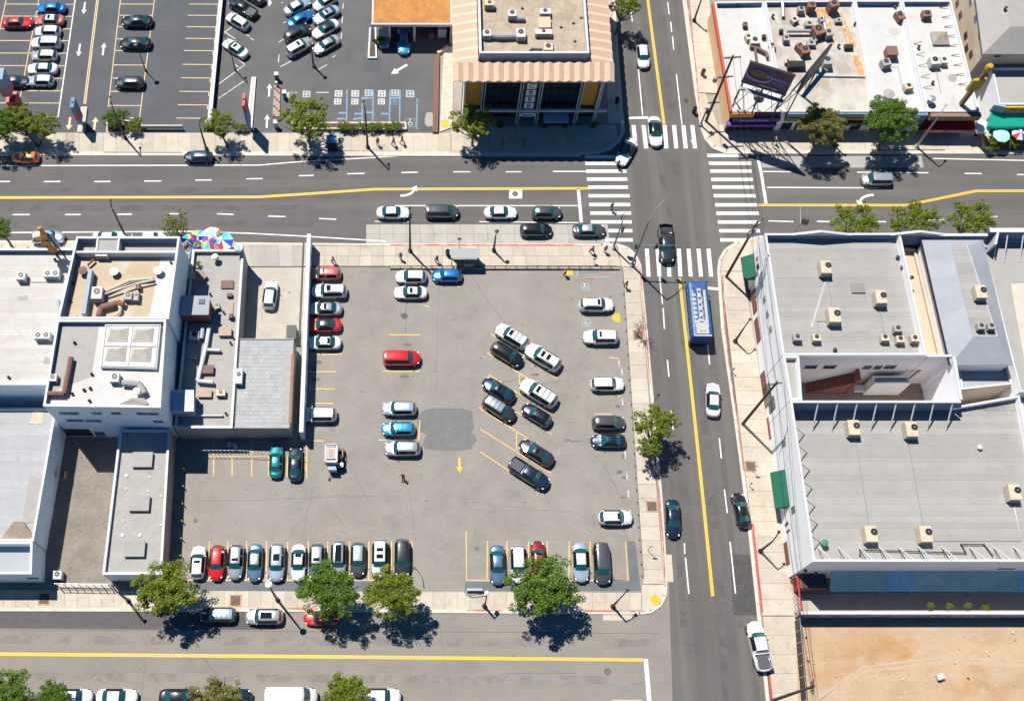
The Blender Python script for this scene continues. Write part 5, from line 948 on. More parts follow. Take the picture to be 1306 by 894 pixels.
def ac(px, py, h, s, label, m=None, rz=0, fans=1, fx=.25, name='air_conditioner', group='rooftop air conditioners'):
    c = P(px, py, h + s[2] * .6); x, y = c; t = thing(name, label, 'air conditioner', (x, y, h), group, 0); a = R(rz); cs, sn = math.cos(a), math.sin(a)
    L = lambda u, v: (x + u * cs - v * sn, y + u * sn + v * cs)
    for u, v in ((-.35, -.35), (.35, .35)): p = L(u * s[0], v * s[1]); part('support_rail', B().box((p[0], p[1], h + .06), (.12, s[1] * .3, .12), a), m_black, t)
    bezel(part('casing', B().box((x, y, h + .12 + s[2] / 2), s, a), m or m_acb, t), .04)
    for k in range(3):
        p = L(-s[0] * .5 - .012, 0); q = L(0, -s[1] / 2 - .012)
        part('louvre', B().box((q[0], q[1], h + .12 + s[2] * (.25 + .25 * k)), (s[0] * .8, .03, .05), a), m_black, t)
    for k in range(fans):
        u = s[0] * (fx if fans == 1 else (-.25 + .5 * k)); p = L(u, s[1] * .12 * (1 if fans == 1 else 0)); r_ = min(s[0], s[1]) * .3; z = h + .12 + s[2]
        f = part('fan', B().lathe((p[0], p[1], z), [(r_ * .85, .0), (r_ * .85, .05), (r_, .05), (r_, -.02)], 16).lathe((p[0], p[1], z), [(.001, .012), (r_ * .84, .012)], 14), m_black, t)
        part('fan_hub', B().cyl((p[0], p[1], z + .02), r_ * .22, .03, 8), m_frame, f)
    return t
def hatch(px, py, h, s, label, m=None, name='roof_hatch', cat='roof hatch', group='roof hatches and skylights', top=None):
    c = P(px, py, h + s[2]); x, y = c; t = thing(name, label, cat, (x, y, h), group); part('curb', B().box((x, y, h + s[2] / 2), s), m or m_acg, t)
    bezel(part('lid', B().box((x, y, h + s[2] + .04), (s[0] + .12, s[1] + .12, .08)), top or m or m_acg, t), .03); return t
def duct(pts, r_, m, label, name='roof_duct', n=4, group='roof ducts'):
    """pts: (px,py,z)"""
    w_ = [P3(x, y, z) for x, y, z in pts]; t = thing(name, label, 'duct', w_[0], group)
    for i in range(len(w_) - 1): part('duct_section', B().tube([w_[i], w_[i + 1]], r_, n if n > 4 else 8), m, t)
    for i in range(len(w_)): part('support', B().box((w_[i].x, w_[i].y, (w_[i].z + w_[0].z) / 2 - r_), (.1, .1, .3)), m_black, t)
    return t
def vent(px, py, h, label='small round vent pipe', r_=.14, hh=.5, m=None, group=None, cap=True):
    c = P(px, py, h + hh); t = thing('vent_pipe', label, 'vent', (c.x, c.y, h), group or label); part('pipe', B().cyl((c.x, c.y, h - .02), r_, hh, 10), m or m_steel, t)
    if cap: part('cap', B().lathe((c.x, c.y, h + hh), [(r_ * 1.6, 0), (r_ * 1.6, .05), (.001, .16)], 10), m or m_steel, t)
# ---------------------------------------------------------------- east block
EN = bld('white_shop_building', 'large white building on the avenue corner with grey roof, north part', [(975, 298), (1148, 297.5), (1181.5, 453), (998, 453)], 9, 7.9, m_whitew, m_roofg, roofparts=strips(24, m_roofg), shading=(0,))
mid = bld('link_wing', 'narrow beige roofed link between the two grey roofs', [(1148.8, 306), (1177.5, 306), (1214, 453), (1182, 453)], 6.6, 6.2, m_beigew, m_beigew, raw=[P(1148.8, 299, 9) + Vector((.05, -.3)), P(1177.3, 303, 9) + Vector((-.05, -.3)), P(1216, 453, 9) + Vector((-.3, .0)), P(1182, 453, 9) + Vector((.05, 0))], cm=m_beigew)
ES = bld('white_warehouse', 'large white building with braced parapets and green awning, south part', [(1007.5, 511), (1225, 511), (1290, 505.5), (1327, 716), (1037, 716)], 9, 6.1, m_whitew, m_seamg, hs={1: 6.9, 2: 6.9}, shading=(0,), raw=[P(1007.5, 511, 9), P(1225, 511, 9), P(1300, 504, 6.9), Vector((P(1338, 712, 6.9).x, P(1037, 716, 9).y)), P(1037, 716, 9)])

def sroof():
    q = [P(1012, 516, 7.3) , P(1290, 510, 7.3), P(1320, 716, 7.3), P(1040, 716, 7.3)]; o = [Vector(p) for p in ES['ins']]
    q = [Vector((o[0].x + .02, max(o[1].y, o[0].y) - .02)), Vector((o[2].x - .02, o[1].y - .02)), Vector((o[3].x - .02, o[3].y + .02)), Vector((o[4].x + .02, o[4].y + .02))]; rr = random.Random(5)
    for i in range(26):
        c = [quadpt(q, 0, i / 26), quadpt(q, 1, i / 26), quadpt(q, 1, (i + 1.1) / 26), quadpt(q, 0, (i + 1.1) / 26)]
        if i == 25: c[2] = quadpt(q, 1, 1); c[3] = quadpt(q, 0, 1)
        part('roofing_run', B().prism(inset(c, .02), 6.102, 6.115 + .012 * (i % 2)), rr.choice(m_roofg), ES['T'])
sroof()
# higher gables along the north parapet
for xs in ((1008, 1044, 1085), (1135, 1170, 1206)):
    a, m_, b_ = (P(x, 297.8, 9) for x in xs); z = 9; bb = B(); y0, y1 = a.y - .3, a.y + .0
    bb.add([(a.x, y0, z), (m_.x, y0, z + .85), (b_.x, y0, z), (a.x, y1, z), (m_.x, y1, z + .85), (b_.x, y1, z)], [(0, 1, 2), (3, 5, 4), (0, 3, 4, 1), (1, 4, 5, 2), (0, 2, 5, 3)]); part('gable', bb, m_coping, EN['T'])
yN = EN['o'][0].y
a, b_ = P(1148, 297.8, 9).x, P(1258, 297.8, 9).x; Tn = thing('street_parapet', 'long parapet wall joining the corner building to the hip roofed building', 'wall', ((a + b_) / 2, yN, 0)); part('wall', B().box(((a + b_) / 2 + .1, yN - .17, 4.5), (b_ - a, .3, 9)), m_shading, Tn); part('coping', B().box(((a + b_) / 2 + .1, yN - .17, 9.02), (b_ - a + .05, .36, .04)), m_coping, Tn)  # wall colour carries the blue shade of its south face
# courtyard: floor, west wing, east wall, upper wall
WW = bld('west_wing', 'narrow roof strip between avenue facade and sunken courtyard', [(998.3, 453.6), (1019, 453.6), (1023, 510.5), (1007.3, 510.5)], 9, 8.3, m_whitew, m_roofg[0], t=.25)
cy = struct('courtyard_floor', B().sheet([(*p, .05) for p in (P(1015, 453.5, 9), P(1225, 453.5, 9), P(1230, 511, 9), P(1015, 511, 9))]), mat('courtyard paving', (.24, .19, .16), .9, var=.15))
def lwall(name, label, p0, p1, h, t, m, cat='wall', z0=0, cop=None):
    d = (p1 - p0).normalized(); n = Vector((-d.y, d.x)) * t / 2; T = thing(name, label, cat, ((p0.x + p1.x) / 2, (p0.y + p1.y) / 2, z0)); part('wall', B().prism([p0 - n, p1 - n, p1 + n, p0 + n], z0, h), m, T)
    if cop: part('coping', B().prism([p0 - n * 1.15, p1 - n * 1.15, p1 + n * 1.15, p0 + n * 1.15], h + .002, h + .05), cop, T)
    return T
lwall('courtyard_wall', 'tall white wall on the east side of the sunken courtyard', P(1217, 454.5, 9), P(1226, 509.5, 9), 8.96, .3, m_whitew, cop=m_coping)
lwall('courtyard_wall', 'white wall above the beige link roof, north of the courtyard', P(1184, 453.5, 9) + Vector((0, .0)), P(1214.5, 453.5, 9), 8.93, .25, m_pinkw, cop=m_coping)
# pink wash of the courtyard face, windows, stair, hanging bay
p0, p1 = P(1021, 453, 9) , P(1214, 453, 9); Y = p0.y - .13
FW = dict(T=EN['T'], o=[Vector((p0.x, Y)), Vector((p1.x, Y)), Vector((p1.x, Y + 4)), Vector((p0.x, Y + 4))])
part('courtyard_render', B().box(((p0.x + p1.x) / 2, Y + .06, 4.45), (p1.x - p0.x, .08, 8.9)), m_pinkw, EN['T'])
for x, y, w_ in [(1034, 468, 1.5), (1058, 468, 1.5), (1106, 468.5, 1.0), (1119.5, 468.5, .9), (1135, 468, 1.4)]: window(FW, 0, x, y, w_, 1.1)
def courtyard():
    u0 = hitwall(FW['o'][0], FW['o'][1], 1024, 492)[0] + p0.x; u1 = hitwall(FW['o'][0], FW['o'][1], 1092, 470)[0] + p0.x
    t = thing('brick_stair', 'brown brick stair climbing inside the sunken courtyard', 'stair', ((u0 + u1) / 2, Y - 1, 0)); n = 14
    for k in range(n): part('stair_step', B().box((u0 + (u1 - u0) * (k + .5) / n, Y - .75, (k + 1) * 3.6 / n / 2 + .05), ((u1 - u0) / n - .01, 1.3, (k + 1) * 3.6 / n)), m_brownp, t)
    part('landing_wall', B().box((u1 + .2, Y - .8, 2.6), (.3, 1.4, 5.0)), m_brownp, t)
    a, b = P(1112, 493, 3.4), P(1158, 493, 3.4); t = thing('hanging_bay', 'pale box bay with blue glazed top inside the courtyard', 'bay', ((a.x + b.x) / 2, a.y, 0)); x = (a.x + b.x) / 2; y = (a.y + Y) / 2 - .3; dy = Y - a.y - .7
    part('bay_box', B().box((x, y, 2.2), (b.x - a.x, dy, 3.8)), m_pinkw, t); part('roof_light', B().box((x, y + .1, 4.15), (b.x - a.x - .5, dy - .6, .1)), m_bglass, t); part('rim', B().box((x, y - dy / 2 + .1, 4.2), (b.x - a.x, .15, .2)).box((x, y + dy / 2 - .1, 4.2), (b.x - a.x, .15, .2)), m_whitew, t)
    part('ledge', B().box((a.x - .7, y, 1.2), (1.3, .8, .5)), m_coping, t)
    duct([(1160, 482, 4.2), (1174, 472, 4.6)], .16, m_tanw, 'tan duct crossing the courtyard corner'); c = P(1205, 480, 3)
courtyard()
# hip roofed building east of the link
HB = bld('hip_roof_building', 'building with pale blue grey hip roof and flat grey deck', [(1177.5, 303.5), (1254, 303.5), (1290, 463), (1219, 463)], 8.6, 8.2, m_whitew, m_roofbg[0], t=.25, raw=[P(1177.7, 303.5, 9) + Vector((.1, -.35)), P(1253, 303.5, 9) + Vector((0, -.35)), P(1291, 462, 9), P(1215.3, 462, 9)])
def hip():
    o = HB['o']; dk_ = [P(1213, 314, 10.2), P(1233, 314, 10.2), P(1272, 430, 10.2), P(1241, 430, 10.2)]; e = inset(o, -.25); T = HB['T']
    for i in range(4):
        j = (i + 1) % 4; n = 6 if i in (1, 3) else 1
        for k in range(n):
            a0, a1 = e[i].lerp(e[j], k / n), e[i].lerp(e[j], (k + 1) / n); b0, b1 = dk_[i].lerp(dk_[j], k / n), dk_[i].lerp(dk_[j], (k + 1) / n)
            part('roof_slope', B().add([(*a0, 8.66), (*a1, 8.66), (*b1, 10.2), (*b0, 10.2), (*a0, 8.56), (*a1, 8.56), (*b1, 10.1), (*b0, 10.1)], [(0, 1, 2, 3), (7, 6, 5, 4), (0, 4, 5, 1), (1, 5, 6, 2), (3, 2, 6, 7), (0, 3, 7, 4)]), m_roofbg[(k + i) % 3], T)
    for k in range(10):
        q = [quadpt(dk_, 0, k / 10), quadpt(dk_, 1, k / 10), quadpt(dk_, 1, (k + 1) / 10), quadpt(dk_, 0, (k + 1) / 10)]; part('deck_sheet', B().prism(inset(q, .008), 10.12, 10.22), m_roofg[k % 3], T)
    part('ridge_flashing', B().tube([(*dk_[1], 10.24), (*dk_[2], 10.24)], .06, 6), m_coping, T); part('dark_eave_board', B().tube([(*e[0], 8.55), (*e[3], 8.55)], .16, 6), m_black, T)  # black board runs along the west eave
hip()
AN = bld('small_annex', 'small annex with pale hipped roof south of the hip roofed building', [(1222, 468), (1285, 467), (1291, 490), (1226, 497)], 6.4, 6.1, m_beigew, m_roofbg[1], t=.2)
E5 = bld('east_neighbour', 'pale flat roof at the right edge with tall braced street parapet', [(1263, 322), (1560, 322), (1560, 498), (1300, 498)], 7.0, 6.9, m_whitew, m_roofg[1], t=.15, raw=[P(1262, 296, 9.2), P(1560, 296, 9.2), P(1560, 500, 7), P(1301, 500, 7)])
def e5():
    o = E5['o']; y = o[0].y; T = E5['T']; part('street_parapet', B().box(((o[0].x + o[1].x) / 2, y + .2, 8.0), (o[1].x - o[0].x, .35, 2.6)), m_shading, T); part('street_coping', B().box(((o[0].x + o[1].x) / 2, y + .2, 9.33), (o[1].x - o[0].x, .6, .06)), m_coping, T)  # parapet coloured with the blue shade of its inner face
    a, b = P(1262, 318, 8), P(1274, 292, 9.3); part('side_parapet', B().prism([a, Vector((a.x + .3, a.y)), Vector((o[0].x + 1.2, y + .1)), Vector((o[0].x + .9, y + .1))], 6.9, 9.3), m_coping, T)
    for x in (1270, 1283, 1303, 1320): c = P(x, 340, 7); part('brace', B().tube([(c.x, y + .1, 9.1), (c.x - .1, y - 3.0, 6.95)], .09, 6), m_coping, T)
    a = [P(1289, 362, 7), P(1400, 355, 7), P(1400, 480, 7), P(1310, 480, 7)]; part('tan_roof_panel', B().prism(a, 6.9, 6.96), mat('pale tan roof panel', (.5, .45, .38), .9), T)
    part('roof_ridge', B().tube([(*P(1289, 362, 7), 6.98), (*P(1310, 480, 7), 6.98)], .06, 6), m_beigew, T)
e5()
bld('yard_store', 'lower grey roof at the right edge below the pale flat roof', [(1300, 503), (1560, 503), (1560, 706), (1334, 706)], 5.2, 5.0, m_whitew, m_roofbg[0])
# rooftop braces of the warehouse
def brace_row():
    o = ES['o']; T = ES['T']
    for x in (1044, 1069, 1094, 1119, 1144, 1168, 1192, 1216): c = P(x, 520, 8.8); part('parapet_brace', B().tube([(c.x, ES['ins'][0].y, 8.85), (c.x - .12, ES['ins'][0].y - 2.5, 6.15)], .09, 6), m_coping, T)
    for y in (548, 571, 594, 617, 640, 663, 686):
        c = P(1030, y, 8); x0 = ES['ins'][4].x - (ES['ins'][4].x - ES['ins'][0].x) * (c.y - ES['ins'][4].y) / (ES['ins'][0].y - ES['ins'][4].y)
        part('parapet_brace', B().tube([(x0 - .02, c.y, 8.9), (x0 + 1.9, c.y, 6.15)], .06, 6), m_coping, T)
    for x in (1051, 1077, 1104, 1130, 1155, 1180, 1211, 1247, 1278, 1304): c = P(x, 700, 8); part('parapet_brace', B().tube([(c.x + .35, ES['ins'][4].y, 8.85), (c.x, ES['ins'][4].y + 2.1, 6.15)], .07, 6).tube([(c.x - .35, ES['ins'][4].y, 8.85), (c.x, ES['ins'][4].y + 2.1, 6.15)], .035, 5), m_coping, T)
    duct([(1097, 708, 6.4), (1097, 701, 6.4), (1232, 705, 6.4), (1226, 694, 6.4), (1255, 694, 6.4), (1266, 708, 6.4)], .06, m_black, 'thin black pipe loop along the south parapet', 'roof_pipe')
brace_row()
for x, y, s_, l in [(1051.5, 343, 1, 'cream unit nearest the north parapet of the corner building'), (1121.5, 381, 1, 'cream unit right of the small square hatch'), (1062.5, 404, 1.1, 'cream unit near the middle of the corner building roof'), (1087, 547, 1.05, 'left cream unit below the shaded braced parapet'), (1160.5, 549, 1.05, 'right cream unit below the shaded braced parapet'), (1109, 682, 1.05, 'left cream unit above the south braces'), (1178.5, 682, 1.05, 'right cream unit above the south braces'), (1291.5, 629, 1.05, 'cream unit near the right edge of the picture')]:
    ac(x, y, 7.93 if y < 500 else 6.13, (1.25 * s_, 1.75 * s_, 1.2), l)
ac(1249, 374, 10.22, (1.25, 1.7, 1.0), 'cream unit on the flat deck of the hip roof')
for x, y, m, l in [(1016, 431.5, m_acg, 'small dark condenser, far left of the low row'), (1040.5, 432, m_acb, 'small tan condenser, second of the low row'), (1127.5, 432, m_acb, 'small tan condenser left of the row of three'), (1144, 420.5, m_acg, 'small grey condenser above the row of three'), (1147, 434, m_acb, 'small tan condenser in the middle of the row of three'), (1165.5, 433, m_acb, 'small tan condenser at the right of the row of three')]: ac(x, y, 7.93, (.95, .85, .8), l, m, fx=0, group='small condensers')
for x, l in ((1250, 'left small condenser at the foot of the hip deck'), (1263, 'right small condenser at the foot of the hip deck')): ac(x, 417.5, 10.22, (.85, .8, .75), l, m_acg, fx=0, group='small condensers')
hatch(1094, 367.5, 7.92, (1.6, 1.2, .12), 'flat square hatch in the middle of the corner roof', flat('hatch grey', (.22, .21, .2)))
for x, y, l in [(1145, 328, 'upper of three black vents by the east parapet'), (1151, 341, 'middle of three black vents by the east parapet'), (1163, 354, 'lowest of three black vents by the east parapet'), (1065, 446, 'black vent alone at the south edge of the corner roof')]: vent(x, y, 7.92, l, .16, .3, m_black, 'small vents on the corner building')
vent(1250, 570, 6.12, 'white roof vent on the warehouse', .2, .35, m_coping); vent(1052, 692, 6.12, 'green capped vent at the warehouse southwest corner', .25, .9, flat('green cap', (.03, .2, .12)))
part('roof_repair_line', B().prism([P(1052, 358, 7.9), P(1054, 358, 7.9), P(1036, 418, 7.9), P(1033, 418, 7.9)], 7.925, 7.94), m_roofw[0], EN['T'])
# west facade: windows, maroon panels, green awnings (wall index 3 of EN and 4 of ES and 3 of WW)
for x, y in [(967, 340), (972, 363), (975, 382), (979, 401), (983, 420)] + [(978, 445)][:0]: window(EN, 3, x, y, .75, 1.15, m_bglass if y > 360 else m_glass)
for Bd, i, x, y in [(EN, 3, 962, 384, ), (EN, 3, 966.5, 421)]: wallbox(Bd, i, x, y, 3.1, 1.6, m_brownp, 'wall_panel', .1)
for x, y in [(978, 552 - 24)]: pass
for x, y, w_ in [(979.5, 548, 2.7), (990 + 13, 706, 2.6)]: wallbox(ES, 4, x, y, w_, 1.7, m_brownp, 'wall_panel', .1)
wallbox(WW, 3, 975, 490, 3.1, 1.8, m_brownp, 'wall_panel', .1); wallbox(ES, 4, 981, 532, 3.0, 1.6, m_brownp, 'wall_panel', .1) if 0 else None
wallbox(WW, 3, 979, 504, 2.4, 2.8, m_glass, 'shop_window', .1); wallbox(ES, 4, 985, 516, 1.6, 2.4, mat('graffiti grey', (.14, .14, .13), .8, var=.6, scale=3), 'painted_panel', .1)
for x, y in [(1000, 565), (1012, 650)]: window(ES, 4, x, y, .8, 1.4, mat('green window', (.1, .13, .08), .3))
wallbox(ES, 4, 1003, 727, .6, .6, m_brownp, 'wall_panel', .1)
def awning(x0y0, x1y1, zt, dep, m, label_parent, side='w', drop=1.0):
    """sloping cloth awning hung on a wall line from one ground pixel to another"""
    pass
def wawning(Bd, i, pxa, pxb, z0, z1, dep, m, T, name='awning'):
    p0, p1 = Bd['o'][i], Bd['o'][(i + 1) % len(Bd['o'])]; d = (p1 - p0).normalized(); nn = Vector((d.y, -d.x)); c = sum(Bd['o'], Vector((0, 0))) / len(Bd['o'])
    if (p0 - c).dot(nn) < 0: nn = -nn
    u0, u1 = hitwall(p0, p1, *pxa)[0], hitwall(p0, p1, *pxb)[0]; a, b = p0 + d * u0 + nn * .01, p0 + d * u1 + nn * .01; A, B_ = a + nn * dep, b + nn * dep
    vs = [(*a, z1), (*b, z1), (*B_, z0 + .25), (*A, z0 + .25), (*A, z0), (*B_, z0), (*a, z0 + .05), (*b, z0 + .05)]
    return part(name, B().add(vs, [(0, 1, 2, 3), (3, 2, 5, 4), (0, 3, 4, 6), (1, 7, 5, 2)]), m, T)
m_green = mat('green awning cloth', (.006, .105, .06), .85, var=.15, scale=1.5)
wawning(EN, 3, (957, 330), (961, 358), 2.6, 3.9, 1.3, m_green, EN['T']); wawning(ES, 4, (987, 612), (994, 656), 2.6, 4.0, 1.35, m_green, ES['T'])
wallbox(EN, 3, 960, 372, 1.6, 2.4, m_glass, 'shop_door', .1); wallbox(ES, 4, 992, 668, 1.5, 2.4, m_glass, 'shop_door', .1)
wallbox(EN, 3, 965, 345, .35, 3.2, m_redw, 'painted_sign', .1) if 0 else None
for x, y in [(966, 330), (966, 349)]: wallbox(EN, 3, x, y, .5, .8, m_redk, 'painted_emblem', .05)
for x, y, w_ in [(1003.5, 668, .35), (1005.5, 677, .25)]: wallbox(ES, 4, x, y, w_, 1.3, m_duct, 'painted_emblem', .05)
wallbox(ES, 3, 1283, 725, 1.9, .35, m_glass, 'louvre_window', .06)
for x, y in [(1027, 726), (1040, 729)]: wallbox(ES, 3, x, y, .3, .3, m_duct, 'wall_lamp', .3)
# south canopy and passage
def south():
    T = thing('blue_canopy', 'long blue panelled canopy along the south wall of the warehouse', 'canopy', (P(1180, 743, 3.5).x, P(1180, 743, 3.5).y, 0)); xs = [1060, 1130, 1168, 1251, 1300, 1360, 1430]; Yw = ES['o'][4].y - .03; Yo = P(1180, 754, 3.0).y
    for k in range(len(xs) - 1):
        a, b = P(xs[k], 743, 3.6).x + .02, P(xs[k + 1], 743, 3.6).x - .02
        part('canopy_panel', B().add([(a, Yw, 3.95), (b, Yw, 3.95), (b, Yo, 3.0), (a, Yo, 3.0), (a, Yw, 3.85), (b, Yw, 3.85), (b, Yo, 2.9), (a, Yo, 2.9)], [(3, 2, 1, 0), (4, 5, 6, 7), (0, 4, 7, 3), (1, 2, 6, 5), (2, 3, 7, 6)]), m_cyanroof[k % 3], T); part('post', B().box((b, Yo + .15, 1.45), (.1, .1, 2.9)), m_steel, T)
    a = P(1010, 745, 0).x; b = P(1060, 743, 3.6).x; T2 = thing('red_store', 'low dark red shed roof beside the blue canopy', 'shed', (a, Yw - 1, 0)); part('shed_wall', B().box(((a + b) / 2, (Yw + Yo) / 2 + .2, 1.2), (b - a - .1, Yw - Yo - .6, 2.4)), m_brownp, T2); part('shed_roof', B().box(((a + b) / 2 + .1, (Yw + Yo) / 2 + .1, 2.44), (b - a - .5, Yw - Yo - .9, .06)), mat('dark shed roof', (.06, .06, .065), .9), T2)
    q0, q1 = P(1013, 786, 0), P(1520, 786, 0); w_ = lwall('garden_wall', 'long low wall between passage and dirt lot, painted with faded graffiti', q0, q1, 2.5, .3, mat('graffiti wall', (.3, .28, .3), .9, var=.5, scale=.8, stain=(.2, .1, .1), st_amt=.8, st_scale=.5), cop=m_coping)
    c0, c1 = P(1013, 792), P(1024, 925); f = thing('screen_fence', 'dark screened fence on the west side of the dirt lot', 'fence', (c0.x, c0.y, 0)); n = 9
    for k in range(n):
        a, b = c0.lerp(c1, k / n), c0.lerp(c1, (k + 1) / n); part('fence_panel', B().prism([a, b, b + Vector((.05, 0)), a + Vector((.05, 0))], .1, 2.0), m_black, f); part('post', B().cyl((a.x, a.y, 0), .05, 2.15, 8), m_steel, f)
    part('top_rail', B().tube([(*c0, 2.1), (*c1, 2.1)], .04, 6), m_steel, f)
    g0, g1 = P(1008, 742), P(1013, 782); gt = thing('red_gate', 'red framed gate at the west end of the passage', 'gate', (g0.x, g0.y, 0)); part('gate_frame', B().tube([(*g0, .1), (*g0, 2.6), (*g1, 2.6), (*g1, .1)], .08, 6), m_redk2, gt)
    for k in range(7): p = g0.lerp(g1, (k + .5) / 7); part('gate_bar', B().cyl((p.x, p.y, .1), .03, 2.4, 6), m_redk2, gt)
south()
def debris(px, py, s, m, label, name='debris_block'):
    c = P(px, py, .2); t = thing(name, label, 'rubbish', (c.x, c.y, .01), 'rubbish on the dirt lot'); bezel(part('block', B().box((c.x, c.y, s * .4), (s, s * .8, s * .8), .3), m, t), .05); part('lump', B().lathe((c.x + s * .5, c.y - .1, 0), [(s * .5, 0), (s * .4, s * .3), (.001, s * .45)], 7), m, t)
debris(1198, 863, .8, m_acw, 'white crate lying in the middle of the dirt lot'); debris(1152, 866, .25, m_acw, 'small white post stub left of the white crate'); debris(1235, 864, .25, m_duct, 'small rusty lump right of the white crate'); debris(1292, 806, .3, m_acw, 'white scrap near the right edge of the dirt lot'); debris(1028, 812, .25, m_duct, 'rusty lump in the top left of the dirt lot'); debris(1031, 842, .25, m_duct, 'second rusty lump below the top left one')
# ---------------------------------------------------------------- north-east shops
m_purp = flat('purple fascia', (.09, .03, .2), .6); m_purd = flat('dark purple', (.035, .015, .06), .6)
T1 = bld('corner_shop', 'white roofed corner shop with orange wall and purple front', [(911, 3), (974, 2), (997, 143), (934, 143)], 4.6, 3.9, m_whitew, m_roofww, shading=(0,), wms={3: m_orangew, 2: m_purd}, cm=m_coping)
T2 = bld('stained_roof_shop', 'shop with dirty brown stained roof full of vents', [(974.8, 2), (1089, 1), (1117, 143), (998, 143)], 4.5, 3.8, m_whitew, m_roofdirty, shading=(0,))
T3 = bld('middle_shop', 'clean white roofed shop behind the dense green tree', [(1089.8, 1), (1149, 1), (1181, 143), (1117.8, 143)], 4.7, 3.9, m_whitew, m_roofww, shading=(0,))
T4 = bld('red_awning_shop', 'white roofed shop with red awning and wall braces', [(1149.8, 1), (1213, 1), (1249, 143), (1181.8, 143)], 4.6, 3.9, m_whitew, m_roofww, shading=(0,), wms={2: m_purd})
T5 = bld('cafe_building', 'shop with pale grey roof, yellow sign and green awning', [(1264, 86), (1560, 86), (1560, 134), (1274, 134)], 5.2, 4.8, m_whitew, m_roofg[1])
T6 = bld('tall_corner_block', 'taller beige building with sloped grey roof edge at the top right', [(1241, -60), (1560, -60), (1560, 66), (1257.5, 66)], 8.0, 7.8, m_beigew, m_roofg[2], coping=False)
for x in (905,): pass
part('red_coping', B().prism([P(911, 5, 4.6) + Vector((-.35, 0)), P(911, 5, 4.6) + Vector((-.04, 0)), P(934, 142, 4.6) + Vector((-.04, 0)), P(934, 142, 4.6) + Vector((-.35, 0))], 4.2, 4.7), m_redw, T1['T'])
def t6():
    T = T6['T']; o = T6['o']; e = inset(o, -.5); i_ = inset(o, 2.6)
    for k in (2, 3):
        j = (k + 1) % 4; part('mansard_slope', B().add([(*e[k], 8.05), (*e[j], 8.05), (*i_[j], 9.9), (*i_[k], 9.9), (*e[k], 7.9), (*e[j], 7.9)], [(3, 2, 1, 0), (0, 1, 5, 4), (0, 4, 3)]), m_roofg[k % 3], T)
    part('upper_roof', B().prism(i_, 9.6, 9.85), m_roofg[0], T)
    for (x, y) in [(1221, 5), (1225, 20), (1232, 46), (1233, 62), (1238.5, 70)]: window(T6, 3, x, y, 1.1, 1.0, m_glass, m_brownp)
    for (x, y) in [(1238, 3), (1244.5, 24), (1250, 45)]: window(T6, 3, x, y, 1.1, 1.0, m_bglass, m_coping)
    window(T6, 2, 1273, 66 + 5, .9, .7)
t6()
ZF = 4.6
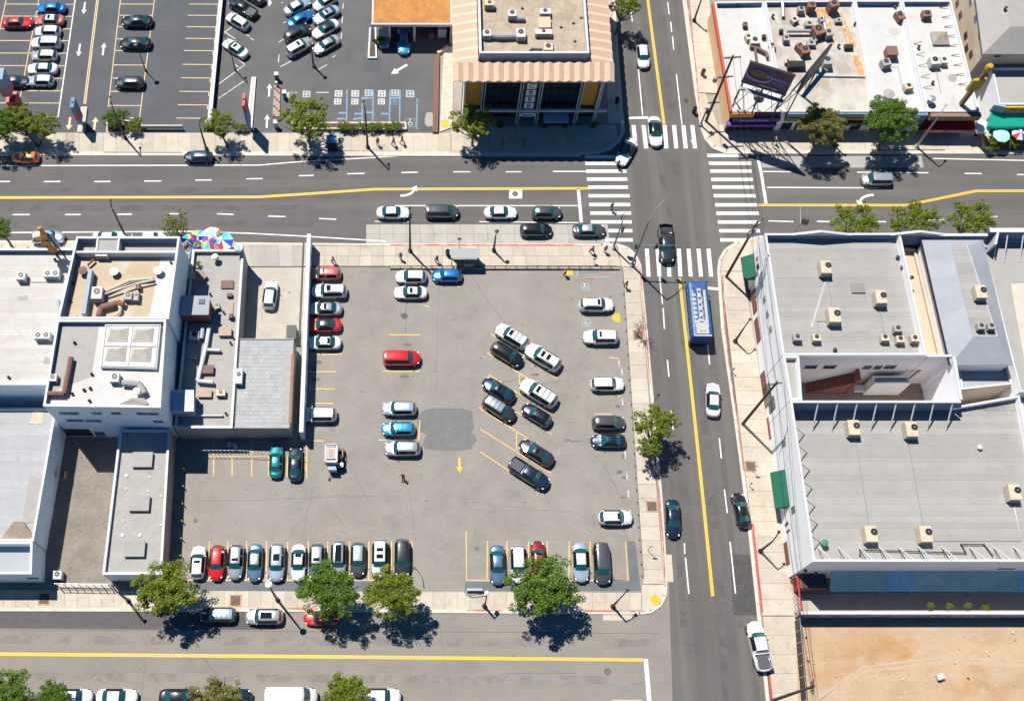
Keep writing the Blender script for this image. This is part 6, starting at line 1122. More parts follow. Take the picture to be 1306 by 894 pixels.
def front():
    def sl(Bd, i, xa, xb, z0, z1, m, dep=.12, name='fascia', out=0.02):
        p0, p1 = Bd['o'][i], Bd['o'][(i + 1) % 4]; d = (p1 - p0).normalized(); ya = 160
        ua, ub = hitwall(p0, p1, xa, 148)[0], hitwall(p0, p1, xb, 148)[0]; return wallbox(Bd, i, 0, 0, abs(ub - ua), z1 - z0, m, name, dep, out, uz=((ua + ub) / 2, (z0 + z1) / 2))
    F = lambda n, c: flat(n, c, .6)
    sl(T1, 2, 932, 960, 3.6, 4.5, F('orange fascia', (.65, .28, .05)), .25); o1 = sl(T1, 2, 936, 996, 2.7, 3.5, m_purp, .35); sl(T1, 2, 930, 993, 2.05, 2.45, F('bright purple', (.14, .06, .35)), .7)
    for k in range(5): sl(T1, 2, 931 + k * 12, 941 + k * 12, .4, 1.9, m_glass, .1, 'shop_window')
    Yt = T1['o'][2].y; X = lambda x: P(x, 160, 3).x
    text('sign_text', 'DOLLAR STORE', F('lilac letters', (.55, .5, .8)), T1['T'], (X(962), Yt - .42, 3.1), .55, (R(90), 0, 0)); text('sign_text', '98c SALE', F('red letters', (.7, .05, .08)), T1['T'], (X(950), Yt - .8, 2.25), .32, (R(90), 0, 0))
    sl(T2, 2, 1000, 1075, 3.7, 4.4, F('steel blue fascia', (.16, .24, .34)), .3); sl(T2, 2, 1002, 1022, 2.6, 3.4, F('olive fascia', (.22, .2, .08)), .3); sl(T2, 2, 1077, 1108, 2.9, 3.5, F('amber fascia', (.42, .17, .03)), .3); sl(T2, 2, 1076, 1112, 3.6, 4.4, F('steel blue fascia', 0), .3)
    sl(T2, 2, 1076, 1112, 2.0, 2.7, m_purd, .5); text('sign_text', '101', F('cyan letters', (.2, .6, .65)), T2['T'], (X(1090), Yt - .62, 2.35), .8, (R(90), 0, 0)); sl(T2, 2, 1023, 1075, 2.2, 3.4, m_glass, .1, 'shop_window')
    for k in range(6): sl(T2, 2, 1003 + k * 18, 1016 + k * 18, .3, 1.9, m_glass, .1, 'shop_window')
    t = thing('yellow_sign', 'small yellow outline sign left of the amber fascia', 'sign', (X(1074), Yt - .9, 2.2)); part('sign_frame', B().tube([(X(1071), Yt - .9, 2.5), (X(1076), Yt - .9, 2.6), (X(1077), Yt - .9, 1.9), (X(1072), Yt - .9, 1.8), (X(1071), Yt - .9, 2.5)], .1, 6), F('neon yellow', (.75, .8, .02)), t)
    sl(T3, 2, 1118, 1180, 3.4, 4.6, F('slate blue fascia', (.14, .2, .32)), .5); sl(T3, 2, 1160, 1180, 2.2, 3.3, F('slate dark', (.08, .12, .2)), .4); sl(T3, 2, 1158, 1178, 1.3, 2.0, m_acw, .6, 'sign_board'); text('sign_text', 'SALE', F('red letters', 0), T3['T'], (X(1168), Yt - .66, 1.65), .5, (R(90), 0, 0))
    for k in range(3): sl(T3, 2, 1120 + k * 13, 1130 + k * 13, .3, 2.0, m_glass, .1, 'shop_window')
    sl(T4, 2, 1183, 1247, 3.5, 4.5, F('brown fascia', (.22, .15, .08)), .7)
    T = thing('red_awning', 'long red awning with shop lettering under the brown fascia', 'awning', (X(1212), Yt - .5, 2.2)); a, b = X(1181), X(1245); y0, y1 = Yt - .08, Yt - 1.5
    part('awning_cloth', B().add([(a, y0, 3.0), (b, y0, 3.0), (b, y1, 2.5), (a, y1, 2.5), (a, y1, 2.0), (b, y1, 2.0)], [(0, 3, 2, 1), (3, 4, 5, 2), (0, 1, 2, 3)]), F('awning red', (.45, .01, .03)), T)
    text('awning_text', 'Familia Market', m_acw, T, (X(1222), y1 - .03, 2.27), .42, (R(90), 0, 0)); part('awning_emblem', B().box((X(1197), y1 - .02, 2.25), (1.6, .03, .4)), F('amber', (.7, .25, .03)), T); part('awning_valance', B().box(((a + b) / 2, y1, 1.98), (b - a, .08, .06)), m_steel, T)
    for k in range(4): sl(T4, 2, 1184 + k * 16, 1196 + k * 16, .3, 1.9, m_glass, .1, 'shop_window')
    Y5 = T5['o'][2].y; X5 = lambda x: P(x, 150, 4).x
    a, b = X5(1272), X5(1420); t = thing('cafe_sign', 'yellow sign band with black letters above the green awning', 'sign', (a, Y5, 4.5)); part('band', B().box(((a + b) / 2 + .8, Y5 - .2, 4.45), (b - a, .3, 1.2)), F('sign amber', (.6, .36, .03)), t); text('sign_text', 'LIFE GYM', m_black, t, (X5(1300), Y5 - .37, 4.4), .95, (R(90), 0, 0)); part('band_end', B().prism([Vector((a - .8, Y5 - .04)), Vector((a + .8, Y5 - .04)), Vector((a + .8, Y5 - .4))], 3.7, 5.2), m_bluegreyc, t)
    T = thing('green_awning', 'bright green cafe awning below the yellow sign', 'awning', (a, Y5 - .6, 3)); a -= .6; y0, y1 = Y5 - .1, Y5 - 2.0; part('awning_cloth', B().add([(a, y0, 4.0), (b, y0, 3.7), (b, y1, 3.0), (a - .4, y1, 3.0), (a - .4, y1, 2.3), (b, y1, 2.3)], [(0, 3, 2, 1), (3, 4, 5, 2), (0, 4, 3)]), F('awning green', (.0, .36, .24)), T)
    for k in range(5): wallbox(T5, 2, 0, 0, 1.8, 2.0, m_glass, 'shop_window', .1, uz=(abs(T5['o'][2].x - T5['o'][3].x) - 2 - k * 3, 1.4))
    for k in range(8): wallbox(T1, 3, 0, 0, .25, 3.6, m_orangew, 'pilaster', .15, uz=(2.5 + k * 2.6, 1.8)) if 0 else None
front()
# billboards on the corner shop
def billboards():
    Z0, Z1 = 10.2, 14.2
    def board(pa, pb, label, m, art):
        a, b = P(*pa, Z0), P(*pb, Z0); d = (b - a).normalized(); n = Vector((d.y, -d.x)); T = thing('billboard', label, 'billboard', ((a.x + b.x) / 2, (a.y + b.y) / 2, 3.9)); L = (b - a).length; c = (a + b) / 2; ang = math.atan2(d.y, d.x)
        part('panel', B().box((c.x, c.y, (Z0 + Z1) / 2), (L, .3, Z1 - Z0), ang), m, T); [part('frame', B().box((c.x, c.y, zz), (L + .1, .36, .1), ang), m_black, T) for zz in (Z1 + .06, Z0 - .06)]; w_ = c + n * .9; part('catwalk', B().box((w_.x, w_.y, Z0 - .35), (L, .6, .08), ang), m_steel, T)
        for k in ((0.04, .5, .96) if art else (.1, .9)):
            q = a.lerp(b, k); r_ = q - n * 1.6
            part('leg', B().tube([(*q, 3.85), (*q, Z0)], .09, 6), m_black, T); part('leg', B().tube([(*r_, 3.85), (*q, Z1 - .5)], .07, 6), m_black, T)
            part('cross_brace', B().tube([(*r_, 4.1), (*q, Z0 - .2)], .05, 5).tube([(*q, 4.0), (*(q - n * .9), 9.5)], .04, 5), m_black, T)
        for k in range(3 if art else 0): q, r_ = a.lerp(b, k / 3 + .02), a.lerp(b, (k + 1) / 3); part('cross_brace', B().tube([(*q, 4.2), (*r_, Z0 - .2)], .045, 5).tube([(*r_, 4.2), (*q, Z0 - .2)], .045, 5), m_black, T)
        return T, a, b, d, n, ang, c, L
    T, a, b, d, n, ang, c, L = board((946, 103.5), (1002, 121), 'purple billboard showing a cup above the corner shop roof', mat('billboard print purple', (.07, .03, .11), .5, var=.5, scale=.35, stain=(.02, .01, .12), st_amt=.8, st_scale=.2), 1)
    q = c - d * L * .2 + n * .17; e = B(); N_ = 28
    def ell(cx, cz, rx, rz, y, m, nm):
        bb = B(); bb.sheet([(cx.x + d.x * rx * math.cos(t) + n.x * y, cx.y + d.y * rx * math.cos(t) + n.y * y, cz + rz * math.sin(t)) for t in [2 * math.pi * k / N_ for k in range(N_)]]); part(nm, bb, m, T)
    ell(q, 12.35, 1.75, 1.25, .01, flat('cup lilac', (.32, .26, .5)), 'printed_cup'); ell(q, 12.55, 1.6, 1.05, .02, flat('cup dark', (.03, .02, .04)), 'printed_cup'); ell(q, 12.75, 1.3, .75, .03, mat('coffee beans', (.14, .09, .06), .7, var=.6, scale=6), 'printed_coffee')
    q2 = c + d * L * .24 + n * .2; lt = flat('billboard lilac', (.5, .42, .85)); text('billboard_text', 'CUNDICA', lt, T, (q2.x, q2.y, 12.6), .72, (R(90), 0, ang)); text('billboard_text', 'coffee roast', lt, T, (q2.x, q2.y, 11.85), .34, (R(90), 0, ang)); q3 = c + n * .19 + d * .5; part('printed_strip', B().box((q3.x, q3.y, 10.75), (L * .42, .03, .16), ang), m_acw, T)
    board((1017, 118), (1047, 82), 'dark blue billboard seen edge on, set in a V with the purple one', flat('billboard print blue', (.012, .03, .08), .5), 0)
billboards()
def pylon():
    c = P(1226, 133, 4); t = thing('yellow_roof_sign', 'yellow sign board on a brown mast leaning over the red awning shop', 'sign', (c.x, c.y, 3.9)); x, y = c
    part('mast', B().box((x, y, 8), (.5, .5, 8.2)), m_duct, t); part('sign_board', B().box((x - .1, y - .1, 8.6), (1.8, .4, 2.3), R(8)), flat('sign olive yellow', (.36, .27, .02)), t); part('top_shield', B().lathe((x, y, 11.2), [(.001, 0), (.4, .2), (.5, .8), (.4, 1.3), (.001, 1.4)], 8), flat('sign bright yellow', (.5, .27, .01)), t)
pylon()
for q_ in ([(1040, 12), (1054, 12), (1066, 50), (1060, 62), (1050, 40)], [(1066, 14), (1074, 16), (1092, 60), (1104, 96), (1096, 98), (1080, 58)]): part('roof_stain', B().prism([P(x, y, 3.8) for x, y in q_], 3.79, 3.812), m_rust, T2['T'])
# rooftop plant of the shops
for x, y, h, s_, l, m, rz in [(962, 54, 3.9, (1.3, 1.2, .9), 'white round topped unit on the corner shop roof', m_acw, 0), (1043, 41, 3.8, (1.5, 1.6, 1.2), 'rusty kitchen exhaust box beside the billboard V', m_duct, 20), (1034, 10, 3.8, (1.1, 1.0, 1.4), 'brown exhaust at the top edge of the stained roof', m_duct, 0), (1062, 9, 3.8, (1.3, 1.1, 1.6), 'dark red exhaust at the top edge of the stained roof', m_duct, 15), (1013, 27, 3.8, (1.0, .8, .6), 'tan exhaust cowl on the stained roof', m_acb, 30), (1031, 33, 3.8, (1.1, .8, .9), 'blue grey box unit on the stained roof', m_acg, 0), (1056, 44, 3.8, (1.0, 1.2, 1.0), 'dark box unit beside the orange stain', m_acg, 10), (1002, 51, 3.8, (.8, .9, .8), 'small grey unit left of the rusty exhaust box', m_acg, 0), (1034, 57, 3.8, (1.2, .8, .6), 'low grey unit below the rusty exhaust box', m_acg, 0), (1082, 61, 3.8, (1.2, .7, .5), 'dark flat unit right of the orange stain', m_black, 0),
        (1129, 82, 3.9, (1.2, 1.1, 1.0), 'grey unit below the brown cabinet', m_acg, 15), (1147, 22, 3.9, (1.0, 1.4, .9), 'brown unit by the divider at the top', m_duct, 20), (1181, 20, 3.9, (1.2, 1.1, .9), 'rusty unit with looping pipes at the top', m_duct, 0), (1191, 80, 3.9, (1.3, 1.3, 1.1), 'large white unit on the red awning shop', m_acw, 5), (1203, 79, 3.9, (.9, 1.1, .8), 'second white unit with curled pipe on the red awning shop', m_acw, 0), (1158, 112, 3.9, (1.2, .9, .8), 'tan cowl unit on the middle shop', m_acb, 10), (975 + 9, 60, 3.8, (.9, .8, .7), 'small dark unit beside the divider', m_acg, 0), (1015, 84, 3.8, (2.4, 1.0, .8), 'long dark unit behind the purple billboard', m_black, 0), (1054, 80, 3.8, (1.2, 1.4, 1.2), 'grey tapered unit right of the blue billboard', m_acg, 0), (950, 33, 3.9, (.6, .7, .6), 'small brown cowl at the top of the corner shop', m_duct, 0), (954, 49, 3.9, (.8, .9, .7), 'tan rusty cowl beside the white round unit', m_acb, 20)]:
    ac(x, y, h, s_, l, m, rz, fx=0)
hatch(1199, 49, 3.9, (2.2, 2.1, .35), 'tan pyramid skylight on the red awning shop', m_acg)
c = P(1199, 49, 4.3); hs = thing('pyramid_skylight', 'brownish pyramid hood with faceted sides on the red awning shop', 'skylight', (c.x, c.y, 4.3)); part('hood', B().add([(c.x - 1.1, c.y - 1.0, 4.32), (c.x + 1.1, c.y - 1.0, 4.32), (c.x + 1.1, c.y + 1.0, 4.32), (c.x - 1.1, c.y + 1.0, 4.32), (c.x - .1, c.y + .2, 4.9), (c.x + .5, c.y + .2, 4.9), (c.x + .5, c.y + .6, 4.9), (c.x - .1, c.y + .6, 4.9)], [(0, 1, 5, 4), (1, 2, 6, 5), (2, 3, 7, 6), (3, 0, 4, 7), (4, 5, 6, 7)]), mat('weathered hood', (.3, .25, .2), .8), hs)
hatch(1138, 65, 3.9, (1.4, 1.4, 1.2), 'brown metal cabinet on the middle shop roof', m_duct, 'roof_cabinet', 'cabinet', 'roof cabinets')
duct([(963, 60, 4.4), (965, 80, 4.4)], .2, m_red, 'short rust red duct left of the purple billboard'); duct([(957, 60, 4.4), (962, 60, 4.4), (978, 68, 4.4), (979, 74, 4.4)], .22, m_duct, 'bent brown duct on the corner shop roof'); duct([(1005, 40, 4.5), (1034, 40, 4.5)], .25, m_acg, 'horizontal grey duct across the stained roof'); duct([(1050, 22, 4.3), (1053, 40, 4.5)], .22, m_steel, 'grey duct running down to the dark box unit'); duct([(1042, 97, 4.0), (1106, 98, 4.0)], .12, m_coping, 'long white pipe across the stained roof', 'roof_pipe'); duct([(998, 3, 4.4), (999, 22, 4.2)], .25, m_steel, 'grey duct at the top of the stained roof')
for x, y in [(1176, 12), (1176, 24), (1177, 36)][:0]: pass
for k in range(9):
    y = 10 + k * 12.2; q = P(1206 + y * .245, y, 4.0); q2 = P(1196 + y * .245, y, 4.0); tt = T4['T']; part('wall_tie', B().tube([(*q, 4.3), (*q2, 3.95)], .06, 5), m_duct, tt)
for k in range(5):
    y = 56 + k * 14; q = P(1162 + y * .22, y, 4.0); q2 = P(1153 + y * .22, y, 4.0); part('wall_tie', B().tube([(*q, 4.5), (*q2, 3.95)], .05, 5), m_duct, T3['T'])
for x, y, l in [(941, 6, 'black vent in the top left of the corner shop roof'), (1142, 8, 'black vent at the top right of the middle shop roof'), (1091, 30, 'black vent right beside the stained roof divider'), (1070, 58, 'black vent left of the dark flat unit'), (986, 20, 'black vent at the top left of the stained roof'), (1172, 60, 'black vent left of the large white unit'), (1190, 105, 'black vent above the shiny round exhaust'), (1283, 10, 'black vent on the tall corner block roof'), (1258, 96, 'black vent at the foot of the tall corner block')]: vent(x, y, 3.9 if y != 10 else 9.85, l, .14, .4, m_black, 'vent stubs on the shop roofs')
vent(1188.5, 126, 3.9, 'shiny tall round exhaust on the red awning shop', .35, 1.0, m_steel); vent(1134, 120, 3.9, 'grey conical hood behind the dense green tree', .5, 1.2, m_acg)
vent(967, 120, 3.9, 'round dark drum under the purple billboard', .45, .7, flat('dark drum', (.12, .11, .1)))
def umbrella(px, py, r_, cols, label, z=2.4, base=.15, tilt=0, cat='patio umbrella', n=8, group='patio umbrellas'):
    c = P(px, py, z); t = thing('patio_umbrella', label, cat, (c.x, c.y, base), group); part('pole', B().cyl((c.x, c.y, base), .03, z - base + .25, 8), m_steel, t); part('base', B().cyl((c.x, c.y, base), .25, .08, 12), m_black, t)
    for k in range(n):
        a0, a1 = 2 * math.pi * k / n + .2, 2 * math.pi * (k + 1) / n + .2; A, C_ = (c.x + r_ * math.cos(a0), c.y + r_ * math.sin(a0), z - .12), (c.x + r_ * math.cos(a1), c.y + r_ * math.sin(a1), z - .12); am = (a0 + a1) / 2
        M = (c.x + r_ * .94 * math.cos(am), c.y + r_ * .94 * math.sin(am), z - .1); top = (c.x, c.y, z + .38); lo = lambda p: (p[0], p[1], p[2] - .18)
        part('canopy_panel', B().add([top, A, M, C_, lo(A), lo(M), lo(C_)], [(0, 1, 2), (0, 2, 3), (1, 4, 5, 2), (2, 5, 6, 3)]), cols[k % len(cols)], t)
    part('finial', B().lathe((c.x, c.y, z + .36), [(.04, 0), (.05, .05), (.001, .1)], 8), m_acw, t)
uc = dict(m=flat('cloth magenta', (.65, .01, .35), .8), y=flat('cloth yellow', (.8, .68, .01), .8), c=flat('cloth cyan', (.02, .5, .75), .8), w=flat('cloth white', (.78, .8, .8), .8), b=flat('cloth blue', (.01, .08, .55), .8), r=flat('cloth red', (.65, .02, .03), .8), k=flat('cloth crimson', (.75, .01, .1), .8), g=flat('cloth green', (.05, .5, .1), .8), a=flat('cloth aqua', (.2, .7, .72), .8), o=flat('cloth orange', (.75, .3, .02), .8))
U = lambda s_: [uc[ch] for ch in s_]
for x, y, r_, cs_, l in [(240.5, 308, 1.15, 'rycbwrcb', 'umbrella of red, yellow and blue panels, leftmost of the cluster'), (246.5, 317, 1.0, 'cybywcyb', 'small blue and yellow umbrella at the lower left of the cluster'), (253, 303, 1.2, 'wcybmwcb', 'umbrella with pale and yellow panels in the upper left of the cluster'), (256.5, 311, 1.35, 'mycmymcy', 'magenta, yellow and cyan umbrella in the middle of the cluster'), (266.5, 308, 1.35, 'kybkyckb', 'crimson, yellow and blue umbrella right of the magenta one'), (270, 300.5, 1.35, 'wwwawwcw', 'mostly white umbrella at the top of the cluster'), (283.5, 307.5, 1.45, 'acwaakwb', 'large aqua and white umbrella, rightmost of the cluster'), (278.5, 299, .7, 'gkgkgkgk', 'small green umbrella behind the aqua one'), (276, 313, .7, 'ggobggob', 'small green and orange umbrella below the white one')]: umbrella(x, y, r_, U(cs_), l, 2.6 + random.random() * .3)
umbrella(1278, 172, 1.15, [flat('cloth mint', (.35, .72, .6), .8)], 'round mint green umbrella on the cafe patio'); umbrella(1301, 170, 1.05, U('rwbwrwbw'), 'red, white and blue umbrella at the right edge of the patio')
umbrella(1254, 161, 1.1, U('w'), 'closed looking white umbrella beside the beige alley wall')
lwall('alley_wall', 'beige wall at the mouth of the alley beside the cafe', P(1250, 172, 0), P(1253, 191, 0), .9, .25, m_beigew); lwall('patio_wall', 'low dark patio wall along the cafe sidewalk', P(1262, 192, 0), P(1420, 192, 0), .9, .15, m_black)
# ---------------------------------------------------------------- the bank
def bank():
    Zs = 1.0; Yc = 89.93; Yo = P(650, 104, 11.6).y; Yi = P(650, 80, 12.5).y; Yp = P(650, 68.5, 13.6).y; x0, x1 = P(578, 104, 11.6).x, P(784, 104, 11.6).x; xi0, xi1 = P(611.4, 68, 13.6).x, P(751.6, 68, 13.6).x; T = thing('bank_building', 'bank with salmon folded roof, dark glass front and gold panels', 'building', ((x0 + x1) / 2, 100, 0)); YN = 112
    part('wall', B().box((6.9, (Yc + 1.2 + YN) / 2, 5.6), (.3, YN - Yc - 1.2, 11.2)), m_whitew, T); part('wall', B().box((25.3, (Yc + 1.2 + YN) / 2, 5.6), (.3, YN - Yc - 1.2, 11.2)), m_whitew, T); part('wall', B().box((16.1, Yc + 1.4, 5.6), (18.0, .3, 11.2)), flat('dark curtain wall', (.012, .016, .02), .3), T)
    part('soffit', B().box(((x0 + x1) / 2, (Yo + YN) / 2 + .3, 11.25), (x1 - x0 - .6, YN - Yo - .7, .2)), m_tanw, T)
    # folded plates
    def fold(a0, a1, b0, b1, nm='roof_fold'):   # a outer edge pts, b inner edge pts; V section
        am, bm_ = (a0 + a1) / 2, (b0 + b1) / 2; up, lo = Vector((0, 0, .16)), Vector((0, 0, -.16)); th = Vector((0, 0, -.12))
        v = [a0 + lo, am + up, a1 + lo, b1 + lo, bm_ + up, b0 + lo]; v += [p + th for p in v]
        part(nm, B().add(v, [(0, 1, 4, 5), (1, 2, 3, 4), (11, 10, 7, 6), (10, 9, 8, 7), (0, 6, 7, 1), (1, 7, 8, 2), (5, 4, 10, 11), (4, 3, 9, 10), (0, 5, 11, 6), (2, 8, 9, 3)]), m_salmon, T)
    n = 16; V3 = lambda x, y, z: Vector((x, y, z))
    for k in range(n):
        u0, u1 = x0 + (x1 - x0) * k / n, x0 + (x1 - x0) * (k + 1) / n; fold(V3(u0 + .01, Yo, 11.6), V3(u1 - .01, Yo, 11.6), V3(u0 + .01, Yi, 12.5), V3(u1 - .01, Yi, 12.5))
    p_ = 1.42; k = 0; y = Yi + .02
    while y < YN:
        fold(V3(x0, y + p_ - .02, 11.6), V3(x0, y, 11.6), V3(xi0 - .1, y + p_ - .02, 12.5), V3(xi0 - .1, y, 12.5)); fold(V3(x1, y, 11.6), V3(x1, y + p_ - .02, 11.6), V3(xi1 + .1, y, 12.5), V3(xi1 + .1, y + p_ - .02, 12.5)); y += p_
    P_ = [Vector((xi0, Yp)), Vector((xi1, Yp)), Vector((xi1, YN)), Vector((xi0, YN))]; I_ = inset(P_, .3)
    for i in range(4): j = (i + 1) % 4; part('parapet', B().prism([P_[i], P_[j], I_[j], I_[i]], 11.4, 13.6), m_bluegreyc if i in (0,) else m_coping, T); part('coping', B().prism([P_[i], P_[j], I_[j], I_[i]], 13.602, 13.66), m_coping, T)
    part('roof', B().prism(inset(P_, .31), 12.2, 12.6), m_roofsand, T)
    steel = flat('bank pale steel', (.42, .48, .56), .5); gold = flat('gold panel', (.5, .27, .015), .6)
    for x in (9.29, 14.3, 16.9, 22.3, 24.89, 6.6):
        for dx in (-.16, .16): part('column_fin', B().box((x + dx, Yc, 5.6), (.1, .5, 11.0)), steel, T)
    part('beam', B().box((16.6, Yc - .1, 3.35), (19.5, .3, .42)), steel, T); part('beam', B().box((16.6, Yc - .1, 10.0), (19.5, .3, .3)), steel, T)
    for a, b in ((6.9, 9.1), (22.55, 24.6)): part('gold_panel', B().box(((a + b) / 2, Yc + .6, 6.9), (b - a, .12, 6.4)), gold, T)
    for a, b in ((9.5, 14.1), (17.15, 22.1)):
        n = 4
        for k in range(n):
            for z0, z1 in ((3.7, 6.7), (6.8, 9.8)): f = part('window', B().box((a + (b - a) * (k + .5) / n, Yc + 1.18, (z0 + z1) / 2), ((b - a) / n - .08, .06, z1 - z0)), m_black, T); part('pane', B().box((a + (b - a) * (k + .5) / n, Yc + 1.13, (z0 + z1) / 2), ((b - a) / n - .2, .05, z1 - z0 - .15)), m_glass, f)
    for k in range(8): part('window', B().box((7.8 + k * 2.15, Yc + 1.18, 1.6), (2.0, .08, 2.9)), m_glass, T)
    part('entrance_canopy', B().box((19.5, Yc - .6, 2.3), (3.4, 1.5, .12)), m_bluegreyc, T)
    lt = flat('bank sign white', (.72, .78, .82)); part('sign_panel', B().box((15.6, Yc + .1, 6.8), (2.0, .1, 6.3)), m_black, T)
    for k, ch in enumerate('BBBC'): part('sign_square', B().box((15.6, Yc - .02, 4.4 + k * 1.45), (1.25, .08, 1.15)), lt, T); text('sign_letter', ch, m_black, T, (15.6, Yc - .08, 4.4 + k * 1.45), 1.15, (R(90), 0, 0))
    N_ = 20; bb = B(); pts = [(15.6 + 1.15 * math.copysign(abs(math.cos(t)) ** .8, math.cos(t)), 2.55 + .42 * math.sin(t)) for t in [2 * math.pi * k / N_ for k in range(N_)]]; bb.add([(x, Yc - .3, z) for x, z in pts] + [(x, Yc - .15, z) for x, z in pts], [tuple(range(N_)), tuple(range(N_, 2 * N_))[::-1]] + [(k, k + N_, (k + 1) % N_ + N_, (k + 1) % N_) for k in range(N_)]); part('oval_sign', bb, lt, T); text('oval_sign_text', 'BANK', flat('bank navy', (.01, .03, .15)), T, (15.6, Yc - .34, 2.55), .55, (R(90), 0, 0))
    for x, pl_ in ((8.0, 'planter pot under the left gold panel'), (12, 'planter pot left of the lettered column'), (18.2, 'planter pot left of the entrance canopy'), (21, 'planter pot right of the entrance canopy'), (25, 'planter pot under the right gold panel')): q = thing('sidewalk_planter', pl_, 'planter', (x, Yc - .5, .13), 'planters along the bank front'); part('pot', B().lathe((x, Yc - .5, .13), [(.001, 0), (.3, 0), (.4, .5), (.32, .5), (.001, .42)], 12), m_black, q); o = link('foliage', TV[(1, 1.0)][0], q, (0, 0, .7)); o.scale = (.45, .45, .4); o.material_slots[0].link = 'OBJECT'; o.material_slots[0].material = m_leaf[1]
bank()
for x, y, s_, l, m, f in [(653, 20, (1.1, 1.0, .9), 'white unit with dark tank at the top of the bank roof', m_acw, 1), (695, 17, (1.5, .9, .7), 'white unit joined to the salmon cabinet', m_acw, 1), (693, 43, (2.2, .8, .7), 'long white unit below the salmon cabinet', m_acw, 1), (621, 45, (1.1, 1.0, .8), 'left white unit beside the bank parapet', m_acw, 1), (664, 45, (1.2, 1.4, .9), 'white unit at the end of the ribbed duct', m_acw, 1), (699, 62, (1.2, 1.1, .6), 'white unit at the south parapet', m_acb, 1), (624, 7, (1.3, .8, .9), 'tan unit in the northwest corner of the bank roof', m_acb, 1)]: ac(x, y, 12.6, s_, l, m, group='bank roof units', fx=0)
hatch(694.5, 29, 12.6, (1.5, 1.6, .6), 'salmon cabinet between two white units on the bank roof', m_salmon, 'roof_cabinet', 'cabinet', 'roof cabinets'); duct([(628, 46, 13.1), (640, 47, 13.1), (660, 46, 13.1)], .4, m_acg, 'thick ribbed grey duct on the bank roof', n=10); duct([(658, 24, 13.0), (669, 24, 13.0)], .35, m_acg, 'short grey tank beside the top white unit', 'roof_tank', 10); duct([(676, 64, 12.9), (678, 61, 12.9), (691, 62, 12.9)], .14, m_steel, 'bent steel pipe frame at the south parapet')
for x, y, l in [(665.5, 9, 'capped vent above the short grey tank'), (715, 33, 'capped vent just right of the salmon cabinet'), (731, 28, 'capped vent midway to the east parapet of the bank'), (733, 51, 'capped vent alone in the lower right of the bank roof'), (741, 21, 'capped vent against the east parapet of the bank'), (704, 57, 'capped vent beside the south parapet unit')]: vent(x, y, 12.6, l, .13, .25, m_acg, 'vents on the bank roof')
# ---------------------------------------------------------------- orange canopy building
def canopy():
    a, b = P(474, 32, 4.2), P(577, 32, 4.2); N = a.y + 14; T = thing('orange_canopy', 'flat orange brown canopy roof on white posts beside the bank', 'canopy', ((a.x + b.x) / 2, a.y, 0)); cx, cy_ = (a.x + b.x) / 2, (a.y + N) / 2
    part('roof', B().box((cx, cy_, 4.05), (b.x - a.x - .5, N - a.y - .5, .3)), m_rooforange, T)
    for c_, s_ in (((cx, a.y + .12, 4.0), (b.x - a.x, .24, .5)), ((a.x + .12, cy_, 4.0), (.24, N - a.y - .5, .5)), ((b.x - .12, cy_, 4.0), (.24, N - a.y - .5, .5))): part('fascia', B().box(c_, s_), m_coping, T)
    for px in (497, 528.5, 476): p = P(px, 54, 0); part('post', B().box((p.x, a.y + .5, 1.95), (.35, .35, 3.9)), m_coping, T)
    part('wall', B().box((b.x - .15, a.y + 3, 1.9), (.25, 6, 3.8)), m_tanw, T); part('wall', B().box((cx, a.y + 7, 1.9), (b.x - a.x - .6, .25, 3.8)), m_greyw, T); p = P(564, 39, 1.2); part('machine', B().box((p.x, p.y, .9), (1.2, .8, 1.8)), m_acw, T); p = P(550, 44, .8); part('stand', B().box((p.x, p.y, .6), (.8, .6, 1.2)), m_brownp, T)
canopy()
w_ = lwall('brick_wall', 'low red brown wall between lot and bank walkway', P(557, 72), P(555, 171), .5, .75, m_red); lwall('brick_wall', 'short angled brown wall at the canopy corner', P(558, 70), P(571, 62), .5, .4, m_beigew)
for nm, q, lab in (('raised_bed', [(471, 37), (480, 37), (481, 76), (469, 76)], 'narrow concrete bed left of the orange canopy'), ('raised_bed', [(321, 100), (327, 100), (322, 165), (314, 165)], 'long white concrete median with fallen signs at the lot entrance')):
    w_ = [P(*p) for p in q]; t = thing(nm, lab, 'planter', (*w_[0], 0), 'concrete beds'); part('kerb', B().prism(w_, 0, .3), m_coping, t); part('soil', B().prism(inset(w_, .25), .28, .33), m_soil if 'canopy' in lab else m_slab[2], t)
w_ = [P(*p) for p in [(350, 110), (358, 110), (357, 150), (348, 150)]]; t = thing('median_island', 'brown cobbled median island beside the exit arrows', 'island', (*w_[0], 0), 'concrete beds'); part('kerb', B().prism(w_, 0, .16), m_kerb, t)
for i in range(3):
    for j in range(14): q = [quadpt(w_, (i + .06) / 3, (j + .06) / 14), quadpt(w_, (i + .94) / 3, (j + .06) / 14), quadpt(w_, (i + .94) / 3, (j + .94) / 14), quadpt(w_, (i + .06) / 3, (j + .94) / 14)]; part('cobble', B().prism(q, .15, .2 + .02 * ((i + j) % 2)), (m_tanw, m_brownp, m_tanw, m_greyw)[(i * 3 + j) % 4], t)
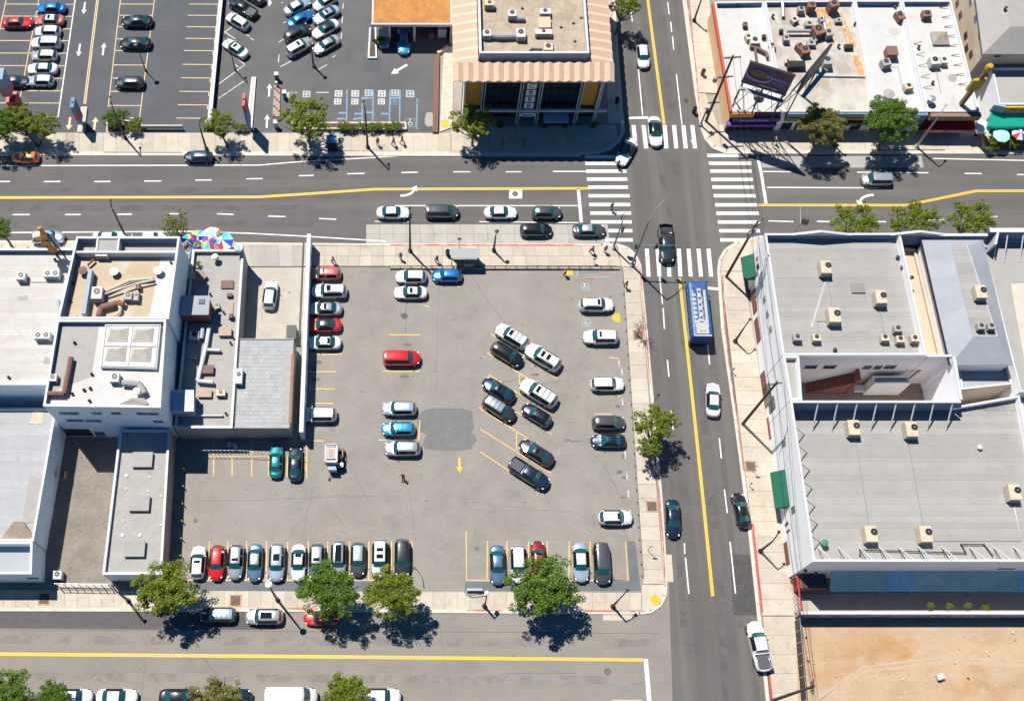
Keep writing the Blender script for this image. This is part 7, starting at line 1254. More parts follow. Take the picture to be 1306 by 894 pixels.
for i, (x, y, l) in enumerate([(353, 99, 'ticket machine at the head of the cobbled island'), (352, 160, 'ticket machine at the foot of the cobbled island'), (363, 122, 'gate motor box right of the cobbled island')]):
    c = P(x, y, .6); t = thing('ticket_machine', l, 'ticket machine', (c.x, c.y, .1), 'lot entrance machines'); part('cabinet', B().box((c.x, c.y, .75), (.5, .45, 1.2)), (m_black, m_acg, flat('teal box', (.05, .3, .3)))[i], t); part('hood', B().box((c.x, c.y + .05, 1.4), (.6, .6, .08)), m_acw, t); part('button', B().box((c.x, c.y - .24, 1.0), (.2, .03, .2)), m_tact, t)
c = P(360, 118, .9); t = thing('barrier_arm', 'striped barrier arm reaching right of the cobbled island', 'barrier', (c.x, c.y, .1)); part('arm', B().tube([(c.x - .9, c.y + 1.6, 1.0), (c.x + .6, c.y - .4, 1.0)], .05, 6), m_black, t); part('hinge', B().box((c.x - .9, c.y + 1.6, .6), (.25, .25, 1.0)), m_steel, t)
w_ = [P(*p) for p in [(372, 158), (518, 158), (519, 167), (372, 167)]]; t = thing('raised_planter', 'long raised planter bed along the top of the north sidewalk', 'planter', (*w_[0], 0), 'concrete beds'); part('kerb', B().prism(w_, 0, .45), m_kerb, t); part('soil', B().prism(inset(w_, .25), .44, .47), m_soil, t)
lwall('divider_wall', 'low black and white dividing wall between the two north lots', P(289, -60), P(268, 166), 1.0, .5, m_black, cop=m_coping)
t = thing('bike_rack', 'low grey metal screen beside the planter shrubs', 'railing', (*P(207, 166), .1)); a, b = P(182, 165.5), P(234, 165.5); part('rail', B().tube([(*a, .2), (*a, 1.0), (*b, 1.0), (*b, .2)], .05, 6), m_steel, t)
for k in range(18): q = a.lerp(b, (k + .5) / 18); part('bar', B().cyl((q.x, q.y, .1), .025, .9, 5), m_steel, t)
part('screen', B().prism([a, b, b + Vector((0, .05)), a + Vector((0, .05))], .2, .85), mat('tan mesh', (.3, .25, .22), .8), t)
w_ = [P(*p) for p in [(136, 150), (182, 158), (180, 171), (136, 171)]]; t = thing('planter_bed', 'planter bed under the dark shrubs', 'planter', (*w_[0], 0), 'concrete beds'); part('kerb', B().prism(w_, 0, .25), m_kerb, t); part('soil', B().prism(inset(w_, .2), .24, .28), m_soil, t)
w_ = [P(*p) for p in [(104, 138), (112, 138), (108, 170), (99, 170)]]; t = thing('raised_bed', 'pale entrance island with small signs between the two yellow arrows', 'planter', (*w_[0], 0), 'concrete beds'); part('kerb', B().prism(w_, 0, .3), m_kerb, t); part('soil', B().prism(inset(w_, .2), .28, .33), m_slab[2], t)
def pylonsign(base, h, wy, label, cols, zs, wx=.35):
    c = P(*base); t = thing('pylon_sign', label, 'sign', (c.x, c.y, .1), 'tall roadside signs'); part('post', B().box((c.x, c.y, h / 2), (.25, .3, h)), m_steel, t)
    for (z0, z1), m, k in zip(zs, cols, range(9)): part('sign_panel', B().box((c.x, c.y, (z0 + z1) / 2), (wx, wy, z1 - z0)), m, t)
    return t, c
pb, pr, pp = flat('sign blue', (.05, .2, .42), .5), flat('sign red', (.6, .04, .04), .5), flat('sign pink', (.55, .12, .2), .5)
pylonsign((320, 166), 7.2, 2.0, 'tall thin red and blue sign seen edge on at the lot entrance', [pr, pb, pb], [(5.4, 7.2), (3.0, 5.35), (1.6, 2.95)])
t, c = pylonsign((24.5, 142), 8.6, 1.8, 'tall pink and blue sign at the far left', [flat('sign pale blue', (.2, .33, .42)), pp, pr], [(6.4, 8.6), (4.6, 6.35), (1.2, 3.4)], 1.3)
t, c = pylonsign((106, 160), 5.4, 1.6, 'entrance sign with blue panel and red edge between the yellow arrows', [flat('sign glass blue', (.12, .22, .33)), pr, pb], [(3.6, 5.4), (2.4, 3.55), (1.3, 2.35)], .5)
# ---------------------------------------------------------------- west block
L1 = bld('white_roof_hall', 'wide white ribbed roof at the left edge above the narrow gap', [(-140, 317), (100, 317), (61.5, 491), (-140, 491)], 9, 8.3, m_bluew, m_roofw, roofparts=strips(22, m_roofw), shading=(0,))
UW = bld('tan_roof_block', 'tall block with tan roof and looping ducts behind a high parapet', [(97.5, 302), (229.6, 302), (215.3, 407), (73.2, 407)], 11, 9.7, m_bluew, m_rooftan, shading=(0, 3))
S2 = bld('skylight_block', 'white three storey block with a four dome skylight', [(72.8, 408), (212, 408), (205, 520), (55, 518)], 11, 10.3, m_bluew, m_roofww, shading=(0, 3))
def west():
    T = UW['T']; o = UW['ins']; yd = P(150, 322, 10.8).y
    part('parapet_divider', B().box(((o[0].x + o[1].x) / 2, yd, 10.2), (o[1].x - o[0].x, .25, 1.5)), m_coping, T)
    for x in (124, 151): c = P(x, 315, 10.8); part('parapet_divider', B().prism([Vector((c.x - .12, yd + .1)), Vector((c.x + .12, yd + .1)), Vector((c.x + .12, o[0].y)), Vector((c.x - .12, o[0].y))], 9.6, 11.0), m_coping, T)
    c = P(137, 313, 10.8); a, b = P(124, 313, 10.8).x + .15, P(151, 313, 10.8).x - .15; part('raised_deck', B().prism([Vector((a, yd + .13)), Vector((b, yd + .13)), Vector((b, o[0].y - .01)), Vector((a, o[0].y - .01))], 9.6, 10.85), m_roofconc, T)
    a, b = P(100, 320, 10), P(95, 0, 10); p0, p1 = P(115, 348, 10), P(106, 405, 10); part('roof_divider', B().prism([p0, p0 + Vector((.5, 0)), p1 + Vector((.5, .1)), p1 + Vector((0, .1))], 9.7, 10.9), m_bluegreyc, T)
    q = [P(x, y, 9.7) for x, y in [(205, 330), (226, 326), (213, 405), (190, 405)]]; part('white_coating', B().prism(q, 9.69, 9.715), m_roofww, T)
    for xa, xb in ((100.5, 122.5), (152.5, 227)): ya, yb = P(0, 304.5, 10.5).y, yd + .13; a, b = P(xa, 312, 10).x, P(xb, 312, 10).x; part('pale_bin_floor', B().prism([Vector((a + .3, yb)), Vector((b - .3, yb)), Vector((b - .3, ya)), Vector((a + .3, ya))], 9.69, 9.75), m_roofconc, T)
    # skylight
    x0, x1, y0, y1 = 128, 203, 414, 471; w_ = [P(x, y, 10.9) for x, y in [(134, 413.5), (205, 413.5), (199.5, 470), (127.5, 468)]]; t = thing('dome_skylight', 'large white framed skylight with four pyramid domes', 'skylight', (*w_[0], 10.3)); part('frame', B().prism(w_, 10.32, 10.85), m_acw, t)
    for i in range(2):
        for j in range(2):
            q = [quadpt(w_, u, v) for u, v in ((.07 + .45 * i, .08 + .44 * j), (.44 + .45 * i, .08 + .44 * j), (.44 + .45 * i, .42 + .44 * j), (.07 + .45 * i, .42 + .44 * j))]; ap = sum(q, Vector((0, 0))) / 4 + Vector((-.15, .2)); dome = part('dome', B().add([(*p, 10.87) for p in q] + [(*(ap + Vector((-.5, .1))), 11.62), (*(ap + Vector((.5, .1))), 11.62)], [(0, 1, 5, 4), (1, 2, 5), (2, 3, 4, 5), (3, 0, 4), (3, 2, 1, 0)][:4]), mat('milky dome', (.5, .465, .4), .4), t)
    for k in range(3): part('frame_rib', B().tube([(*quadpt(w_, 0.02 + .475 * k, .02), 10.9), (*quadpt(w_, 0.02 + .475 * k, .98), 10.9)], .08, 6), m_acw, t)
    for k in range(3): part('frame_rib', B().tube([(*quadpt(w_, .02, .03 + .47 * k), 10.9), (*quadpt(w_, .98, .03 + .47 * k), 10.9)], .08, 6), m_acw, t)
    q = [P(x, y, 10.3) for x, y in [(76, 416), (126, 416), (117, 480), (66, 500)]]; part('grey_coating', B().prism(q, 10.29, 10.315), m_roofconc, S2['T'])
    q = [P(x, y, 10.9) for x, y in [(142, 517.5), (170, 509), (185, 509), (189, 517.5)]]; part('ramp_cover', B().prism(q, 10.3, 10.9, [10.35, 11.3, 11.3, 11.2]), m_roofconc, S2['T']); vent(174, 499, 10.9, 'white round vent on the ramp cover', .3, .5, m_acw)
    for x, y, w2 in [(88, 527, 2.3), (123.5, 527, 1.2), (148, 527, 1.2), (188, 527.5, 2.6), (96, 536, 2.1), (119, 536.5, 1.9), (202, 537.5, 1.2)]: window(S2, 2, x, y, w2, .75, m_bglass, m_bluegreyc)
    wallbox(S2, 2, 100, 551, 3.2, 2.4, m_black, 'doorway', .1); wallbox(S2, 2, 128, 553, 1.2, 1.5, m_bglass, 'window', .1)
    duct([(61, 502, 10.9), (82, 502, 10.9), (91, 456, 10.9)], .33, m_red, 'red brown bent duct along the left side of the skylight block'); ac(147, 483, 10.3, (1.1, 1.1, .8), 'white unit below the four dome skylight', m_acw, fx=0); duct([(156, 488, 10.9), (178, 490, 10.9), (184, 502, 10.9)], .4, m_acg, 'grey rectangular duct turning below the skylight', n=4)
    ac(68, 483, 10.3, (1.0, .9, .7), 'small white unit inside the red brown duct bend', m_acw, fx=0)
    for x, y, l in [(95, 437, 'black stub alone above the red brown duct'), (107, 497, 'left stub of the close pair by the ramp cover'), (114, 511, 'lowest black stub near the south parapet'), (117, 477, 'topmost black stub left of the white unit'), (115, 495, 'right stub of the close pair by the ramp cover'), (92, 502, 'black stub nearest the red brown duct bend')]: vent(x, y, 10.3, l, .12, .25, m_black, 'stubs on the skylight block')
    # tan roof plant
    ac(131, 322, 9.7, (1.5, 1.5, .9), 'white unit at the north divider of the tan roof', m_acw, fx=0); duct([(120, 331, 10.2), (112, 338, 10.2)], .15, m_duct, 'short pipe bent below the north white unit'); ac(125, 376, 9.7, (1.3, 1.6, 1.2), 'tall white fan unit among the brown ducts', m_acw, fx=0); ac(164, 379, 9.7, (1.0, 1.0, .8), 'grey fan unit right of the brown ducts', m_acg, fx=0); ac(174.5, 379, 9.7, (.6, 1.2, .7), 'slim grey unit beside the grey fan unit', m_acg, fx=0)
    duct([(134, 372, 10.2), (165, 358, 10.2), (195, 355, 10.2)], .2, m_acb, 'long cream pipe sweeping across the tan roof', 'roof_pipe', 8); duct([(134, 375, 10.4), (170, 363, 10.4), (196, 357, 10.4)], .12, m_coping, 'second white pipe beside the long cream pipe', 'roof_pipe', 8)
    duct([(126, 403, 10.3), (129, 392, 10.3), (146, 388, 10.3), (150, 386, 10.3), (158, 388, 10.3)], .38, m_duct, 'large brown curved duct at the foot of the tan roof', n=10); duct([(176, 362, 10.2), (177, 369, 10.2)], .3, m_duct, 'short brown duct with white top', n=6); duct([(146, 403, 10.2), (154, 396, 10.2), (152, 389, 10.2)], .2, m_salmon, 'small salmon elbow duct beside the brown one', n=8)
    for x, y, l in [(105.5, 345, 'brown round vent by the west roof divider'), (145.5, 346, 'round metal vent in the centre of the tan roof'), (201.5, 345, 'blue grey round vent on the white coating')]: vent(x, y, 9.7, l, .35, .7, m_steel if x > 110 else m_duct)
    for x, y, l in [(93, 361, 'upper black stub along the west side of the tan roof'), (90, 384, 'middle black stub along the west side of the tan roof'), (98, 405, 'lowest black stub at the foot of the tan roof'), (218, 335, 'black stub in the upper right corner of the tan roof')]: vent(x, y, 9.7, l, .1, .2, m_black, 'stubs on the tan roof')
    for x, y, l in [(28, 354, 'left white unit pair on the wide white roof'), (67, 350.5, 'right white unit pair on the wide white roof'), (55, 429, 'lower white unit pair on the wide white roof')]: ac(x, y, 8.3, (1.9 if x > 30 else 1.1, 1.0, .9), l, m_acw, fans=2 if x > 30 else 1, fx=0)
    for x, y, l in [(69, 320, 'upper dark stub by the orange roof sign'), (70, 331, 'lower dark stub by the orange roof sign'), (11, 481, 'dark stub alone at the lower left of the white roof')]: vent(x, y, 8.3, l, .12, .25, m_black, 'stubs on the wide white roof')
west()
lwall('roof_end_wall', 'short slanted wall end where the white roof meets the tan block', P(76, 386, 10), P(79, 404, 10), 10.9, .3, m_bluegreyc, z0=8.3)
C3 = bld('duct_roof_building', 'low building with beige roof crowded by white ducts', [(245.5, 318.5), (311, 318.5), (296.5, 546), (222.5, 546)], 4.3, 3.7, m_greyw, m_roofconc, t=.25)
SH = bld('shingled_building', 'building with grey shingled roof beside the tall lot wall', [(304.5, 431.5), (375, 431.5), (369.5, 546), (297.2, 546)], 4.0, 3.85, m_greyw, m_shingle, t=.12, coping=False)
def shingles():
    w_ = [Vector(p) for p in SH['ins']]; q = [w_[0], w_[1], w_[2], w_[3]]; ms = [m_shingle, mat('grey shingle light', (.345, .352, .355), .9, var=.12, scale=1.2), mat('grey shingle dark', (.325, .333, .335), .9, var=.12, scale=1.2)]; rr = random.Random(4); nx, ny = 12, 22
    for j in range(ny):
        for i in range(nx):
            u0, u1 = (i + (j % 2) * .5) / nx, min(1, (i + (j % 2) * .5 + 1) / nx)
            if u0 >= .995: continue
            c = [quadpt(q, u0, j / ny), quadpt(q, u1, j / ny), quadpt(q, u1, (j + 1) / ny), quadpt(q, u0, (j + 1) / ny)]; c = inset(c, .02)
            part('shingle', B().prism(c, 3.852, 3.87, [3.862, 3.862, 3.9, 3.9] if False else None) if 0 else B().prism(c, 3.852, 3.866 + rr.choice((0, .005, .009))), rr.choice(ms), SH['T'])
shingles()
c0, c1 = P(372, 452, 3.9), P(368, 540, 3.9); part('brown_strip', B().prism([c0 + Vector((-.9, 0)), c0, c1, c1 + Vector((-.9, 0))], 3.88, 3.93), mat('bare felt strip', (.34, .32, .3), .95), SH['T']); part('timber_edge', B().prism([c0, c0 + Vector((.35, 0)), c1 + Vector((.35, 0)), c1], 3.88, 4.05), mat('old timber', (.26, .15, .09), .9, var=.2), SH['T'])
T = lwall('lot_wall', 'tall thin grey wall between the driveway and the parking lot', P(396.5, 312.5), P(387, 561), 3.0, .45, m_bluew, cop=m_coping)
part('inner_rail', B().tube([(*(P(394, 320) + Vector((-.5, 0))), 2.2), (*(P(389, 440) + Vector((-.5, 0))), 2.2)], .12, 6), m_black, T)
for k in range(9): p = P(395.6 - k * 1.1, 335 + k * 28) + Vector((.26, 0)); part('pier', B().box((p.x, p.y, 1.45), (.14, .3, 2.9)), m_bluegreyc, T)
def box_unit(px4, z0, z1, label, m, top, name='roof_box', cat='rooftop room'):
    w_ = [P(x, y, z1) for x, y in px4]; t = thing(name, label, cat, (*w_[0], z0)); part('walls', B().prism(w_, z0, z1 - .06), m, t); part('roof', B().prism(inset(w_, -.12), z1 - .058, z1 + .04), top, t); return t
t = box_unit([(231, 378.5), (266.5, 378.5), (265, 400.5), (229.5, 400.5)], 3.7, 6.6, 'pale roofed rooftop room with a square hatch', m_brownp, m_roofbg[0]); c = P(257, 384, 6.8); part('hatch', B().box((c.x, c.y, 6.72), (.7, .6, .15)), m_black, t)
t = box_unit([(219.5, 498.5), (246, 498.5), (246, 523.5), (217.5, 523.5)], 3.7, 6.0, 'rooftop box half in painted shade and half white at the southwest corner', m_bluegreyc, m_acw); c = P(227, 511, 6.1); part('lid_shade', B().box((c.x - .1, c.y, 6.06), (1.5, 2.3, .05)), flat('blue lid shade', (.2, .32, .45)), t)  # thin blue sheet paints the tall block's shade on the lid's west half
duct([(267, 417, 4.3), (263, 442, 4.3), (252, 486, 4.3), (272, 487.5, 4.3)], .28, m_coping, 'long white duct running down the beige roof', n=8); duct([(259, 417, 4.3), (257, 432, 4.3)], .28, m_bluegreyc, 'blue shaded duct beside the long white duct', n=8); duct([(262, 446, 4.2), (281, 447, 4.2)], .22, m_coping, 'short white duct branch pointing right', n=8)
ac(248.5, 429, 3.7, (1.2, 1.1, .9), 'white square fan unit left of the white ducts', m_acw, fx=0); ac(305, 481, 3.9, (.9, 2.0, .8), 'white double fan unit on the edge of the shingled roof', m_acw, rz=0, fx=0); ac(282, 502, 3.7, (1.1, .8, .6), 'tan flapped unit near the foot of the beige roof', m_acb, fx=0)
for x, y, s_, l in [(290, 363, (1.5, 1.0, .15), 'dark brown flat hatch on the upper beige roof'), (264, 471, (1.5, 1.0, .5), 'brown hatch below the long white duct'), (261, 501.5, (1.6, .9, .4), 'tan hatch beside the tan flapped unit'), (287, 423, (1.5, 1.0, .5), 'grey box hatch near the roof edge')]: hatch(x, y, 3.7, s_, l, mat('brown hatch', (.17, .11, .09), .8) if s_[2] < .3 or x == 264 else m_tanw)
c = P(254, 352, 4.4); t = thing('wood_planter', 'salmon box and brown cover on the upper left of the beige roof', 'box', (c.x, c.y, 3.7)); part('box', B().box((c.x - 1.1, c.y + .1, 4.1), (.9, 1.0, .8)), m_salmon, t); part('cover', B().prism([Vector((c.x - .5, c.y + .7)), Vector((c.x + .5, c.y + .8)), Vector((c.x + 1.0, c.y)), Vector((c.x + .3, c.y - .8)), Vector((c.x - .5, c.y - .6))], 4.2, 4.35), mat('brown cover', (.3, .19, .14), .8), t)
c = P(251, 334, 4.4); bush(252, 337, .5, 'small potted plant in the upper left corner of the beige roof', 1, 2, 'roof plants', 4.2)
c = P(276, 330, 4.2); t = thing('roof_ornament', 'white, yellow and green mushroom shaped ornament on the beige roof', 'ornament', (c.x, c.y, 3.7)); part('stem', B().cyl((c.x, c.y, 3.7), .15, .9, 10), uc['g'], t); part('ornament_cap', B().lathe((c.x - .1, c.y, 4.5), [(.001, .5), (.35, .4), (.5, .15), (.35, 0), (.001, -.02)], 12), uc['w'], t); part('ornament_collar', B().lathe((c.x, c.y, 4.35), [(.35, 0), (.4, .1), (.2, .18)], 12), uc['y'], t)
c = P(305, 318, 5); t = thing('roof_mascot_post', 'white and blue round sign post at the parapet corner', 'sign', (c.x, c.y, 3.7)); part('post', B().cyl((c.x, c.y, 3.7), .12, 1.6, 8), m_steel, t); part('disc', B().lathe((c.x, c.y, 5.2), [(.001, .35), (.55, .25), (.65, 0), (.001, -.1)], 14), m_acw, t); part('inner_disc', B().lathe((c.x - .1, c.y - .15, 5.5), [(.001, .12), (.32, .06), (.34, 0)], 12), uc['a'], t)
for x, y, l in [(268, 375, 'pipe stub at the corner of the rooftop room'), (285, 398, 'pipe stub right of the rooftop room'), (294, 437, 'lower stub of the pair at the roof edge'), (297, 430, 'upper stub of the pair at the roof edge'), (245, 457, 'pipe stub beside the white low box'), (262, 446, 'pipe stub at the duct branch'), (288, 527, 'pipe stub at the south end of the beige roof'), (280, 412, 'pipe stub above the grey box hatch')]: vent(x, y, 3.7, l, .1, .35, m_black, 'stubs on the beige roof')
part('brown_panel', B().box((P(294, 396, 3.9).x, P(294, 396, 3.9).y, 3.8), (.6, 2.4, .12)), m_tanw, C3['T'])
for i in range(1): duct([(241, 530, 4.0), (284, 530, 4.0)], .12, m_coping, 'thin white rail pipe at the south end of the beige roof', 'roof_pipe', 6)
c = P(367, 425, 1.0); t = thing('dumpster', 'green dumpster at the foot of the driveway', 'dumpster', (c.x + .6, c.y, 0)); part('bin', B().box((c.x + .5, c.y, .75), (1.2, 1.8, 1.3)), flat('dumpster green', (.02, .22, .14)), t); part('lid', B().box((c.x + .5, c.y, 1.44), (1.25, 1.85, .06)), m_black, t); part('rim_rail', B().box((c.x + .5, c.y - .92, 1.2), (1.3, .06, .12)), m_redk, t)
A4 = bld('skylight_strip_building', 'long narrow grey roofed building with three square skylights', [(152.5, 547.5), (217, 547.5), (206.5, 732.5), (130.5, 732.5)], 4.0, 3.5, m_tanw, m_roofconc, wms={2: m_bluew, 3: m_whitew, 0: m_bluew})
for x, y, l in [(181.5, 586, 'upper of the three square skylights'), (177.5, 641.5, 'middle of the three square skylights'), (171.5, 699.5, 'lowest of the three square skylights')]: hatch(x, y, 3.5, (2.3, 1.75, .45), l, m_acw, 'box_skylight', 'skylight', 'three square skylights', m_roofconc)
for x, y, l in [(173, 559, 'white dome in the shaded north end of the strip roof'), (161, 606, 'large white dome below the upper square skylight'), (191, 608, 'small dome right below the upper square skylight'), (189, 626, 'small dome just above the middle square skylight'), (205, 632, 'dome by the east parapet level with the middle skylight'), (161, 623, 'small dome left above the middle square skylight'), (156, 682, 'left of two large domes above the lowest skylight'), (178, 682, 'right of two large domes above the lowest skylight'), (157, 664, 'small dome left below the middle square skylight'), (205, 669, 'dome by the east parapet between the lower skylights')]: vent(x, y, 3.5, l, .22 if y in (606, 682) else .12, .12, m_acw, 'vent domes on the strip building', cap=False)
window(A4, 2, 152, 741, 1.4, .8, m_redk); window(A4, 2, 178, 741, 1.4, .8, m_bglass)
L2 = bld('ribbed_roof_hall', 'pale ribbed roof hall at the left edge beside the yard', [(-140, 520), (72.5, 520), (43, 690), (-140, 690)], 5.0, 4.6, m_bluew, m_roofw, roofparts=strips(20, m_L2))
L3 = bld('low_front_bay', 'low roof terrace of the pale hall facing the side street', [(-140, 696), (42.5, 696), (40.5, 732), (-140, 732)], 5.0, 3.5, m_bluew, m_roofbg[1], raw=[Vector((P(-140, 690, 5).x, P(0, 690, 5).y - .05)), Vector((P(43, 690, 5).x - .1, P(0, 690, 5).y - .05)), P(40.5, 732, 5), P(-140, 732, 5)])
q = [P(x, y, 4.8) for x, y in [(0, 687), (20, 667), (32, 667), (44, 686)]]; part('tan_hip', B().prism(q, 4.6, 4.62, [4.62, 5.6, 5.6, 4.62]), m_roofsand, L2['T']); q = [P(x, y, 4.7) for x, y in [(37, 606), (55, 606), (46, 666), (28, 667)]]; part('grey_sheet', B().prism(q, 4.61, 4.66), m_roofconc, L2['T']); part('rust_patch', B().prism([P(x, y, 4.62) for x, y in [(42, 523), (56, 523), (54, 541), (38, 540)]], 4.61, 4.632), mat('rust stained roof', (.5, .4, .3), .9, var=.25, scale=2), L2['T'])
window(L3, 2, 42, 737, 1.3, .6, m_bglass) ; c = P(81, 606, 1.4); t = thing('meter_cabinet', 'red brown cabinet on the yard side of the ribbed hall', 'cabinet', (c.x, c.y, 0)); part('cabinet', B().box((c.x, c.y, 1.3), (.6, .8, 1.0)), m_red, t); part('door', B().box((c.x + .31, c.y, 1.3), (.02, .6, .8)), m_brownp, t)
def yardstuff():
    a, b = P(76, 748), P(142, 749); f = thing('yard_gate', 'steel mesh gate closing the yard at the side street', 'gate', (*a, .1))
    for k in range(8): q = a.lerp(b, k / 7); part('post', B().cyl((q.x, q.y, .1), .05, 1.9, 8), m_steel, f)
    for z in (.3, 1.1, 1.9): part('rail', B().tube([(*a, z), (*b, z)], .04, 6), m_steel, f)
    for k in range(34): q = a.lerp(b, (k + .5) / 34); part('bar', B().cyl((q.x, q.y, .3), .016, 1.6, 4), m_steel, f)
    c = P(74, 734, 1.0); ac(74, 734, 0.02, (1.1, 1.0, .9), 'white unit standing on the ground in the yard corner', m_acw, fx=0)
    a, b = P(240, 551), P(246, 559)
    f = thing('lot_fence', 'low mesh fence behind the shingled building', 'fence', (*P(258, 578), .1)); a, b = P(258, 579), P(304, 579); pts = [a, b, P(343, 581)]
    for i in range(2):
        p, q = pts[i], pts[i + 1]; part('rail', B().tube([(*p, 1.5), (*q, 1.5)], .03, 5), m_steel, f)
        for k in range(10): r_ = p.lerp(q, k / 9); part('bar', B().cyl((r_.x, r_.y, 0), .03, 1.55, 5), m_steel, f)
    for x, y, l in [(293, 567, 'left blue drum behind the shingled building'), (300, 569, 'right blue drum behind the shingled building')]:
        c = P(x, y, .5); t = thing('drum', l, 'drum', (c.x, c.y, 0), 'blue drums'); part('drum_body', B().cyl((c.x, c.y, .01), .3, .9, 14), flat('drum blue', (.1, .25, .38)), t); part('drum_lid', B().cyl((c.x, c.y, .91), .26, .04, 14), m_acw, t)
    f = thing('side_rail', 'low rail in the lot beside the strip building', 'railing', (*P(240, 600), .1)); 
    for k in range(6): q = P(236 - k * 2.2 * .4, 600 + k * 22); part('bollard', B().cyl((q.x, q.y, 0), .07, .9, 8), m_tact, f)
    q = P(588, 560)
    b = P(605, 750); t = thing('exit_board', 'pale blue board and low barrier at the lot exit', 'barrier', (*P(605, 752), .1)); a, c = P(595, 753), P(615, 753); part('board', B().box(((a.x + c.x) / 2, a.y, .5), (c.x - a.x, .25, .5)), flat('pale blue board', (.33, .42, .48)), t); part('pipe_rail', B().tube([(*P(592, 756), .6), (*P(600, 760), .6), (*P(618, 758), .6)], .05, 6), m_black, t)
    t = thing('curved_rail', 'curved steel guard at the right end of the bottom row', 'railing', (*P(540, 735), 0)); part('rail', B().tube([(*P(526 + 14 * math.sin(u), 722 + 14 * (1 - math.cos(u)) + u * 8), .25) for u in [k * .2 for k in range(9)]], .04, 6), m_duct, t)
yardstuff()
for k in range(22): 
    x = 497 + k * 13.4
    c = P(x, 342.5); 
    if k == 0: bt = thing('lot_edge_rail', 'low cable rail on short posts along the north edge of the lot', 'railing', (c.x, c.y, 0))
    part('post', B().cyl((c.x, c.y, .3), .05, .5, 6), m_black, bt)
part('cable', B().tube([(*P(497, 342.5), .75), (*P(785, 342.5), .75)], .02, 4), m_black, bt)
lot_e = thing('east_edge_rail', 'low pipe rail on short posts along the east edge of the lot', 'railing', (*P(800, 400), 0))
for k in range(26): c = P(793 + k * 1.02, 345 + k * 15.6); part('post', B().cyl((c.x, c.y, 0), .045, .6, 6), m_black, lot_e)
part('pipe', B().tube([(*P(793, 345), .55), (*P(819, 735), .55)], .025, 5), m_steel, lot_e)
# far surroundings, outside the frame: the ground goes on

# tar-filled cracks, drips and litter on the pavement
rc = random.Random(21)
def crack(a, b, parent, z, wd=.05, m=None, jit=1.2, n=9):
    pts = [(a[0] + (b[0] - a[0]) * k / n + (rc.uniform(-jit, jit) if 0 < k < n else 0), a[1] + (b[1] - a[1]) * k / n + (rc.uniform(-jit, jit) if 0 < k < n else 0)) for k in range(n + 1)]; stripe(pts, wd, m or m_crack, parent, z, 'crack_line')
m_crack = mat('tar filled crack', (.1, .095, .09), .8)
for a, b, w_ in [((598, 346), (622, 385), .05), ((622, 385), (660, 432), .05), ((517, 372), (517, 425), .07), ((640, 488), (668, 482), .08), ((690, 490), (716, 486), .07), ((720, 561), (741, 563), .12), ((741, 563), (790, 566), .04), ((399, 500), (470, 640), .03), ((560, 345), (556, 500), .03), ((250, 640), (480, 632), .03), ((600, 640), (740, 655), .03), ((520, 620), (530, 690), .03), ((400, 620), (385, 690), .03), ((770, 590), (795, 640), .05)]: crack(a, b, lot, .0135, w_)
for a, b in [((0, 222), (420, 218)), ((430, 262), (470, 300)), ((545, 232), (740, 234)), ((1000, 250), (1300, 258)), ((20, 262), (300, 264)), ((900, 215), (880, 300))]: crack(a, b, roadA, .0165, .035, jit=.8, n=14)
for a, b in [((858, 170), (862, 330)), ((893, 380), (905, 470)), ((925, 800), (890, 832)), ((905, 760), (915, 890)), ((840, 440), (848, 560)), ((880, 20), (884, 90)), ((880, 600), (892, 720))]: crack(a, b, roadB, .013, .04, jit=.8)
for a, b, w_ in [((0, 803), (840, 807), .05), ((0, 800), (230, 800), .04), ((236, 806), (300, 893), .05), ((190, 806), (180, 890), .03), ((560, 790), (575, 890), .03), ((640, 858), (735, 858), .05)]: crack(a, b, roadC, .018, w_, jit=.7, n=12)
for a, b in [((210, 20), (205, 160)), ((235, 40), (228, 110)), ((120, 160), (240, 150))]: crack(a, b, ulot, .0135, .03)
for i in range(46):
    x, y = rc.uniform(250, 780), rc.uniform(350, 690); r_ = rc.uniform(.4, 1.1); pts = blob(x, y, r_ * 1.5, r_, 7, .4, i); area('drip_stain', pts, .0128 + i * 1e-5, mat('oil stained asphalt', (.13, .118, .108)), lot)
for i in range(26): x, y = rc.uniform(10, 740), rc.uniform(215, 300); area('drip_stain', blob(x, y, rc.uniform(.4, 1), .6, 7, .4, i), .0172 + i * 1e-5, m_crack, roadA)
for i in range(22): x, y = rc.uniform(20, 810), rc.uniform(808, 880); area('drip_stain', blob(x, y, rc.uniform(.5, 1.6), .7, 7, .4, i), .0192 + i * 1e-5, mat('oil stained asphalt', (.13, .118, .108)), roadC)

for i in range(60):
    x, y = rc.uniform(1030, 1300), rc.uniform(806, 890); s_ = rc.uniform(.3, 1.5); area('rubble_speck', blob(x, y, s_, s_ * .6, 6, .4, i), .0115 + i * 1e-5, rc.choice([m_alley, m_duct, m_slab[2], mat('dark dirt', (.2, .12, .06), .95)]), dirt)
for k in range(4): stripe([(1040 + k * 3, 894), (1100, 850 + k * 3), (1200, 838 + k * 3.4), (1306, 842 + k * 3.2)], .35, mat('packed dirt track', (.42, .32, .225), .97, var=.1, scale=1), dirt, .0105, 'tyre_track') if k % 2 == 0 else None

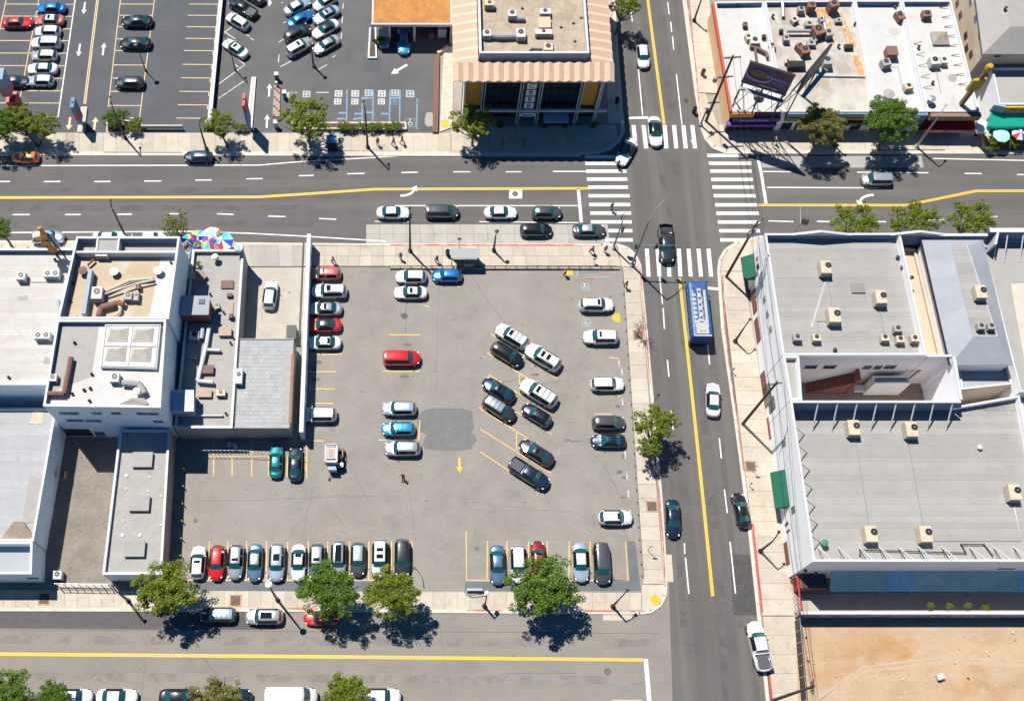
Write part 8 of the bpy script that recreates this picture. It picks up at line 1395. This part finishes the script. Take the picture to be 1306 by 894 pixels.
def orange_sign():
    c = P(70, 322, 9); x, y = c; t = thing('roof_sign', 'tall broken orange and brown sign rising at the front of the wide white roof', 'sign', (x, y, 8.3)); m = mat('faded orange boards', (.5, .22, .05), .8, var=.35, scale=2); m2 = flat('sign pale orange', (.6, .36, .18))
    part('mast', B().tube([(x, y, 8.3), (x, y + .05, 15.0)], [.16, .1], 8), m_black, t); part('mast', B().tube([(x + .9, y, 8.3), (x + .5, y, 14.0)], [.12, .08], 8), m_black, t)
    for dx, z, w_, h_, a, k in ((.1, 10.4, 1.0, 1.5, 20, 0), (-.25, 12.0, 1.1, 1.3, -12, 0), (-.7, 13.2, .9, .9, 15, 1), (.1, 13.6, .7, 1.5, 8, 0), (.15, 15.0, .5, 1.3, 25, 0)): part('sign_board', B().box((x + dx, y - .2, z), (w_, .3, h_), R(a)), m2 if k else m, t)
    part('sign_panel', B().box((x + .7, y + .1, 12.2), (.8, .25, 3.4), R(-15)), flat('sign steel blue', (.2, .36, .55)), t)
orange_sign()
for x, y, h, s_, l, m, rz in [(1021, 14, 3.8, (.9, .8, .9), 'steel box at the top of the stained roof', m_acg, 0), (1020, 62, 3.8, (.9, 1.2, .9), 'cone topped dark unit in the centre of the stained roof', m_duct, 30), (1026, 66, 3.8, (1.2, 1.3, 1.0), 'brown and grey fan box in the centre of the stained roof', m_duct, 10), (1047, 27, 3.8, (.6, .9, .8), 'narrow grey duct head between the orange stains', m_acg, 15), (1069, 28, 3.8, (1.0, .6, .5), 'small blue grey box right of the orange stains', m_acg, 0), (1037, 52, 3.8, (.9, .7, .5), 'blue grey twin box left of the long orange stain', m_acg, 5), (1040, 88, 3.8, (.9, .7, .6), 'little grey box below the blue billboard', m_acg, 0), (996, 41, 3.8, (.5, .5, .5), 'tiny black box beside the first divider', m_black, 0), (1004, 80, 3.8, (.8, .6, .5), 'tan low box left of the long dark unit', m_acb, 0), (974, 48, 3.9, (.5, .6, .5), 'small dark box near the first divider of the corner shop', m_black, 0), (293, 377, 3.7, (.7, .5, .4), 'small rusty box right of the rooftop room', m_duct, 0), (277, 391, 3.7, (.6, .9, .5), 'grey pipe cluster box below the rooftop room', m_acg, 20), (295, 404, 3.7, (.5, .6, .6), 'black box at the roof edge right of the ducts', m_black, 0), (247, 457, 3.7, (.6, .4, .4), 'white low box left of the long white duct', m_acw, 0)]: ac(x, y, h, s_, l, m, rz, fx=0)
for x, y, h, T_ in [(1020, 330, 7.9, EN), (1100, 420, 7.9, EN), (1050, 620, 6.1, ES), (1200, 660, 6.1, ES), (1150, 580, 6.1, ES), (30, 380, 8.3, L1), (60, 460, 8.3, L1), (1140, 40, 3.9, T3), (955, 90, 3.9, T1), (1215, 100, 3.9, T4), (725, 20, 12.6, None), (190, 600, 3.5, A4), (100, 470, 10.3, S2), (280, 455, 3.7, C3)]:
    if T_ is None: continue
    rr = random.Random(x); pts = [P(a, b, h) for a, b in blob(x, y, rr.uniform(3, 8), rr.uniform(2, 5), 9, .3, x)]; part('roof_patch', B().prism(pts, h - .02, h + .022), rr.choice([m_roofconc, m_roofg[2], m_roofw[2]]), T_['T'])
for x0, y0, x1, y1, h, T_ in [(1051, 350, 1062, 398, 7.93, EN), (1062, 410, 1045, 432, 7.93, EN), (1121, 388, 1128, 428, 7.93, EN), (1087, 556, 1109, 676, 6.13, ES), (1160, 558, 1178, 676, 6.13, ES), (1178, 690, 1291, 636, 6.13, ES), (66, 356, 90, 372, 8.33, L1), (30, 360, 64, 352, 8.33, L1), (1193, 84, 1200, 120, 3.93, T4), (1130, 86, 1150, 110, 3.93, T3)]:
    a, b = P(x0, y0, h), P(x1, y1, h); part('conduit', B().tube([(*a, h + .06), (b.x, a.y, h + .06), (*b, h + .06)], .035, 5), m_steel, T_['T'])

# oil-darkened lane centres, broken and faint
m_laneA = mat('oil darkened lane', (.082, .078, .075), .88, var=.15, scale=.3, fine=.2, stain=(.105, .1, .096), st_amt=1, st_scale=.35, st_pos=(.4, .56)); m_laneC = mat('oil darkened side street', (.175, .16, .142), .88, var=.12, scale=.3, fine=.2, stain=(.225, .206, .18), st_amt=1, st_scale=.35, st_pos=(.4, .56))
for y in (221.5 + 20, 264, 285): stripe([(0, y + 2), (180, y + 1.5), (400, y + 1)], .9, m_laneA, roadA, .0056, 'oil_band')
for pts in ([(840, 200), (858, 300), (864, 353), (872, 440)], [(880, 360), (893, 480), (905, 600), (920, 760), (925, 894)], [(836, 440), (852, 560), (866, 700), (872, 800)], [(806, 60), (822, 140)], [(845, 20), (856, 140)], [(905, 420), (925, 620), (945, 800)]): stripe(pts, .8, m_laneA, roadB, .0096, 'oil_band')
for y in (815, 862): stripe([(0, y), (400, y + 3), (830, y + 5)], .9, m_laneC, roadC, .0136, 'oil_band')
